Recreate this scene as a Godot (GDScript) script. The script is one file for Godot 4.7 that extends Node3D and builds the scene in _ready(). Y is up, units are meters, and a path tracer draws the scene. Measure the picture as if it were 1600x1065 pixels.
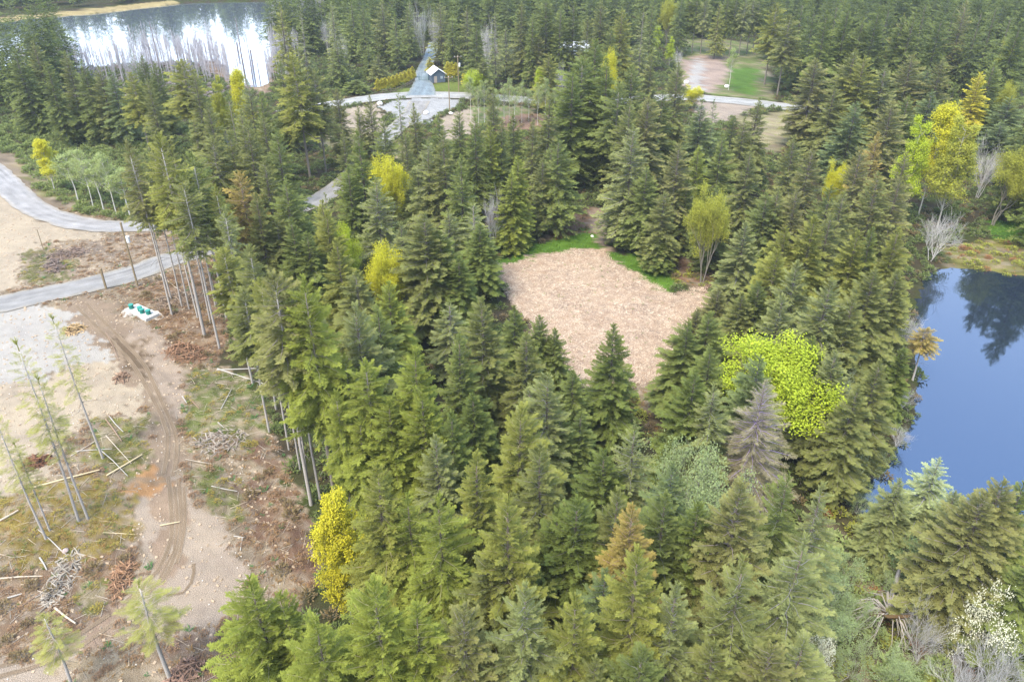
extends Node3D
# An aerial view over a fir wood with a brown clearing, a cleared lot, two ponds and a far road. Metres, y up.

const FLOOR := -0.7                      # level of the water
var rng := RandomNumberGenerator.new()
var count := {}
var mats := {}
var protos := {}
var zones := []
var ponds := []
var tracks := []
var rough := FastNoiseLite.new()
var fine := FastNoiseLite.new()

# ---------------------------------------------------------------- naming
func numbered(called: String) -> String:
	var n: int = count.get(called, 0)
	count[called] = n + 1
	return called if n == 0 else "%s_%03d" % [called, n]

func tag(o: Node3D, label: String, category: String, group := "") -> Node3D:
	o.set_meta("label", label)
	o.set_meta("category", category)
	if group:
		o.set_meta("group", group)
	return o

func thing(called: String, at: Vector3, turn := 0.0) -> Node3D:
	var o := Node3D.new()
	o.name = numbered(called)
	add_child(o)
	o.position = at
	o.rotation.y = turn
	return o

func piece(called: String, mesh: Mesh, m: Material, parent: Node3D) -> MeshInstance3D:
	var o := MeshInstance3D.new()
	o.name = numbered(called) if parent == self else called
	o.mesh = mesh
	o.material_override = m
	parent.add_child(o, true)
	return o

func struct(called: String, mesh: Mesh, m: Material) -> MeshInstance3D:
	var o := piece(called, mesh, m, self)
	o.set_meta("kind", "structure")
	return o

func scatter(called: String, mesh: Mesh, m: Material, where: Array) -> void:
	if where.is_empty():
		return
	var mm := MultiMesh.new()
	mm.transform_format = MultiMesh.TRANSFORM_3D
	mm.mesh = mesh
	mm.instance_count = where.size()
	for i in where.size():
		mm.set_instance_transform(i, where[i])
	var o := MultiMeshInstance3D.new()
	o.name = numbered(called)
	o.multimesh = mm
	o.material_override = m
	o.set_meta("kind", "stuff")
	add_child(o)

# ---------------------------------------------------------------- materials
func lin(r: float, g: float, b: float) -> Color:
	return Color(r, g, b).linear_to_srgb()

func mat(key: String, c: Color, roughness := 0.9, specular := 0.3, vertex := false) -> StandardMaterial3D:
	if mats.has(key):
		return mats[key]
	var m := StandardMaterial3D.new()
	m.resource_name = key
	m.albedo_color = c
	m.roughness = roughness
	m.metallic_specular = specular
	m.vertex_color_use_as_albedo = vertex
	mats[key] = m
	return m

func leafy(key: String, r: float, g: float, b: float) -> StandardMaterial3D:
	var m := mat("needles_" + key, lin(r, g, b), 0.75, 0.25, true)
	m.cull_mode = BaseMaterial3D.CULL_DISABLED
	m.backlight_enabled = true
	m.backlight = lin(0.6, 0.6, 0.6)
	return m

func noise_texture(freq: float, octaves: int, low: float, high: float, seed_: int, normal := false) -> NoiseTexture2D:
	var n := FastNoiseLite.new()
	n.seed = seed_
	n.noise_type = FastNoiseLite.TYPE_SIMPLEX_SMOOTH
	n.frequency = freq
	n.fractal_octaves = octaves
	var t := NoiseTexture2D.new()
	t.width = 1024
	t.height = 1024
	t.seamless = true
	t.noise = n
	t.as_normal_map = normal
	t.bump_strength = 6.0
	if not normal:
		var g := Gradient.new()
		g.set_color(0, Color(low, low, low))
		g.set_color(1, Color(high, high, high))
		t.color_ramp = g
	return t

# ---------------------------------------------------------------- shapes
class Shape:
	var v := PackedVector3Array()
	var c := PackedColorArray()
	func tri(a: Vector3, b: Vector3, d: Vector3, ca: Color, cb: Color, cd: Color) -> void:
		v.append(a); v.append(b); v.append(d)
		c.append(ca); c.append(cb); c.append(cd)
	func quad(a: Vector3, b: Vector3, d: Vector3, e: Vector3, k: Color) -> void:
		tri(a, b, d, k, k, k)
		tri(a, d, e, k, k, k)
	# a narrow leaf-shaped blade, folded along its spine
	func blade(at: Vector3, dir: Vector3, up: Vector3, length: float, width: float, c0: Color, c1: Color) -> void:
		var side := dir.cross(up).normalized() * width * 0.5
		var mid := at + dir * length * 0.42 - up * width * 0.3
		var tip := at + dir * length
		var cm := c0.lerp(c1, 0.5)
		tri(at, mid - side, tip, c0, cm, c1)
		tri(at, tip, mid + side, c0, c1, cm)
	# a tapered tube through points
	func tube(points: PackedVector3Array, r0: float, r1: float, sides: int, k0: Color, k1: Color) -> void:
		var last := PackedVector3Array()
		for i in points.size():
			var d := (points[mini(i + 1, points.size() - 1)] - points[maxi(i - 1, 0)]).normalized()
			var x := d.cross(Vector3(0.31, 0.2, 0.93)).normalized()
			var y := d.cross(x)
			var t := float(i) / (points.size() - 1)
			var r := lerpf(r0, r1, t)
			var ring := PackedVector3Array()
			for k in sides:
				var a := TAU * k / sides
				ring.append(points[i] + (x * cos(a) + y * sin(a)) * r)
			if i:
				var ka := k0.lerp(k1, float(i - 1) / (points.size() - 1))
				var kb := k0.lerp(k1, t)
				for k in sides:
					var n := (k + 1) % sides
					tri(last[k], last[n], ring[n], ka, ka, kb)
					tri(last[k], ring[n], ring[k], ka, kb, kb)
			last = ring
		var cap := points[points.size() - 1]
		for k in sides:
			tri(last[k], last[(k + 1) % sides], cap, k1, k1, k1)
	func box(at: Transform3D, size: Vector3, k: Color) -> void:
		var h := size * 0.5
		var p := []
		for i in 8:
			p.append(at * Vector3(h.x if i & 1 else -h.x, h.y if i & 2 else -h.y, h.z if i & 4 else -h.z))
		for f in [[0, 1, 3, 2], [5, 4, 6, 7], [4, 0, 2, 6], [1, 5, 7, 3], [2, 3, 7, 6], [4, 5, 1, 0]]:
			quad(p[f[0]], p[f[3]], p[f[2]], p[f[1]], k)
	func add(o: Shape, at: Transform3D) -> void:
		v.append_array(at * o.v)
		c.append_array(o.c)
	func mesh(smooth := false) -> ArrayMesh:
		var m := ArrayMesh.new()
		var a := []
		a.resize(Mesh.ARRAY_MAX)
		a[Mesh.ARRAY_VERTEX] = v
		a[Mesh.ARRAY_COLOR] = c
		m.add_surface_from_arrays(Mesh.PRIMITIVE_TRIANGLES, a)
		if smooth:
			var st := SurfaceTool.new()
			st.begin(Mesh.PRIMITIVE_TRIANGLES)
			st.set_smooth_group(0)
			for i in v.size():
				st.set_color(c[i])
				st.set_smooth_group(0)
				st.add_vertex(v[i])
			st.generate_normals()
			return st.commit()
		return m

func R(a: float, b: float) -> float:
	return rng.randf_range(a, b)

# ---------------------------------------------------------------- conifers
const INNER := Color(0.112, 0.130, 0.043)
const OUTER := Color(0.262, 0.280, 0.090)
const TWIG := Color(0.33, 0.30, 0.27)

# one bough, one metre long along +x: an axis with side sprays, each with smaller sprays of its own
func bough(laterals: int, subs: int, droop: float, wide: float, fat: float, bare: float) -> Shape:
	var s := Shape.new()
	var line := func(t: float) -> Vector3: return Vector3(t, -droop * t * t + droop * 0.45 * t * t * t, 0.02 * sin(t * 9.0))
	var pts := PackedVector3Array()
	for i in 5:
		pts.append(line.call(i / 4.0 * 0.94))
	s.tube(pts, 0.016, 0.004, 3, TWIG, TWIG * 0.8)
	var tone := R(0.0, 0.35)
	for i in laterals:
		var t := lerpf(bare, 0.99, (i + R(-0.3, 0.3)) / (laterals - 1.0))
		t = clampf(t, bare, 0.99)
		var at: Vector3 = line.call(t)
		var side := 1.0 if i % 2 else -1.0
		var a := side * deg_to_rad(lerpf(66.0, 30.0, t) + R(-9, 9))
		var length := (wide * pow(1.0 - t, 0.75) + 0.13) * R(0.7, 1.2) * smoothstep(bare - 0.25, bare + 0.15, t)
		var dir := Vector3(cos(a), R(-0.55, 0.3), sin(a)).normalized()
		var up := Vector3(R(-0.5, 0.5), 1, R(-0.5, 0.5)).normalized()
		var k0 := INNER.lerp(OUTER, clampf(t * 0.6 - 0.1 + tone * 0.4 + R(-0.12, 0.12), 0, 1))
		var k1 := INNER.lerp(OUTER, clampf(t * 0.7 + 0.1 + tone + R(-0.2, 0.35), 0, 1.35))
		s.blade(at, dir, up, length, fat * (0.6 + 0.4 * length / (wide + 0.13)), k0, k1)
		for k in subs:
			var f := (k + 0.6) / (subs + 0.4)
			for sd in [-1.0, 1.0]:
				var d2: Vector3 = dir.rotated(Vector3.UP, sd * deg_to_rad(R(38, 62)))
				d2.y += R(-0.25, 0.12)
				var l2 := length * (0.48 - 0.2 * f) * R(0.75, 1.25)
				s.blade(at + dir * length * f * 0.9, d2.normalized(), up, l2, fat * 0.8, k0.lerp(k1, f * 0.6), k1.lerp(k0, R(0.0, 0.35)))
	var end: Vector3 = line.call(0.92)
	s.blade(end, Vector3(1, -droop * 0.3, 0).normalized(), Vector3.UP, 0.13, fat, OUTER, OUTER * 1.1)
	return s

# a crown twenty metres tall: boughs in loose whorls
func conifer(kind: String, seed_: int) -> void:
	rng.seed = seed_
	var name_ := kind.split("-")[0]
	var lod := kind.split("-")[1]
	var from := 0.10
	var rad := 4.0
	var droop := 0.28
	var step := 0.62
	var per := 10
	var wide := 0.27
	var fat := 0.10
	var bare := 0.20
	var power := 0.78
	match name_:
		"tall": from = 0.40; step = 0.66
		"bare": from = 0.58; rad = 2.8; step = 0.66; per = 10; power = 0.55
		"thin": from = 0.16; rad = 2.8; step = 0.95; per = 9; bare = 0.3; wide = 0.22
		"cedar": from = 0.03; rad = 3.4; droop = 0.55; step = 0.5; per = 8; power = 0.6; fat = 0.13; wide = 0.30
		"spruce": from = 0.10; rad = 4.2; droop = 0.62; step = 0.85; per = 10; wide = 0.22; bare = 0.12; fat = 0.09
		"weep": from = 0.08; rad = 3.0; droop = 1.25; step = 0.6; per = 10; wide = 0.18; fat = 0.08
		"sparse": from = 0.46; rad = 2.0; step = 0.9; per = 6; bare = 0.35; wide = 0.34; power = 0.4; fat = 0.035
		"dead": from = 0.06; rad = 4.4; droop = 0.5; step = 0.6; per = 11; wide = 0.24; bare = 0.1; fat = 0.035
	power *= R(0.72, 0.95)
	droop *= R(0.35, 0.95)
	var kinds := []
	for i in 8:
		var d := droop * R(0.75, 1.3)
		match lod:
			"hi": kinds.append(bough(26, 4, d, wide, fat * 0.35, bare))
			"mid": kinds.append(bough(18, 2, d, wide, fat * 0.56, bare))
			"low": kinds.append(bough(11, 0, d, wide * 1.1, fat * 1.25, bare))
	if lod == "low":
		step *= 1.35
	elif lod == "mid":
		step *= 1.1
	var crown := Shape.new()
	var low := 20.0 * from
	var y := 19.75
	var phase := R(0, TAU)
	var bulge := [R(0.78, 1.2), R(0.78, 1.2), R(0.78, 1.2), R(0.78, 1.2)]
	var total := int((20.0 - low) / step * per * 1.08)
	for i in total:
		var t := pow((i + R(0.0, 1.0)) / total, 0.82)
		y = lerpf(19.7, low, t)
		var r := rad * (0.07 + 0.93 * pow(t, power)) * (1.0 - 0.25 * smoothstep(0.78, 1.0, t))
		phase += 2.39996 + R(-0.5, 0.5)
		var a := phase
		var quarter := fposmod(a / TAU, 1.0) * 4.0
		var b: float = lerpf(bulge[int(quarter) % 4], bulge[(int(quarter) + 1) % 4], quarter - int(quarter))
		var length := r * (R(0.4, 0.85) if R(0, 1) < 0.42 else R(0.82, 1.18)) * b
		var lift := lerpf(0.9, -0.15, clampf(t * 1.6, 0.0, 1.0)) + R(-0.2, 0.2)
		var x := Vector3(cos(a) * cos(lift), sin(lift), sin(a) * cos(lift))
		var z := x.cross(Vector3.UP).normalized()
		var up := z.cross(x)
		var roll := R(-0.75, 0.75)
		var basis_ := Basis(x * length, (up * cos(roll) + z * sin(roll)) * length, (z * cos(roll) - up * sin(roll)) * length * R(0.85, 1.15))
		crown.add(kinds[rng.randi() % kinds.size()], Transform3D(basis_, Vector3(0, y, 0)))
	var lead := PackedVector3Array([Vector3(0, 18.6, 0), Vector3(0.02, 19.4, 0), Vector3(0, 20, 0)])
	crown.tube(lead, 0.05, 0.02, 3, INNER, OUTER)
	for i in 9:
		var a := R(0, TAU)
		crown.blade(Vector3(0, R(19.0, 19.8), 0), Vector3(cos(a) * 0.5, 0.9, sin(a) * 0.5).normalized(), Vector3(sin(a), 0, -cos(a)), R(0.35, 0.6), 0.12, INNER, OUTER)
	var trunk := Shape.new()
	var bark := Color(0.62, 0.58, 0.54) if name_ in ["bare", "sparse"] else Color(0.34, 0.30, 0.26) if name_ in ["tall", "thin"] else Color(0.22, 0.18, 0.15)
	var up_pts := PackedVector3Array([Vector3(0, -0.6, 0), Vector3(0.02, 0.5, 0.01), Vector3(R(-0.1, 0.1), 6, R(-0.1, 0.1)), Vector3(R(-0.14, 0.14), 12, R(-0.14, 0.14)), Vector3(0, 17, 0), Vector3(0, 18.8, 0)])
	trunk.tube(up_pts, 0.17 if name_ in ["bare", "sparse", "thin"] else 0.22, 0.02, 7, bark * 0.9, bark * 1.15)
	if from > 0.3:                           # dead stubs and grey twigs below the live crown
		for i in int(34 * from):
			var a := R(0, TAU)
			var h := R(4.0, low + 2.0)
			var length := R(0.5, 1.9) * lerpf(0.4, 1.0, h / low)
			var d := Vector3(cos(a), R(-0.4, 0.05), sin(a))
			trunk.tube(PackedVector3Array([Vector3(0, h, 0), Vector3(0, h, 0) + d * length * 0.5, Vector3(0, h, 0) + d * length + Vector3(0, -0.2, 0)]), 0.028, 0.012, 3, TWIG, TWIG * 1.2)
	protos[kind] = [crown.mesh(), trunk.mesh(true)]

func fir(called: String, kind: String, tint: String, x: float, z: float, h: float, r: float, turn: float, label: String, group: String) -> void:
	var base_r: float = {"dense": 4.0, "tall": 4.0, "bare": 2.8, "thin": 2.8, "cedar": 3.4, "spruce": 4.2, "weep": 3.0, "sparse": 2.0, "dead": 4.4}[kind.split("-")[0]]
	var o := thing(called, Vector3(x, height(x, z), z), turn)
	o.rotation.x = sin(turn * 7.0) * 0.018
	o.scale = Vector3(r / base_r, h / 20.0, r / base_r)
	tag(o, label, called.split("_")[0], group)
	var p: Array = protos[kind]
	piece("trunk", p[1], mats["bark"], o)
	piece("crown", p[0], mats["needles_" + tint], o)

# ---------------------------------------------------------------- broadleaved trees, fifteen metres tall
class Grower:
	var wood := Shape.new()
	var leaf := Shape.new()
	var ends := PackedVector3Array()
	var g: RandomNumberGenerator
	var bark := Color(0.4, 0.38, 0.35)
	var twig := Color(0.4, 0.38, 0.35)
	var spread := 0.6
	var lift := 0.15
	var forks := 3
	var fine_sides := 3
	func limb(at: Vector3, dir: Vector3, length: float, rad: float, depth: int) -> void:
		var pts := PackedVector3Array([at])
		var p := at
		var d := dir
		for i in 3:
			d = (d + Vector3(g.randf_range(-0.22, 0.22), g.randf_range(-0.12, 0.12) + lift, g.randf_range(-0.22, 0.22))).normalized()
			p += d * length / 3.0
			pts.append(p)
		var tip := maxf(rad * 0.55, 0.011)
		wood.tube(pts, rad, tip, 6 if depth >= 3 else fine_sides, bark if depth >= 2 else twig, bark if depth >= 2 else twig)
		if depth == 0:
			ends.append(p)
			ends.append(pts[2])
			return
		for k in forks:
			var from := pts[3] if k < 2 else pts[1 + g.randi() % 2]
			var a := g.randf_range(0, TAU)
			var side := d.cross(Vector3(cos(a), 0.3, sin(a))).normalized()
			var nd := (d + side * spread * g.randf_range(0.6, 1.3)).normalized()
			limb(from, nd, length * g.randf_range(0.68, 0.95), tip * 0.9, depth - 1)
	func leaves(per: int, reach: float, size: float, c0: Color, c1: Color) -> void:
		for e in ends:
			var tone := g.randf()
			for i in per:
				var q := e + Vector3(g.randf_range(-1, 1), g.randf_range(-0.7, 0.8), g.randf_range(-1, 1)) * reach
				var d := Vector3(g.randf_range(-1, 1), g.randf_range(-0.6, 0.6), g.randf_range(-1, 1)).normalized()
				var k := c0.lerp(c1, clampf(tone * 0.6 + g.randf() * 0.5, 0, 1))
				leaf.blade(q, d, Vector3(g.randf_range(-0.5, 0.5), 1, g.randf_range(-0.5, 0.5)).normalized(), size * g.randf_range(0.7, 1.4), size * 0.75, k, k)

func broadleaf(kind: String, seed_: int) -> void:
	var w := Grower.new()
	rng.seed = seed_
	w.g = rng
	var c0 := Color(0.36, 0.34, 0.03)
	var c1 := Color(0.70, 0.64, 0.06)
	var per := 10
	var reach := 0.55
	var size := 0.30
	match kind:
		"maple_a", "maple_b":
			w.bark = Color(0.22, 0.2, 0.17); w.twig = Color(0.25, 0.2, 0.12)
			w.spread = 0.75; w.lift = 0.16
			for i in 3:
				var a := TAU * i / 3.0 + R(-0.4, 0.4)
				w.limb(Vector3(cos(a) * 0.2, -0.3, sin(a) * 0.2), Vector3(cos(a) * 0.35, 1, sin(a) * 0.35).normalized(), R(2.6, 3.2), 0.17, 4)
			per = 56; reach = 0.66; size = 0.17
		"poplar_a", "poplar_b":
			w.bark = Color(0.42, 0.4, 0.36); w.twig = Color(0.4, 0.36, 0.26)
			w.spread = 0.55; w.lift = 0.2
			var p := PackedVector3Array([Vector3(0, -0.4, 0), Vector3(0.1, 5, 0.1), Vector3(0, 10, 0.15), Vector3(0, 14.2, 0)])
			w.wood.tube(p, 0.13, 0.02, 7, w.bark, w.bark)
			for i in 46:
				var t := R(0.16, 0.97)
				var a := R(0, TAU)
				w.limb(Vector3(0.05, 14.5 * t, 0.1), Vector3(cos(a), 0.75, sin(a)).normalized(), lerpf(2.6, 0.8, t) * R(0.7, 1.2), 0.035, 2)
			per = 20; reach = 0.5; size = 0.23
		"alder_a", "alder_b":
			w.bark = Color(0.52, 0.5, 0.46); w.twig = Color(0.42, 0.4, 0.34)
			w.spread = 0.55; w.lift = 0.18
			var p := PackedVector3Array([Vector3(0, -0.4, 0), Vector3(R(-0.2, 0.2), 5, R(-0.2, 0.2)), Vector3(R(-0.3, 0.3), 10, 0.1), Vector3(0.1, 14.3, 0)])
			w.wood.tube(p, 0.13, 0.02, 6, w.bark, w.bark)
			for i in 26:
				var t := R(0.38, 0.97)
				var a := R(0, TAU)
				w.limb(Vector3(0, 14.5 * t, 0.05), Vector3(cos(a), 0.6, sin(a)).normalized(), lerpf(2.6, 0.9, t) * R(0.7, 1.2), 0.04, 2)
			c0 = Color(0.20, 0.25, 0.08); c1 = Color(0.34, 0.40, 0.15)
			per = 6; reach = 0.5; size = 0.24
		"grey_a", "grey_b":
			w.bark = Color(0.44, 0.42, 0.4); w.twig = Color(0.42, 0.41, 0.4)
			w.spread = 0.75; w.lift = 0.10
			w.forks = 4
			for i in 3:
				var a := TAU * i / 3.0 + R(-0.5, 0.5)
				w.limb(Vector3(cos(a) * 0.25, -0.3, sin(a) * 0.25), Vector3(cos(a) * 0.4, 1, sin(a) * 0.4).normalized(), R(2.8, 3.4), 0.12, 4)
			per = 0
		"willow_a", "willow_b":
			w.bark = Color(0.36, 0.35, 0.3); w.twig = Color(0.36, 0.38, 0.3)
			w.spread = 0.95; w.lift = 0.05
			for i in 4:
				var a := TAU * i / 4.0 + R(-0.4, 0.4)
				w.limb(Vector3(cos(a) * 0.25, -0.3, sin(a) * 0.25), Vector3(cos(a) * 0.7, 1, sin(a) * 0.7).normalized(), R(2.6, 3.2), 0.12, 4)
			c0 = Color(0.22, 0.27, 0.12); c1 = Color(0.36, 0.42, 0.22)
			per = 7; reach = 0.6; size = 0.24
		"flower":
			w.bark = Color(0.36, 0.34, 0.3); w.twig = Color(0.4, 0.37, 0.3)
			w.spread = 0.8; w.lift = 0.12
			for i in 3:
				var a := TAU * i / 3.0 + R(-0.4, 0.4)
				w.limb(Vector3(cos(a) * 0.2, -0.3, sin(a) * 0.2), Vector3(cos(a) * 0.45, 1, sin(a) * 0.45).normalized(), R(2.8, 3.4), 0.12, 4)
			c0 = Color(0.62, 0.62, 0.42); c1 = Color(0.8, 0.8, 0.66)
			per = 4; reach = 0.7; size = 0.36
	if per:
		w.leaves(per, reach, size, c0, c1)
	# bring every kind to fifteen metres tall and six metres in radius
	var top := 0.1
	var out := 0.1
	for e in w.ends:
		top = maxf(top, e.y)
		out = maxf(out, Vector2(e.x, e.z).length())
	var fit := Transform3D(Basis.from_scale(Vector3(6.0 / out, 15.0 / top, 6.0 / out)), Vector3.ZERO)
	w.wood.v = fit * w.wood.v
	w.leaf.v = fit * w.leaf.v
	protos[kind] = [w.leaf.mesh() if per else null, w.wood.mesh()]

func tree(called: String, kind: String, tint: String, x: float, z: float, h: float, r: float, turn: float, label: String, group := "") -> void:
	var o := thing(called, Vector3(x, height(x, z), z), turn)
	o.scale = Vector3(r / 6.0, h / 15.0, r / 6.0)
	tag(o, label, "tree" if not called.contains("shrub") else "shrub", group)
	var p: Array = protos[kind]
	piece("trunk", p[1], mats["wood"], o)
	if p[0]:
		piece("crown", p[0], mats["leaves_" + tint], o)

# ---------------------------------------------------------------- ground
func inside(poly: PackedVector2Array, p: Vector2) -> bool:
	return Geometry2D.is_point_in_polygon(p, poly)

func bounds(poly: PackedVector2Array) -> Rect2:
	var b := Rect2(poly[0], Vector2.ZERO)
	for p in poly:
		b = b.expand(p)
	return b

func zone(called: String, c: Color, mottle: float, poly: PackedVector2Array) -> void:
	zones.append([called, c, mottle, poly, bounds(poly).grow(3.0)])

func pond(poly: PackedVector2Array) -> void:
	ponds.append([poly, bounds(poly).grow(3.0)])

func height(x: float, z: float) -> float:
	var p := Vector2(x, z)
	var h := rough.get_noise_2d(x, z) * lerpf(0.35, 0.03, smoothstep(130.0, 210.0, p.length()))
	for w in ponds:
		if (w[1] as Rect2).has_point(p):
			var n := 0
			for i in 12:
				var a := TAU * i / 6.0
				var d := 0.9 if i < 6 else 2.2
				if inside(w[0], p + Vector2(cos(a), sin(a)) * d):
					n += 1
			h = lerpf(h, -2.0, n / 12.0)
	return h

func zone_at(x: float, z: float) -> String:
	var p := Vector2(x, z)
	var found := ""
	for k in zones:
		if (k[4] as Rect2).has_point(p) and inside(k[3], p):
			found = k[0]
	return found

func ground_color(x: float, z: float) -> Color:
	var wob := Vector2(fine.get_noise_2d(x * 1.3, z * 1.3), fine.get_noise_2d(x * 1.3 + 300.0, z * 1.3 - 70.0)) * 2.2
	wob += Vector2(fine.get_noise_2d(x * 5.0, z * 5.0), fine.get_noise_2d(x * 5.0 + 90.0, z * 5.0)) * 0.9
	var p := Vector2(x, z) + wob
	var a := fine.get_noise_2d(x * 0.8, z * 0.8)
	var b := fine.get_noise_2d(x * 4.0 + 50.0, z * 4.0)
	var c := Color(0.085, 0.070, 0.045).lerp(Color(0.06, 0.075, 0.025), clampf(0.5 + a * 1.4, 0, 1))
	var m := 0.25
	for k in zones:
		if (k[4] as Rect2).has_point(p) and inside(k[3], p):
			c = k[1]
			m = k[2]
	if m > 0.34:
		c = c.lerp(Color(0.30, 0.235, 0.165), 0.75 * smoothstep(-0.05, 0.45, fine.get_noise_2d(x * 1.9 - 40.0, z * 1.9)))
		c = c.lerp(Color(0.40, 0.33, 0.26), 0.6 * smoothstep(0.2, 0.5, fine.get_noise_2d(x * 3.1, z * 3.1 + 77.0)))
	var v := 1.0 + m * (a * 0.8 + b * 0.9)
	return Color(c.r * v, c.g * v, c.b * v * (1.0 - m * 0.15 * a))

func spaced(from: float, to: float, parts: Array) -> PackedFloat32Array:   # parts: [[until, step], ...]
	var out := PackedFloat32Array()
	var x := from
	for s in parts:
		while x < s[0] - 0.001:
			out.append(x)
			x += s[1]
	out.append(to)
	return out

func terrain() -> ArrayMesh:
	var xs := spaced(-2200, 2200, [[-400, 300], [-200, 8], [-90, 2], [2, 0.55], [60, 1.1], [110, 2], [300, 8], [2200, 300]])
	var zs := spaced(-2600, 200, [[-700, 300], [-460, 10], [-260, 2.2], [-150, 1.4], [-28, 0.55], [200, 30]])
	var v := PackedVector3Array()
	var c := PackedColorArray()
	var uv := PackedVector2Array()
	var ix := PackedInt32Array()
	for z in zs:
		for x in xs:
			v.append(Vector3(x, height(x, z), z))
			c.append(ground_color(x, z))
			uv.append(Vector2(x, z) / 7.0)
	for j in zs.size() - 1:
		for i in xs.size() - 1:
			var k := j * xs.size() + i
			ix.append_array(PackedInt32Array([k, k + 1, k + xs.size() + 1, k, k + xs.size() + 1, k + xs.size()]))
	var nrm := PackedVector3Array()
	nrm.resize(v.size())
	for j in zs.size():
		for i in xs.size():
			var k := j * xs.size() + i
			var l := v[k - 1] if i else v[k]
			var r := v[k + 1] if i < xs.size() - 1 else v[k]
			var u := v[k - xs.size()] if j else v[k]
			var d := v[k + xs.size()] if j < zs.size() - 1 else v[k]
			nrm[k] = (d - u).cross(r - l).normalized()
	var a := []
	a.resize(Mesh.ARRAY_MAX)
	a[Mesh.ARRAY_VERTEX] = v
	a[Mesh.ARRAY_NORMAL] = nrm
	a[Mesh.ARRAY_COLOR] = c
	a[Mesh.ARRAY_TEX_UV] = uv
	a[Mesh.ARRAY_INDEX] = ix
	var m := ArrayMesh.new()
	m.add_surface_from_arrays(Mesh.PRIMITIVE_TRIANGLES, a)
	return m

# a road laid as a ribbon along a curve, a little above the ground
func road(called: String, pts: PackedVector2Array, widths: PackedFloat32Array, c: Color, edge: Color, lift: float) -> void:
	var cv := Curve2D.new()
	for i in pts.size():
		var t := (pts[mini(i + 1, pts.size() - 1)] - pts[maxi(i - 1, 0)]) / 6.0
		cv.add_point(pts[i], -t, t)
	tracks.append([cv, widths[0] * 0.5])
	var length := cv.get_baked_length()
	var n := int(length / 1.2)
	var across := 12
	var v := PackedVector3Array()
	var col := PackedColorArray()
	var uv := PackedVector2Array()
	var nrm := PackedVector3Array()
	var ix := PackedInt32Array()
	for i in n + 1:
		var s := length * i / n
		var p := cv.sample_baked(s)
		var q := cv.sample_baked(minf(s + 0.5, length))
		if s + 0.5 > length:
			q = p + (p - cv.sample_baked(length - 0.5))
		var d := (q - p).normalized()
		var side := Vector2(-d.y, d.x)
		var at := s / length * (widths.size() - 1)
		var w := lerpf(widths[int(at)], widths[mini(int(at) + 1, widths.size() - 1)], at - int(at))
		for k in across + 1:
			var f := (float(k) / across - 0.5) * 2.0
			var ragged := 1.0 + 0.10 * fine.get_noise_2d(s * 1.5, f * 40.0) + (0.06 * fine.get_noise_2d(s * 6.0, f * 90.0) if absf(f) > 0.9 else 0.0)
			var g := p + side * f * w * 0.5 * ragged
			v.append(Vector3(g.x, height(g.x, g.y) + lift, g.y))
			var track := smoothstep(0.12, 0.0, absf(absf(f) - 0.45)) 
			var shade := 1.0 + 0.22 * fine.get_noise_2d(g.x * 2.0, g.y * 2.0) + 0.25 * fine.get_noise_2d(s * 0.4, f * 25.0) - 0.13 * track
			var e := smoothstep(0.72, 1.0, absf(f) + 0.12 * fine.get_noise_2d(g.x * 4.0, g.y * 4.0))
			var cc := c.lerp(edge, e) * shade
			cc.a = 1
			col.append(cc)
			uv.append(g / 7.0)
			nrm.append(Vector3.UP)
	for i in n:
		for k in across:
			var b := i * (across + 1) + k
			ix.append_array(PackedInt32Array([b, b + across + 1, b + 1, b + 1, b + across + 1, b + across + 2]))
	var a := []
	a.resize(Mesh.ARRAY_MAX)
	a[Mesh.ARRAY_VERTEX] = v
	a[Mesh.ARRAY_NORMAL] = nrm
	a[Mesh.ARRAY_COLOR] = col
	a[Mesh.ARRAY_TEX_UV] = uv
	a[Mesh.ARRAY_INDEX] = ix
	var m := ArrayMesh.new()
	m.add_surface_from_arrays(Mesh.PRIMITIVE_TRIANGLES, a)
	struct(called, m, mats["earth"])

func water(called: String, poly: PackedVector2Array, m: Material) -> void:
	var big := Geometry2D.offset_polygon(poly, 2.5)[0] as PackedVector2Array
	var v := PackedVector3Array()
	var nrm := PackedVector3Array()
	for p in big:
		v.append(Vector3(p.x, FLOOR, p.y))
		nrm.append(Vector3.UP)
	var a := []
	a.resize(Mesh.ARRAY_MAX)
	a[Mesh.ARRAY_VERTEX] = v
	a[Mesh.ARRAY_NORMAL] = nrm
	a[Mesh.ARRAY_INDEX] = Geometry2D.triangulate_polygon(big)
	var mesh := ArrayMesh.new()
	mesh.add_surface_from_arrays(Mesh.PRIMITIVE_TRIANGLES, a)
	struct(called, mesh, m)

# random places inside the named zones, or in the open wood where the name is ""
func places(names: Array, area: Rect2, tries: int) -> PackedVector2Array:
	var out := PackedVector2Array()
	for i in tries:
		var x := R(area.position.x, area.end.x)
		var z := R(area.position.y, area.end.y)
		if zone_at(x, z) in names:
			var wet := false
			for w in ponds:
				wet = wet or inside(w[0], Vector2(x, z))
			for t in tracks:
				wet = wet or (t[0] as Curve2D).get_closest_point(Vector2(x, z)).distance_to(Vector2(x, z)) < t[1]
			if not wet:
				out.append(Vector2(x, z))
	return out

func set_down(p: Vector2, size: Vector3, tilt := 0.0, lift := 0.0) -> Transform3D:
	var b := Basis(Vector3.UP, R(0, TAU)) * Basis(Vector3.RIGHT, R(-tilt, tilt)) * Basis.from_scale(size)
	return Transform3D(b, Vector3(p.x, height(p.x, p.y) + lift, p.y))

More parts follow.
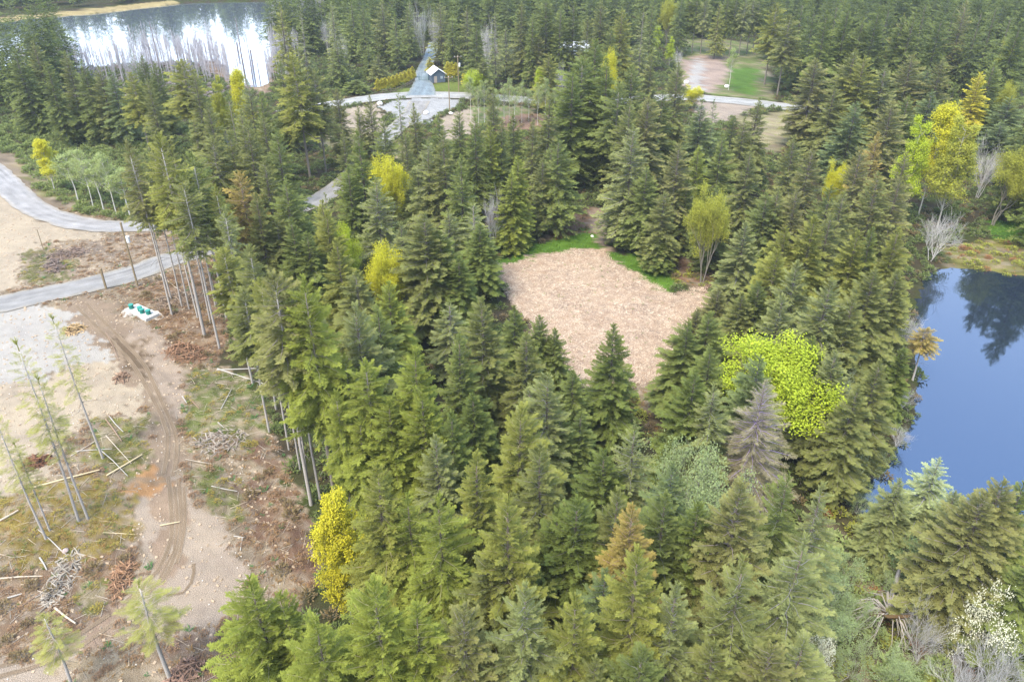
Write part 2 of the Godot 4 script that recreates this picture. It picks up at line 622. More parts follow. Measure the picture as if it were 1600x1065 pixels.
func rod(a: Vector3, b: Vector3, r0: float, r1: float, sides: int, k: Color) -> ArrayMesh:
	var s := Shape.new()
	var bend := (b - a).cross(Vector3.UP).normalized() * R(-0.02, 0.02) * a.distance_to(b)
	s.tube(PackedVector3Array([a, a.lerp(b, 0.5) + bend, b]), r0, r1, sides, k, k)
	for i in sides:
		pass
	return s.mesh()

func log_piece(x0: float, z0: float, x1: float, z1: float, r: float, k: Color, label: String) -> void:
	var mid := Vector3((x0 + x1) / 2, 0, (z0 + z1) / 2)
	var o := thing("fallen_log", Vector3(mid.x, 0, mid.z))
	var a := Vector3(x0, height(x0, z0) + r, z0) - mid
	var b := Vector3(x1, height(x1, z1) + r + 0.12, z1) - mid
	tag(o, label, "log", "logs lying on the cleared lot")
	piece("stem", rod(a, b, r, r * 0.6, 7, k), mats["wood"], o)
	var s := Shape.new()
	var d := (a - b).normalized()
	s.tube(PackedVector3Array([a + d * 0.005, a + d * 0.02]), r * 0.93, r * 0.9, 7, Color(0.6, 0.45, 0.28), Color(0.6, 0.45, 0.28))
	piece("cut_end", s.mesh(), mats["wood"], o)

func dead_snag(x: float, z: float, h: float, r: float, twigs: int, k: Color, label: String, group: String) -> void:
	var o := thing("dead_tree", Vector3(x, height(x, z), z), R(0, TAU))
	tag(o, label, "dead tree", group)
	var s := Shape.new()
	s.tube(PackedVector3Array([Vector3(0, -1.2, 0), Vector3(R(-0.15, 0.15), h * 0.5, R(-0.15, 0.15)), Vector3(0, h, 0)]), r, r * 0.25 if twigs else r * 0.7, 6, k, k)
	piece("trunk", s.mesh(), mats["wood"], o)
	if twigs:
		var t := Shape.new()
		for i in twigs:
			var y := h * R(0.25, 0.97)
			var a := R(0, TAU)
			var l := (1.0 - y / h) * 2.6 * R(0.5, 1.1) + 0.4
			var d := Vector3(cos(a), R(-0.35, 0.1), sin(a))
			t.tube(PackedVector3Array([Vector3(0, y, 0), Vector3(0, y, 0) + d * l * 0.6, Vector3(0, y, 0) + d * l + Vector3(0, 0.15, 0)]), 0.035, 0.012, 3, k, k)
		piece("bare_crown", t.mesh(), mats["wood"], o)

func cable(points: PackedVector3Array, r: float, k: Color) -> ArrayMesh:
	var s := Shape.new()
	s.tube(points, r, r, 5, k, k)
	return s.mesh()

func pole(x: float, z: float, h: float, r: float, transformer: bool, arm: bool, label: String) -> void:
	var o := thing("utility_pole", Vector3(x, height(x, z), z), 0.2)
	tag(o, label, "utility pole", "utility poles")
	var k := Color(0.24, 0.19, 0.12)
	piece("pole", cable(PackedVector3Array([Vector3(0, -0.5, 0), Vector3(0, h * 0.5, 0), Vector3(0, h, 0)]), r, k), mats["wood"], o)
	if transformer:
		var c := CylinderMesh.new()
		c.top_radius = 0.3
		c.bottom_radius = 0.3
		c.height = 1.0
		var t := piece("transformer", c, mat("pale_metal", lin(0.6, 0.62, 0.63), 0.5), o)
		t.position = Vector3(0.45, h * 0.74, 0)
		var s := Shape.new()
		s.box(Transform3D(Basis(), Vector3(0.2, h * 0.74 + 0.2, 0)), Vector3(0.3, 0.12, 0.1), Color(0.3, 0.3, 0.3))
		piece("bracket", s.mesh(), mats["wood"], o)
	if arm:
		var s := Shape.new()
		s.box(Transform3D(Basis(), Vector3(0, h - 0.5, 0.13)), Vector3(2.2, 0.12, 0.1), k)
		piece("crossarm", s.mesh(), mats["wood"], o)
		for i in [-1.0, 0.0, 1.0]:
			var c := CylinderMesh.new()
			c.top_radius = 0.05
			c.bottom_radius = 0.07
			c.height = 0.22
			piece("insulator", c, mat("pale_metal", lin(0.6, 0.62, 0.63), 0.5), o).position = Vector3(i, h - 0.33, 0.13)

func wire(a: Vector3, b: Vector3, sag: float, label: String) -> void:
	var pts := PackedVector3Array()
	for i in 17:
		var t := i / 16.0
		pts.append(a.lerp(b, t) - Vector3(0, sag * 4.0 * t * (1.0 - t), 0))
	var o := piece("power_line", cable(pts, 0.03, Color(0.06, 0.06, 0.06)), mats["wood"], self)
	tag(o, label, "power line", "power lines along the main road")

func rock(x: float, z: float, r: float, k: Color, label: String, group := "") -> void:
	var s := Shape.new()
	var pts := []
	var rings := 5
	for j in rings + 1:
		var row := []
		for i in 8:
			var a := TAU * i / 8.0
			var e := PI * j / rings - PI / 2
			var q := Vector3(cos(a) * cos(e), sin(e) * 0.7, sin(a) * cos(e))
			row.append(q * r * (0.85 + 0.3 * fine.get_noise_3d(q.x * 9.0 + x, q.y * 9.0, q.z * 9.0 + z)))
		pts.append(row)
	for j in rings:
		for i in 8:
			var n := (i + 1) % 8
			s.quad(pts[j][i], pts[j][n], pts[j + 1][n], pts[j + 1][i], k)
	var o := piece("boulder", s.mesh(), mats["wood"], self)
	o.position = Vector3(x, height(x, z) + r * 0.3, z)
	tag(o, label, "boulder", group)

# a heap of branches and roots thrown together
func heap(called: String, x: float, z: float, rx: float, rz: float, h: float, n: int, k: Color, label: String) -> void:
	var o := thing(called, Vector3(x, height(x, z), z), R(0, TAU))
	tag(o, label, "brush pile", "slash heaps on the cleared lot")
	var earth := Shape.new()
	var steps := 14
	for j in 4:
		for i in steps:
			var q := []
			for d in [[0, 0], [1, 0], [1, 1], [0, 1]]:
				var a: float = TAU * (i + d[0]) / steps
				var f: float = (j + d[1]) / 4.0
				var wob: float = 1.0 + 0.25 * fine.get_noise_2d(cos(a) * 8.0 + x, sin(a) * 8.0 + z)
				q.append(Vector3(cos(a) * rx * f * wob, h * 0.35 * (1.0 - f * f) - 0.06, sin(a) * rz * f * wob))
			earth.quad(q[0], q[1], q[2], q[3], Color(0.17, 0.125, 0.09))
	piece("earth_core", earth.mesh(), mats["wood"], o)
	var s := Shape.new()
	for i in n * 2:
		var a := R(0, TAU)
		var f := sqrt(R(0, 1)) * 1.1
		var p := Vector3(cos(a) * rx * f, maxf(0.05, h * (1.0 - f * f) * R(0.3, 1.0)), sin(a) * rz * f)
		var d := Vector3(R(-1, 1), R(-0.3, 0.5), R(-1, 1)).normalized() * R(0.5, 1.6)
		var kk := k * R(0.55, 1.25)
		s.tube(PackedVector3Array([p - d * 0.5, p + Vector3(0, R(0, 0.15), 0), p + d * 0.5]), R(0.04, 0.11), 0.025, 4, kk, kk)
	var b := piece("branches", s.mesh(), mats["wood"], o)
	b.set_meta("kind", "stuff")

# ---------------------------------------------------------------- the scene
func _ready() -> void:
	var cam := Camera3D.new()
	cam.name = "camera"
	cam.fov = 46.35
	cam.near = 0.5
	cam.far = 6000.0
	cam.position = Vector3(0, 60, 0)
	cam.rotation_degrees.x = -31.0
	add_child(cam)

	var env := Environment.new()
	env.background_mode = Environment.BG_SKY
	var sky := ProceduralSkyMaterial.new()
	sky.sky_top_color = Color(0.60, 0.69, 0.82)
	sky.sky_horizon_color = Color(0.95, 0.96, 0.97)
	sky.sky_curve = 0.20
	sky.ground_horizon_color = Color(0.5, 0.5, 0.47)
	sky.ground_bottom_color = Color(0.25, 0.25, 0.2)
	env.sky = Sky.new()
	env.sky.sky_material = sky
	env.tonemap_mode = Environment.TONE_MAPPER_LINEAR
	env.tonemap_exposure = 4.15
	env.fog_enabled = true
	env.fog_density = 0.00013
	env.fog_light_color = Color(0.86, 0.91, 0.97)
	env.sdfgi_enabled = true
	env.ssao_enabled = true
	env.ssil_enabled = true
	var we := WorldEnvironment.new()
	we.name = "sky"
	we.environment = env
	add_child(we)

	var sun := DirectionalLight3D.new()
	sun.name = "sun"
	sun.light_energy = 0.5
	sun.light_color = Color(1.0, 0.96, 0.89)
	sun.light_angular_distance = 25.0
	sun.shadow_enabled = true
	sun.rotation_degrees = Vector3(-58, -35, 0)
	add_child(sun)

	# materials
	rough.seed = 3
	rough.frequency = 0.07
	fine.seed = 8
	fine.frequency = 0.16
	fine.fractal_octaves = 2
	leafy("olive", 1.0, 1.0, 1.0)
	leafy("gold", 1.16, 1.13, 0.82)
	leafy("bright", 1.15, 1.22, 0.72)
	leafy("green", 0.90, 1.00, 0.86)
	leafy("dark", 0.78, 0.87, 0.80)
	leafy("deep", 0.78, 0.90, 0.70)
	leafy("blue", 0.86, 1.00, 1.20)
	leafy("pale", 1.18, 1.20, 1.40)
	leafy("dusk", 0.66, 0.78, 0.70)
	leafy("brown", 1.06, 0.99, 1.10)
	leafy("tan", 1.65, 1.22, 1.15)
	leafy("white", 1.9, 2.0, 3.0)
	leafy("yellow", 2.6, 2.2, 0.8)
	leafy("golden", 2.20, 1.80, 0.45)
	leafy("wisp", 1.60, 1.50, 1.30)
	leafy("grey", 1.60, 1.35, 2.60)
	for k in [["yellow", 0.95, 1.0, 0.8], ["lime", 0.68, 0.90, 0.8], ["mustard", 0.60, 0.68, 1.1], ["gilt", 0.86, 0.86, 0.7], ["pale", 1.0, 1.0, 1.0], ["spring", 0.92, 0.97, 0.85], ["lichen", 1.0, 1.0, 1.2], ["white", 1.0, 1.0, 1.0]]:
		var m := mat("leaves_" + k[0], lin(k[1], k[2], k[3]), 0.7, 0.3, true)
		m.cull_mode = BaseMaterial3D.CULL_DISABLED
		m.backlight_enabled = true
		m.backlight = lin(0.5, 0.5, 0.5)
	var bark := mat("bark", Color.WHITE, 0.95, 0.2, true)
	var bump := noise_texture(0.03, 4, 0.6, 1.0, 5)
	bark.albedo_texture = bump
	bark.uv1_triplanar = true
	bark.uv1_scale = Vector3(1.2, 0.25, 1.2)
	mat("wood", Color.WHITE, 0.9, 0.25, true)
	var earth := mat("earth", Color.WHITE, 0.97, 0.15, true)
	earth.albedo_texture = noise_texture(0.06, 5, 0.5, 1.1, 21)
	earth.normal_enabled = true
	earth.normal_texture = noise_texture(0.05, 5, 0, 1, 33, true)
	earth.normal_scale = 1.0
	var deep := mat("pond_water", lin(0.085, 0.125, 0.195), 0.03, 0.5)
	deep.metallic = 0.85
	deep.normal_enabled = true
	var ripple := noise_texture(0.02, 3, 0, 1, 44, true)
	deep.normal_texture = ripple
	deep.normal_scale = 0.015
	deep.uv1_triplanar = true
	deep.uv1_world_triplanar = true
	deep.uv1_scale = Vector3(0.12, 0.12, 0.12)
	var far_water := mat("lake_water", lin(0.42, 0.51, 0.62), 0.04, 0.5)
	far_water.metallic = 0.85

	# the land
	pond(PackedVector2Array([Vector2(66.2, -113.6), Vector2(71.0, -121.6), Vector2(75.7, -125.6), Vector2(81.3, -125.1), Vector2(84.5, -122.9), Vector2(92.3, -121.2), Vector2(94.4, -115.8), Vector2(83.4, -89.6), Vector2(64.2, -64.8), Vector2(53.7, -60.9), Vector2(44.0, -61.9), Vector2(39.7, -64.5), Vector2(36.8, -65.3), Vector2(38.5, -68.1), Vector2(42.9, -70.0), Vector2(47.2, -75.9), Vector2(51.8, -81.7), Vector2(56.3, -91.2), Vector2(60.9, -103.4)]))
	pond(PackedVector2Array([Vector2(34.1, -60.9), Vector2(37.2, -61.6), Vector2(36.1, -59.1), Vector2(33.8, -58.8)]))
	pond(PackedVector2Array([Vector2(-224.7, -318.0), Vector2(-234.3, -358.9), Vector2(-225.7, -373.0), Vector2(-215.7, -386.5), Vector2(-194.2, -397.2), Vector2(-177.8, -416.3), Vector2(-161.0, -430.7), Vector2(-123.5, -435.0), Vector2(-104.1, -383.1), Vector2(-90.0, -311.9), Vector2(-85.9, -289.8), Vector2(-78.4, -261.4), Vector2(-81.3, -254.7), Vector2(-90.6, -265.8), Vector2(-100.7, -289.8), Vector2(-108.4, -298.3), Vector2(-112.4, -289.8), Vector2(-122.2, -291.9), Vector2(-137.6, -285.7), Vector2(-161.3, -279.8), Vector2(-186.3, -277.8), Vector2(-211.3, -289.8)]))
	zone("swamp", Color(0.100, 0.095, 0.035), 0.50, PackedVector2Array([Vector2(33.8, -65.0), Vector2(57.9, -64.0), Vector2(44.0, -40.0), Vector2(25.4, -40.0)]))
	zone("lot", Color(0.270, 0.215, 0.150), 0.45, PackedVector2Array([Vector2(-154.7, -200.2), Vector2(-120.0, -187.2), Vector2(-100.6, -161.2), Vector2(-85.3, -148.7), Vector2(-68.1, -143.8), Vector2(-52.2, -138.2), Vector2(-52.2, -130.5), Vector2(-53.7, -116.7), Vector2(-48.7, -108.1), Vector2(-42.5, -95.0), Vector2(-35.2, -88.6), Vector2(-28.9, -77.5), Vector2(-22.2, -64.0), Vector2(-18.8, -55.1), Vector2(-21.3, -47.6), Vector2(-21.0, -40.0), Vector2(-51.4, -40.0), Vector2(-75.0, -75.0)]))
	zone("lot_green", Color(0.170, 0.165, 0.062), 0.50, PackedVector2Array([Vector2(-115.9, -182.4), Vector2(-100.6, -161.2), Vector2(-85.7, -149.7), Vector2(-68.9, -145.7), Vector2(-71.9, -150.4), Vector2(-90.7, -157.5), Vector2(-111.4, -182.4)]))
	zone("pale", Color(0.470, 0.390, 0.290), 0.14, PackedVector2Array([Vector2(-134.3, -169.2), Vector2(-108.2, -162.8), Vector2(-92.5, -145.4), Vector2(-77.1, -138.8), Vector2(-76.5, -134.7), Vector2(-86.5, -135.8), Vector2(-86.5, -129.1), Vector2(-82.1, -116.7), Vector2(-97.1, -112.3)]))
	zone("mound", Color(0.300, 0.235, 0.175), 0.50, PackedVector2Array([Vector2(-85.9, -132.4), Vector2(-79.6, -136.4), Vector2(-67.7, -139.4), Vector2(-59.0, -138.8), Vector2(-58.3, -133.3), Vector2(-67.0, -126.0), Vector2(-73.5, -118.6), Vector2(-80.9, -114.5), Vector2(-87.2, -127.8)]))
	zone("lot_green", Color(0.170, 0.160, 0.070), 0.50, PackedVector2Array([Vector2(-87.8, -130.5), Vector2(-85.2, -133.3), Vector2(-78.5, -129.1), Vector2(-73.8, -120.2), Vector2(-78.5, -117.9), Vector2(-82.3, -119.1)]))
	zone("sand", Color(0.460, 0.430, 0.390), 0.12, PackedVector2Array([Vector2(-95.0, -109.1), Vector2(-74.7, -110.5), Vector2(-67.5, -110.1), Vector2(-61.3, -105.0), Vector2(-55.8, -96.7), Vector2(-58.4, -88.6), Vector2(-62.4, -93.4), Vector2(-63.6, -88.6), Vector2(-82.6, -90.1)]))
	zone("pale", Color(0.470, 0.390, 0.290), 0.20, PackedVector2Array([Vector2(-82.6, -90.1), Vector2(-63.6, -88.6), Vector2(-62.0, -92.5), Vector2(-55.1, -95.0), Vector2(-48.4, -87.1), Vector2(-47.6, -82.1), Vector2(-54.2, -81.4), Vector2(-54.5, -76.2), Vector2(-53.5, -70.3), Vector2(-52.9, -65.0), Vector2(-63.6, -61.2)]))
	zone("pale", Color(0.400, 0.320, 0.250), 0.25, PackedVector2Array([Vector2(-64.5, -110.1), Vector2(-56.4, -105.0), Vector2(-52.4, -102.2), Vector2(-47.4, -95.0), Vector2(-44.7, -88.6), Vector2(-40.9, -82.8), Vector2(-43.5, -81.4), Vector2(-48.1, -88.6), Vector2(-55.6, -98.5)]))
	zone("brush", Color(0.240, 0.155, 0.100), 0.45, PackedVector2Array([Vector2(-62.6, -116.7), Vector2(-55.8, -122.7), Vector2(-53.5, -129.1), Vector2(-45.8, -110.1), Vector2(-40.8, -98.5), Vector2(-43.1, -91.7), Vector2(-49.6, -97.6), Vector2(-55.6, -108.1)]))
	zone("track", Color(0.310, 0.235, 0.170), 0.20, PackedVector2Array([Vector2(-70.7, -112.7), Vector2(-63.9, -112.3), Vector2(-55.0, -100.3), Vector2(-48.3, -90.1), Vector2(-43.9, -82.8), Vector2(-38.9, -75.0), Vector2(-38.4, -69.4), Vector2(-42.5, -69.4), Vector2(-43.3, -76.2), Vector2(-46.3, -82.8), Vector2(-51.1, -88.6), Vector2(-58.3, -97.1), Vector2(-66.1, -105.0)]))
	zone("wet", Color(0.185, 0.135, 0.090), 0.15, PackedVector2Array([Vector2(-59.2, -99.9), Vector2(-56.8, -101.4), Vector2(-51.7, -95.0), Vector2(-48.7, -89.8), Vector2(-51.4, -91.4), Vector2(-56.1, -96.4)]))
	zone("lot_green", Color(0.190, 0.185, 0.060), 0.55, PackedVector2Array([Vector2(-53.1, -80.7), Vector2(-47.6, -82.1), Vector2(-43.0, -75.0), Vector2(-42.8, -70.1), Vector2(-49.0, -71.7)]))
	zone("lot_green", Color(0.140, 0.160, 0.055), 0.60, PackedVector2Array([Vector2(-44.3, -92.5), Vector2(-35.7, -90.1), Vector2(-30.0, -80.1), Vector2(-30.3, -73.8), Vector2(-38.5, -75.6), Vector2(-42.4, -82.8)]))
	zone("lot_green", Color(0.170, 0.180, 0.060), 0.55, PackedVector2Array([Vector2(-36.3, -71.5), Vector2(-29.1, -68.1), Vector2(-26.0, -63.1), Vector2(-30.6, -62.6), Vector2(-35.5, -67.1)]))
	zone("moss", Color(0.270, 0.205, 0.062), 0.50, PackedVector2Array([Vector2(-65.5, -64.0), Vector2(-53.7, -67.9), Vector2(-48.3, -70.1), Vector2(-42.4, -67.9), Vector2(-39.1, -59.3), Vector2(-41.4, -56.3), Vector2(-59.1, -54.3)]))
	zone("brush", Color(0.220, 0.150, 0.100), 0.50, PackedVector2Array([Vector2(-59.4, -54.7), Vector2(-44.5, -56.3), Vector2(-38.9, -58.9), Vector2(-36.5, -52.3), Vector2(-39.7, -48.6), Vector2(-42.7, -45.5), Vector2(-52.6, -44.3)]))
	zone("lot_green", Color(0.170, 0.170, 0.050), 0.40, PackedVector2Array([Vector2(-43.1, -53.9), Vector2(-39.8, -54.3), Vector2(-37.4, -50.4), Vector2(-39.6, -49.7)]))
	zone("pale", Color(0.410, 0.335, 0.265), 0.16, PackedVector2Array([Vector2(-41.9, -66.6), Vector2(-41.6, -69.0), Vector2(-37.4, -69.4), Vector2(-34.7, -65.0), Vector2(-32.0, -63.8), Vector2(-29.7, -59.3), Vector2(-25.8, -55.9), Vector2(-25.7, -51.2), Vector2(-28.5, -48.6), Vector2(-28.5, -46.5), Vector2(-36.8, -50.0), Vector2(-38.1, -45.2), Vector2(-39.8, -40.0), Vector2(-49.8, -40.0), Vector2(-52.4, -43.9), Vector2(-42.0, -45.2), Vector2(-38.5, -48.6), Vector2(-36.5, -52.3), Vector2(-35.6, -55.9), Vector2(-38.9, -59.3)]))
	zone("track", Color(0.340, 0.250, 0.180), 0.18, PackedVector2Array([Vector2(-39.8, -68.1), Vector2(-37.0, -68.1), Vector2(-33.8, -59.3), Vector2(-33.6, -54.7), Vector2(-34.5, -51.2), Vector2(-36.7, -48.6), Vector2(-38.8, -45.5), Vector2(-40.8, -46.2), Vector2(-38.2, -49.3), Vector2(-35.8, -52.7), Vector2(-35.5, -56.7)]))
	zone("brush", Color(0.210, 0.145, 0.105), 0.50, PackedVector2Array([Vector2(-31.8, -48.6), Vector2(-27.6, -49.3), Vector2(-25.0, -50.4), Vector2(-23.6, -47.6), Vector2(-23.9, -40.0), Vector2(-28.3, -40.0)]))
	zone("orange", Color(0.500, 0.280, 0.130), 0.40, PackedVector2Array([Vector2(-42.3, -66.9), Vector2(-43.8, -69.8), Vector2(-42.2, -71.7), Vector2(-39.4, -70.1), Vector2(-38.5, -67.1), Vector2(-40.0, -65.8)]))
	zone("brush", Color(0.200, 0.125, 0.085), 0.50, PackedVector2Array([Vector2(-30.9, -76.2), Vector2(-23.3, -65.0), Vector2(-19.5, -55.1), Vector2(-23.1, -54.7), Vector2(-26.8, -61.2), Vector2(-29.9, -66.0)]))
	zone("apron", Color(0.420, 0.420, 0.420), 0.14, PackedVector2Array([Vector2(-38.6, -230.6), Vector2(-30.4, -240.0), Vector2(-14.8, -239.3), Vector2(-15.5, -231.3), Vector2(-19.7, -224.4), Vector2(-23.7, -213.6), Vector2(-28.0, -211.7), Vector2(-32.8, -221.2)]))
	zone("pinkdirt", Color(0.410, 0.340, 0.265), 0.20, PackedVector2Array([Vector2(-47.5, -229.2), Vector2(-39.0, -233.4), Vector2(-33.3, -205.8), Vector2(-39.1, -200.2), Vector2(-45.2, -211.7)]))
	zone("pinkdirt", Color(0.410, 0.340, 0.265), 0.20, PackedVector2Array([Vector2(-17.8, -222.5), Vector2(-10.1, -231.3), Vector2(-7.1, -221.2), Vector2(-10.0, -205.8), Vector2(-17.5, -194.8), Vector2(-20.2, -208.8)]))
	zone("lot_green", Color(0.260, 0.240, 0.120), 0.40, PackedVector2Array([Vector2(-48.4, -214.8), Vector2(-40.0, -205.8), Vector2(-32.6, -200.2), Vector2(-23.9, -194.8), Vector2(-24.1, -182.4), Vector2(-36.1, -182.4), Vector2(-47.7, -194.8)]))
	zone("lot_green", Color(0.150, 0.190, 0.070), 0.35, PackedVector2Array([Vector2(-12.9, -230.6), Vector2(-1.8, -231.3), Vector2(7.3, -227.8), Vector2(6.9, -214.8), Vector2(-10.2, -211.7)]))
	zone("brush", Color(0.270, 0.180, 0.130), 0.30, PackedVector2Array([Vector2(-1.8, -221.2), Vector2(14.3, -223.8), Vector2(13.5, -208.8), Vector2(-4.9, -203.0)]))
	zone("lawn", Color(0.170, 0.210, 0.050), 0.20, PackedVector2Array([Vector2(-26.3, -253.4), Vector2(-22.4, -259.3), Vector2(-15.4, -261.0), Vector2(-4.8, -244.6), Vector2(-21.2, -243.8)]))
	zone("lawn", Color(0.180, 0.220, 0.060), 0.25, PackedVector2Array([Vector2(-48.8, -236.3), Vector2(-38.8, -245.4), Vector2(-31.8, -252.6), Vector2(-29.6, -250.1), Vector2(-30.9, -244.6), Vector2(-43.4, -237.8)]))
	zone("pinkdirt", Color(0.400, 0.330, 0.270), 0.20, PackedVector2Array([Vector2(53.8, -234.9), Vector2(61.6, -234.9), Vector2(70.7, -230.6), Vector2(63.8, -221.2), Vector2(52.8, -211.1), Vector2(49.3, -214.8)]))
	zone("lot_green", Color(0.320, 0.290, 0.160), 0.40, PackedVector2Array([Vector2(61.7, -219.9), Vector2(79.4, -225.8), Vector2(75.2, -200.2), Vector2(63.1, -187.2), Vector2(58.6, -200.2)]))
	zone("lot_green", Color(0.160, 0.200, 0.070), 0.35, PackedVector2Array([Vector2(65.7, -330.7), Vector2(84.0, -333.4), Vector2(96.6, -317.9), Vector2(84.8, -267.2), Vector2(77.3, -236.3), Vector2(61.4, -242.3), Vector2(51.4, -256.7)]))
	zone("pinkdirt", Color(0.400, 0.310, 0.260), 0.25, PackedVector2Array([Vector2(59.9, -290.6), Vector2(68.6, -301.5), Vector2(76.0, -298.2), Vector2(70.4, -267.2), Vector2(60.7, -246.2), Vector2(53.8, -253.4)]))
	zone("apron", Color(0.450, 0.430, 0.410), 0.12, PackedVector2Array([Vector2(53.6, -250.1), Vector2(60.3, -276.6), Vector2(66.1, -294.9), Vector2(68.9, -294.9), Vector2(63.2, -271.8), Vector2(57.9, -246.2)]))
	zone("lawn", Color(0.110, 0.200, 0.040), 0.30, PackedVector2Array([Vector2(73.7, -280.4), Vector2(83.7, -278.5), Vector2(73.3, -243.8), Vector2(66.7, -248.5)]))
	zone("meadow", Color(0.110, 0.210, 0.028), 0.30, PackedVector2Array([Vector2(-3.9, -124.4), Vector2(0.0, -130.5), Vector2(8.3, -137.0), Vector2(16.1, -143.8), Vector2(19.7, -137.6), Vector2(18.4, -130.5), Vector2(23.9, -129.1), Vector2(26.9, -120.0), Vector2(26.5, -114.0), Vector2(21.4, -119.1), Vector2(16.5, -123.9), Vector2(5.6, -127.8), Vector2(-1.1, -122.7)]))
	zone("brush", Color(0.220, 0.140, 0.095), 0.40, PackedVector2Array([Vector2(6.3, -145.4), Vector2(18.3, -153.8), Vector2(18.3, -143.1), Vector2(15.2, -140.6), Vector2(7.1, -135.3)]))
	zone("track", Color(0.380, 0.290, 0.220), 0.25, PackedVector2Array([Vector2(15.8, -152.1), Vector2(19.0, -150.4), Vector2(18.6, -130.5), Vector2(15.6, -131.3)]))
	zone("mown", Color(0.450, 0.340, 0.255), 0.30, PackedVector2Array([Vector2(-2.8, -124.4), Vector2(5.7, -129.7), Vector2(11.0, -132.4), Vector2(16.7, -131.6), Vector2(17.6, -126.0), Vector2(21.8, -121.9), Vector2(25.8, -114.9), Vector2(31.7, -117.2), Vector2(33.2, -112.3), Vector2(30.4, -106.0), Vector2(26.4, -98.5), Vector2(23.0, -92.5), Vector2(20.6, -88.6), Vector2(15.1, -85.6), Vector2(9.4, -88.6), Vector2(6.3, -95.0), Vector2(2.9, -104.1), Vector2(-1.0, -114.5)]))
	zone("brush", Color(0.200, 0.150, 0.070), 0.50, PackedVector2Array([Vector2(15.8, -87.8), Vector2(20.0, -90.1), Vector2(21.8, -85.6), Vector2(18.8, -77.5), Vector2(15.5, -76.2)]))
	zone("brush", Color(0.200, 0.120, 0.080), 0.40, PackedVector2Array([Vector2(27.5, -130.5), Vector2(35.3, -129.1), Vector2(33.2, -116.7), Vector2(27.0, -117.9)]))
	zone("lawn", Color(0.095, 0.200, 0.030), 0.20, PackedVector2Array([Vector2(92.7, -145.7), Vector2(121.1, -147.0), Vector2(112.0, -133.3), Vector2(88.9, -135.6)]))
	zone("bank", Color(0.200, 0.190, 0.060), 0.50, PackedVector2Array([Vector2(78.8, -134.7), Vector2(88.8, -135.8), Vector2(112.6, -134.1), Vector2(101.1, -116.7), Vector2(76.2, -121.9)]))
	zone("reed", Color(0.420, 0.340, 0.170), 0.25, PackedVector2Array([Vector2(-268.2, -353.2), Vector2(-232.4, -385.5), Vector2(-210.3, -400.0), Vector2(-172.6, -436.5), Vector2(-166.2, -427.9), Vector2(-178.9, -411.5), Vector2(-200.9, -392.6), Vector2(-224.0, -370.3), Vector2(-245.4, -338.9)]))
	zone("reed", Color(0.300, 0.220, 0.160), 0.35, PackedVector2Array([Vector2(-111.1, -286.5), Vector2(-109.3, -301.5), Vector2(-104.6, -313.1), Vector2(-96.2, -313.1), Vector2(-82.2, -286.5), Vector2(-72.9, -242.3), Vector2(-89.3, -258.4)]))
	struct("ground", terrain(), earth)
	water("pond", PackedVector2Array([Vector2(66.2, -113.6), Vector2(71.0, -121.6), Vector2(75.7, -125.6), Vector2(81.3, -125.1), Vector2(84.5, -122.9), Vector2(92.3, -121.2), Vector2(94.4, -115.8), Vector2(83.4, -89.6), Vector2(64.2, -64.8), Vector2(53.7, -60.9), Vector2(44.0, -61.9), Vector2(39.7, -64.5), Vector2(36.8, -65.3), Vector2(38.5, -68.1), Vector2(42.9, -70.0), Vector2(47.2, -75.9), Vector2(51.8, -81.7), Vector2(56.3, -91.2), Vector2(60.9, -103.4)]), deep)
	water("swamp_pool", PackedVector2Array([Vector2(34.1, -60.9), Vector2(37.2, -61.6), Vector2(36.1, -59.1), Vector2(33.8, -58.8)]), deep)
	water("far_lake", PackedVector2Array([Vector2(-224.7, -318.0), Vector2(-234.3, -358.9), Vector2(-225.7, -373.0), Vector2(-215.7, -386.5), Vector2(-194.2, -397.2), Vector2(-177.8, -416.3), Vector2(-161.0, -430.7), Vector2(-123.5, -435.0), Vector2(-104.1, -383.1), Vector2(-90.0, -311.9), Vector2(-85.9, -289.8), Vector2(-78.4, -261.4), Vector2(-81.3, -254.7), Vector2(-90.6, -265.8), Vector2(-100.7, -289.8), Vector2(-108.4, -298.3), Vector2(-112.4, -289.8), Vector2(-122.2, -291.9), Vector2(-137.6, -285.7), Vector2(-161.3, -279.8), Vector2(-186.3, -277.8), Vector2(-211.3, -289.8)]), far_water)
	road("main_road", PackedVector2Array([Vector2(-64.1, -222.5), Vector2(-55.1, -230.6), Vector2(-47.7, -235.6), Vector2(-38.3, -241.5), Vector2(-27.0, -243.8), Vector2(-11.5, -242.3), Vector2(6.6, -237.1), Vector2(28.2, -236.3), Vector2(49.6, -240.8), Vector2(62.3, -237.8), Vector2(70.7, -234.1), Vector2(80.4, -229.2), Vector2(93.9, -221.2)]), PackedFloat32Array([7.5, 7.5]), Color(0.46, 0.46, 0.45), Color(0.42, 0.39, 0.35), 0.100)
	road("driveway", PackedVector2Array([Vector2(-27.3, -243.1), Vector2(-27.8, -252.6), Vector2(-28.8, -262.8), Vector2(-29.7, -273.7), Vector2(-29.8, -284.4), Vector2(-29.6, -297.1), Vector2(-29.9, -310.7), Vector2(-30.4, -325.5)]), PackedFloat32Array([9.0, 5.0, 4.6, 4.4, 4.0]), Color(0.27, 0.33, 0.37), Color(0.30, 0.32, 0.30), 0.130)
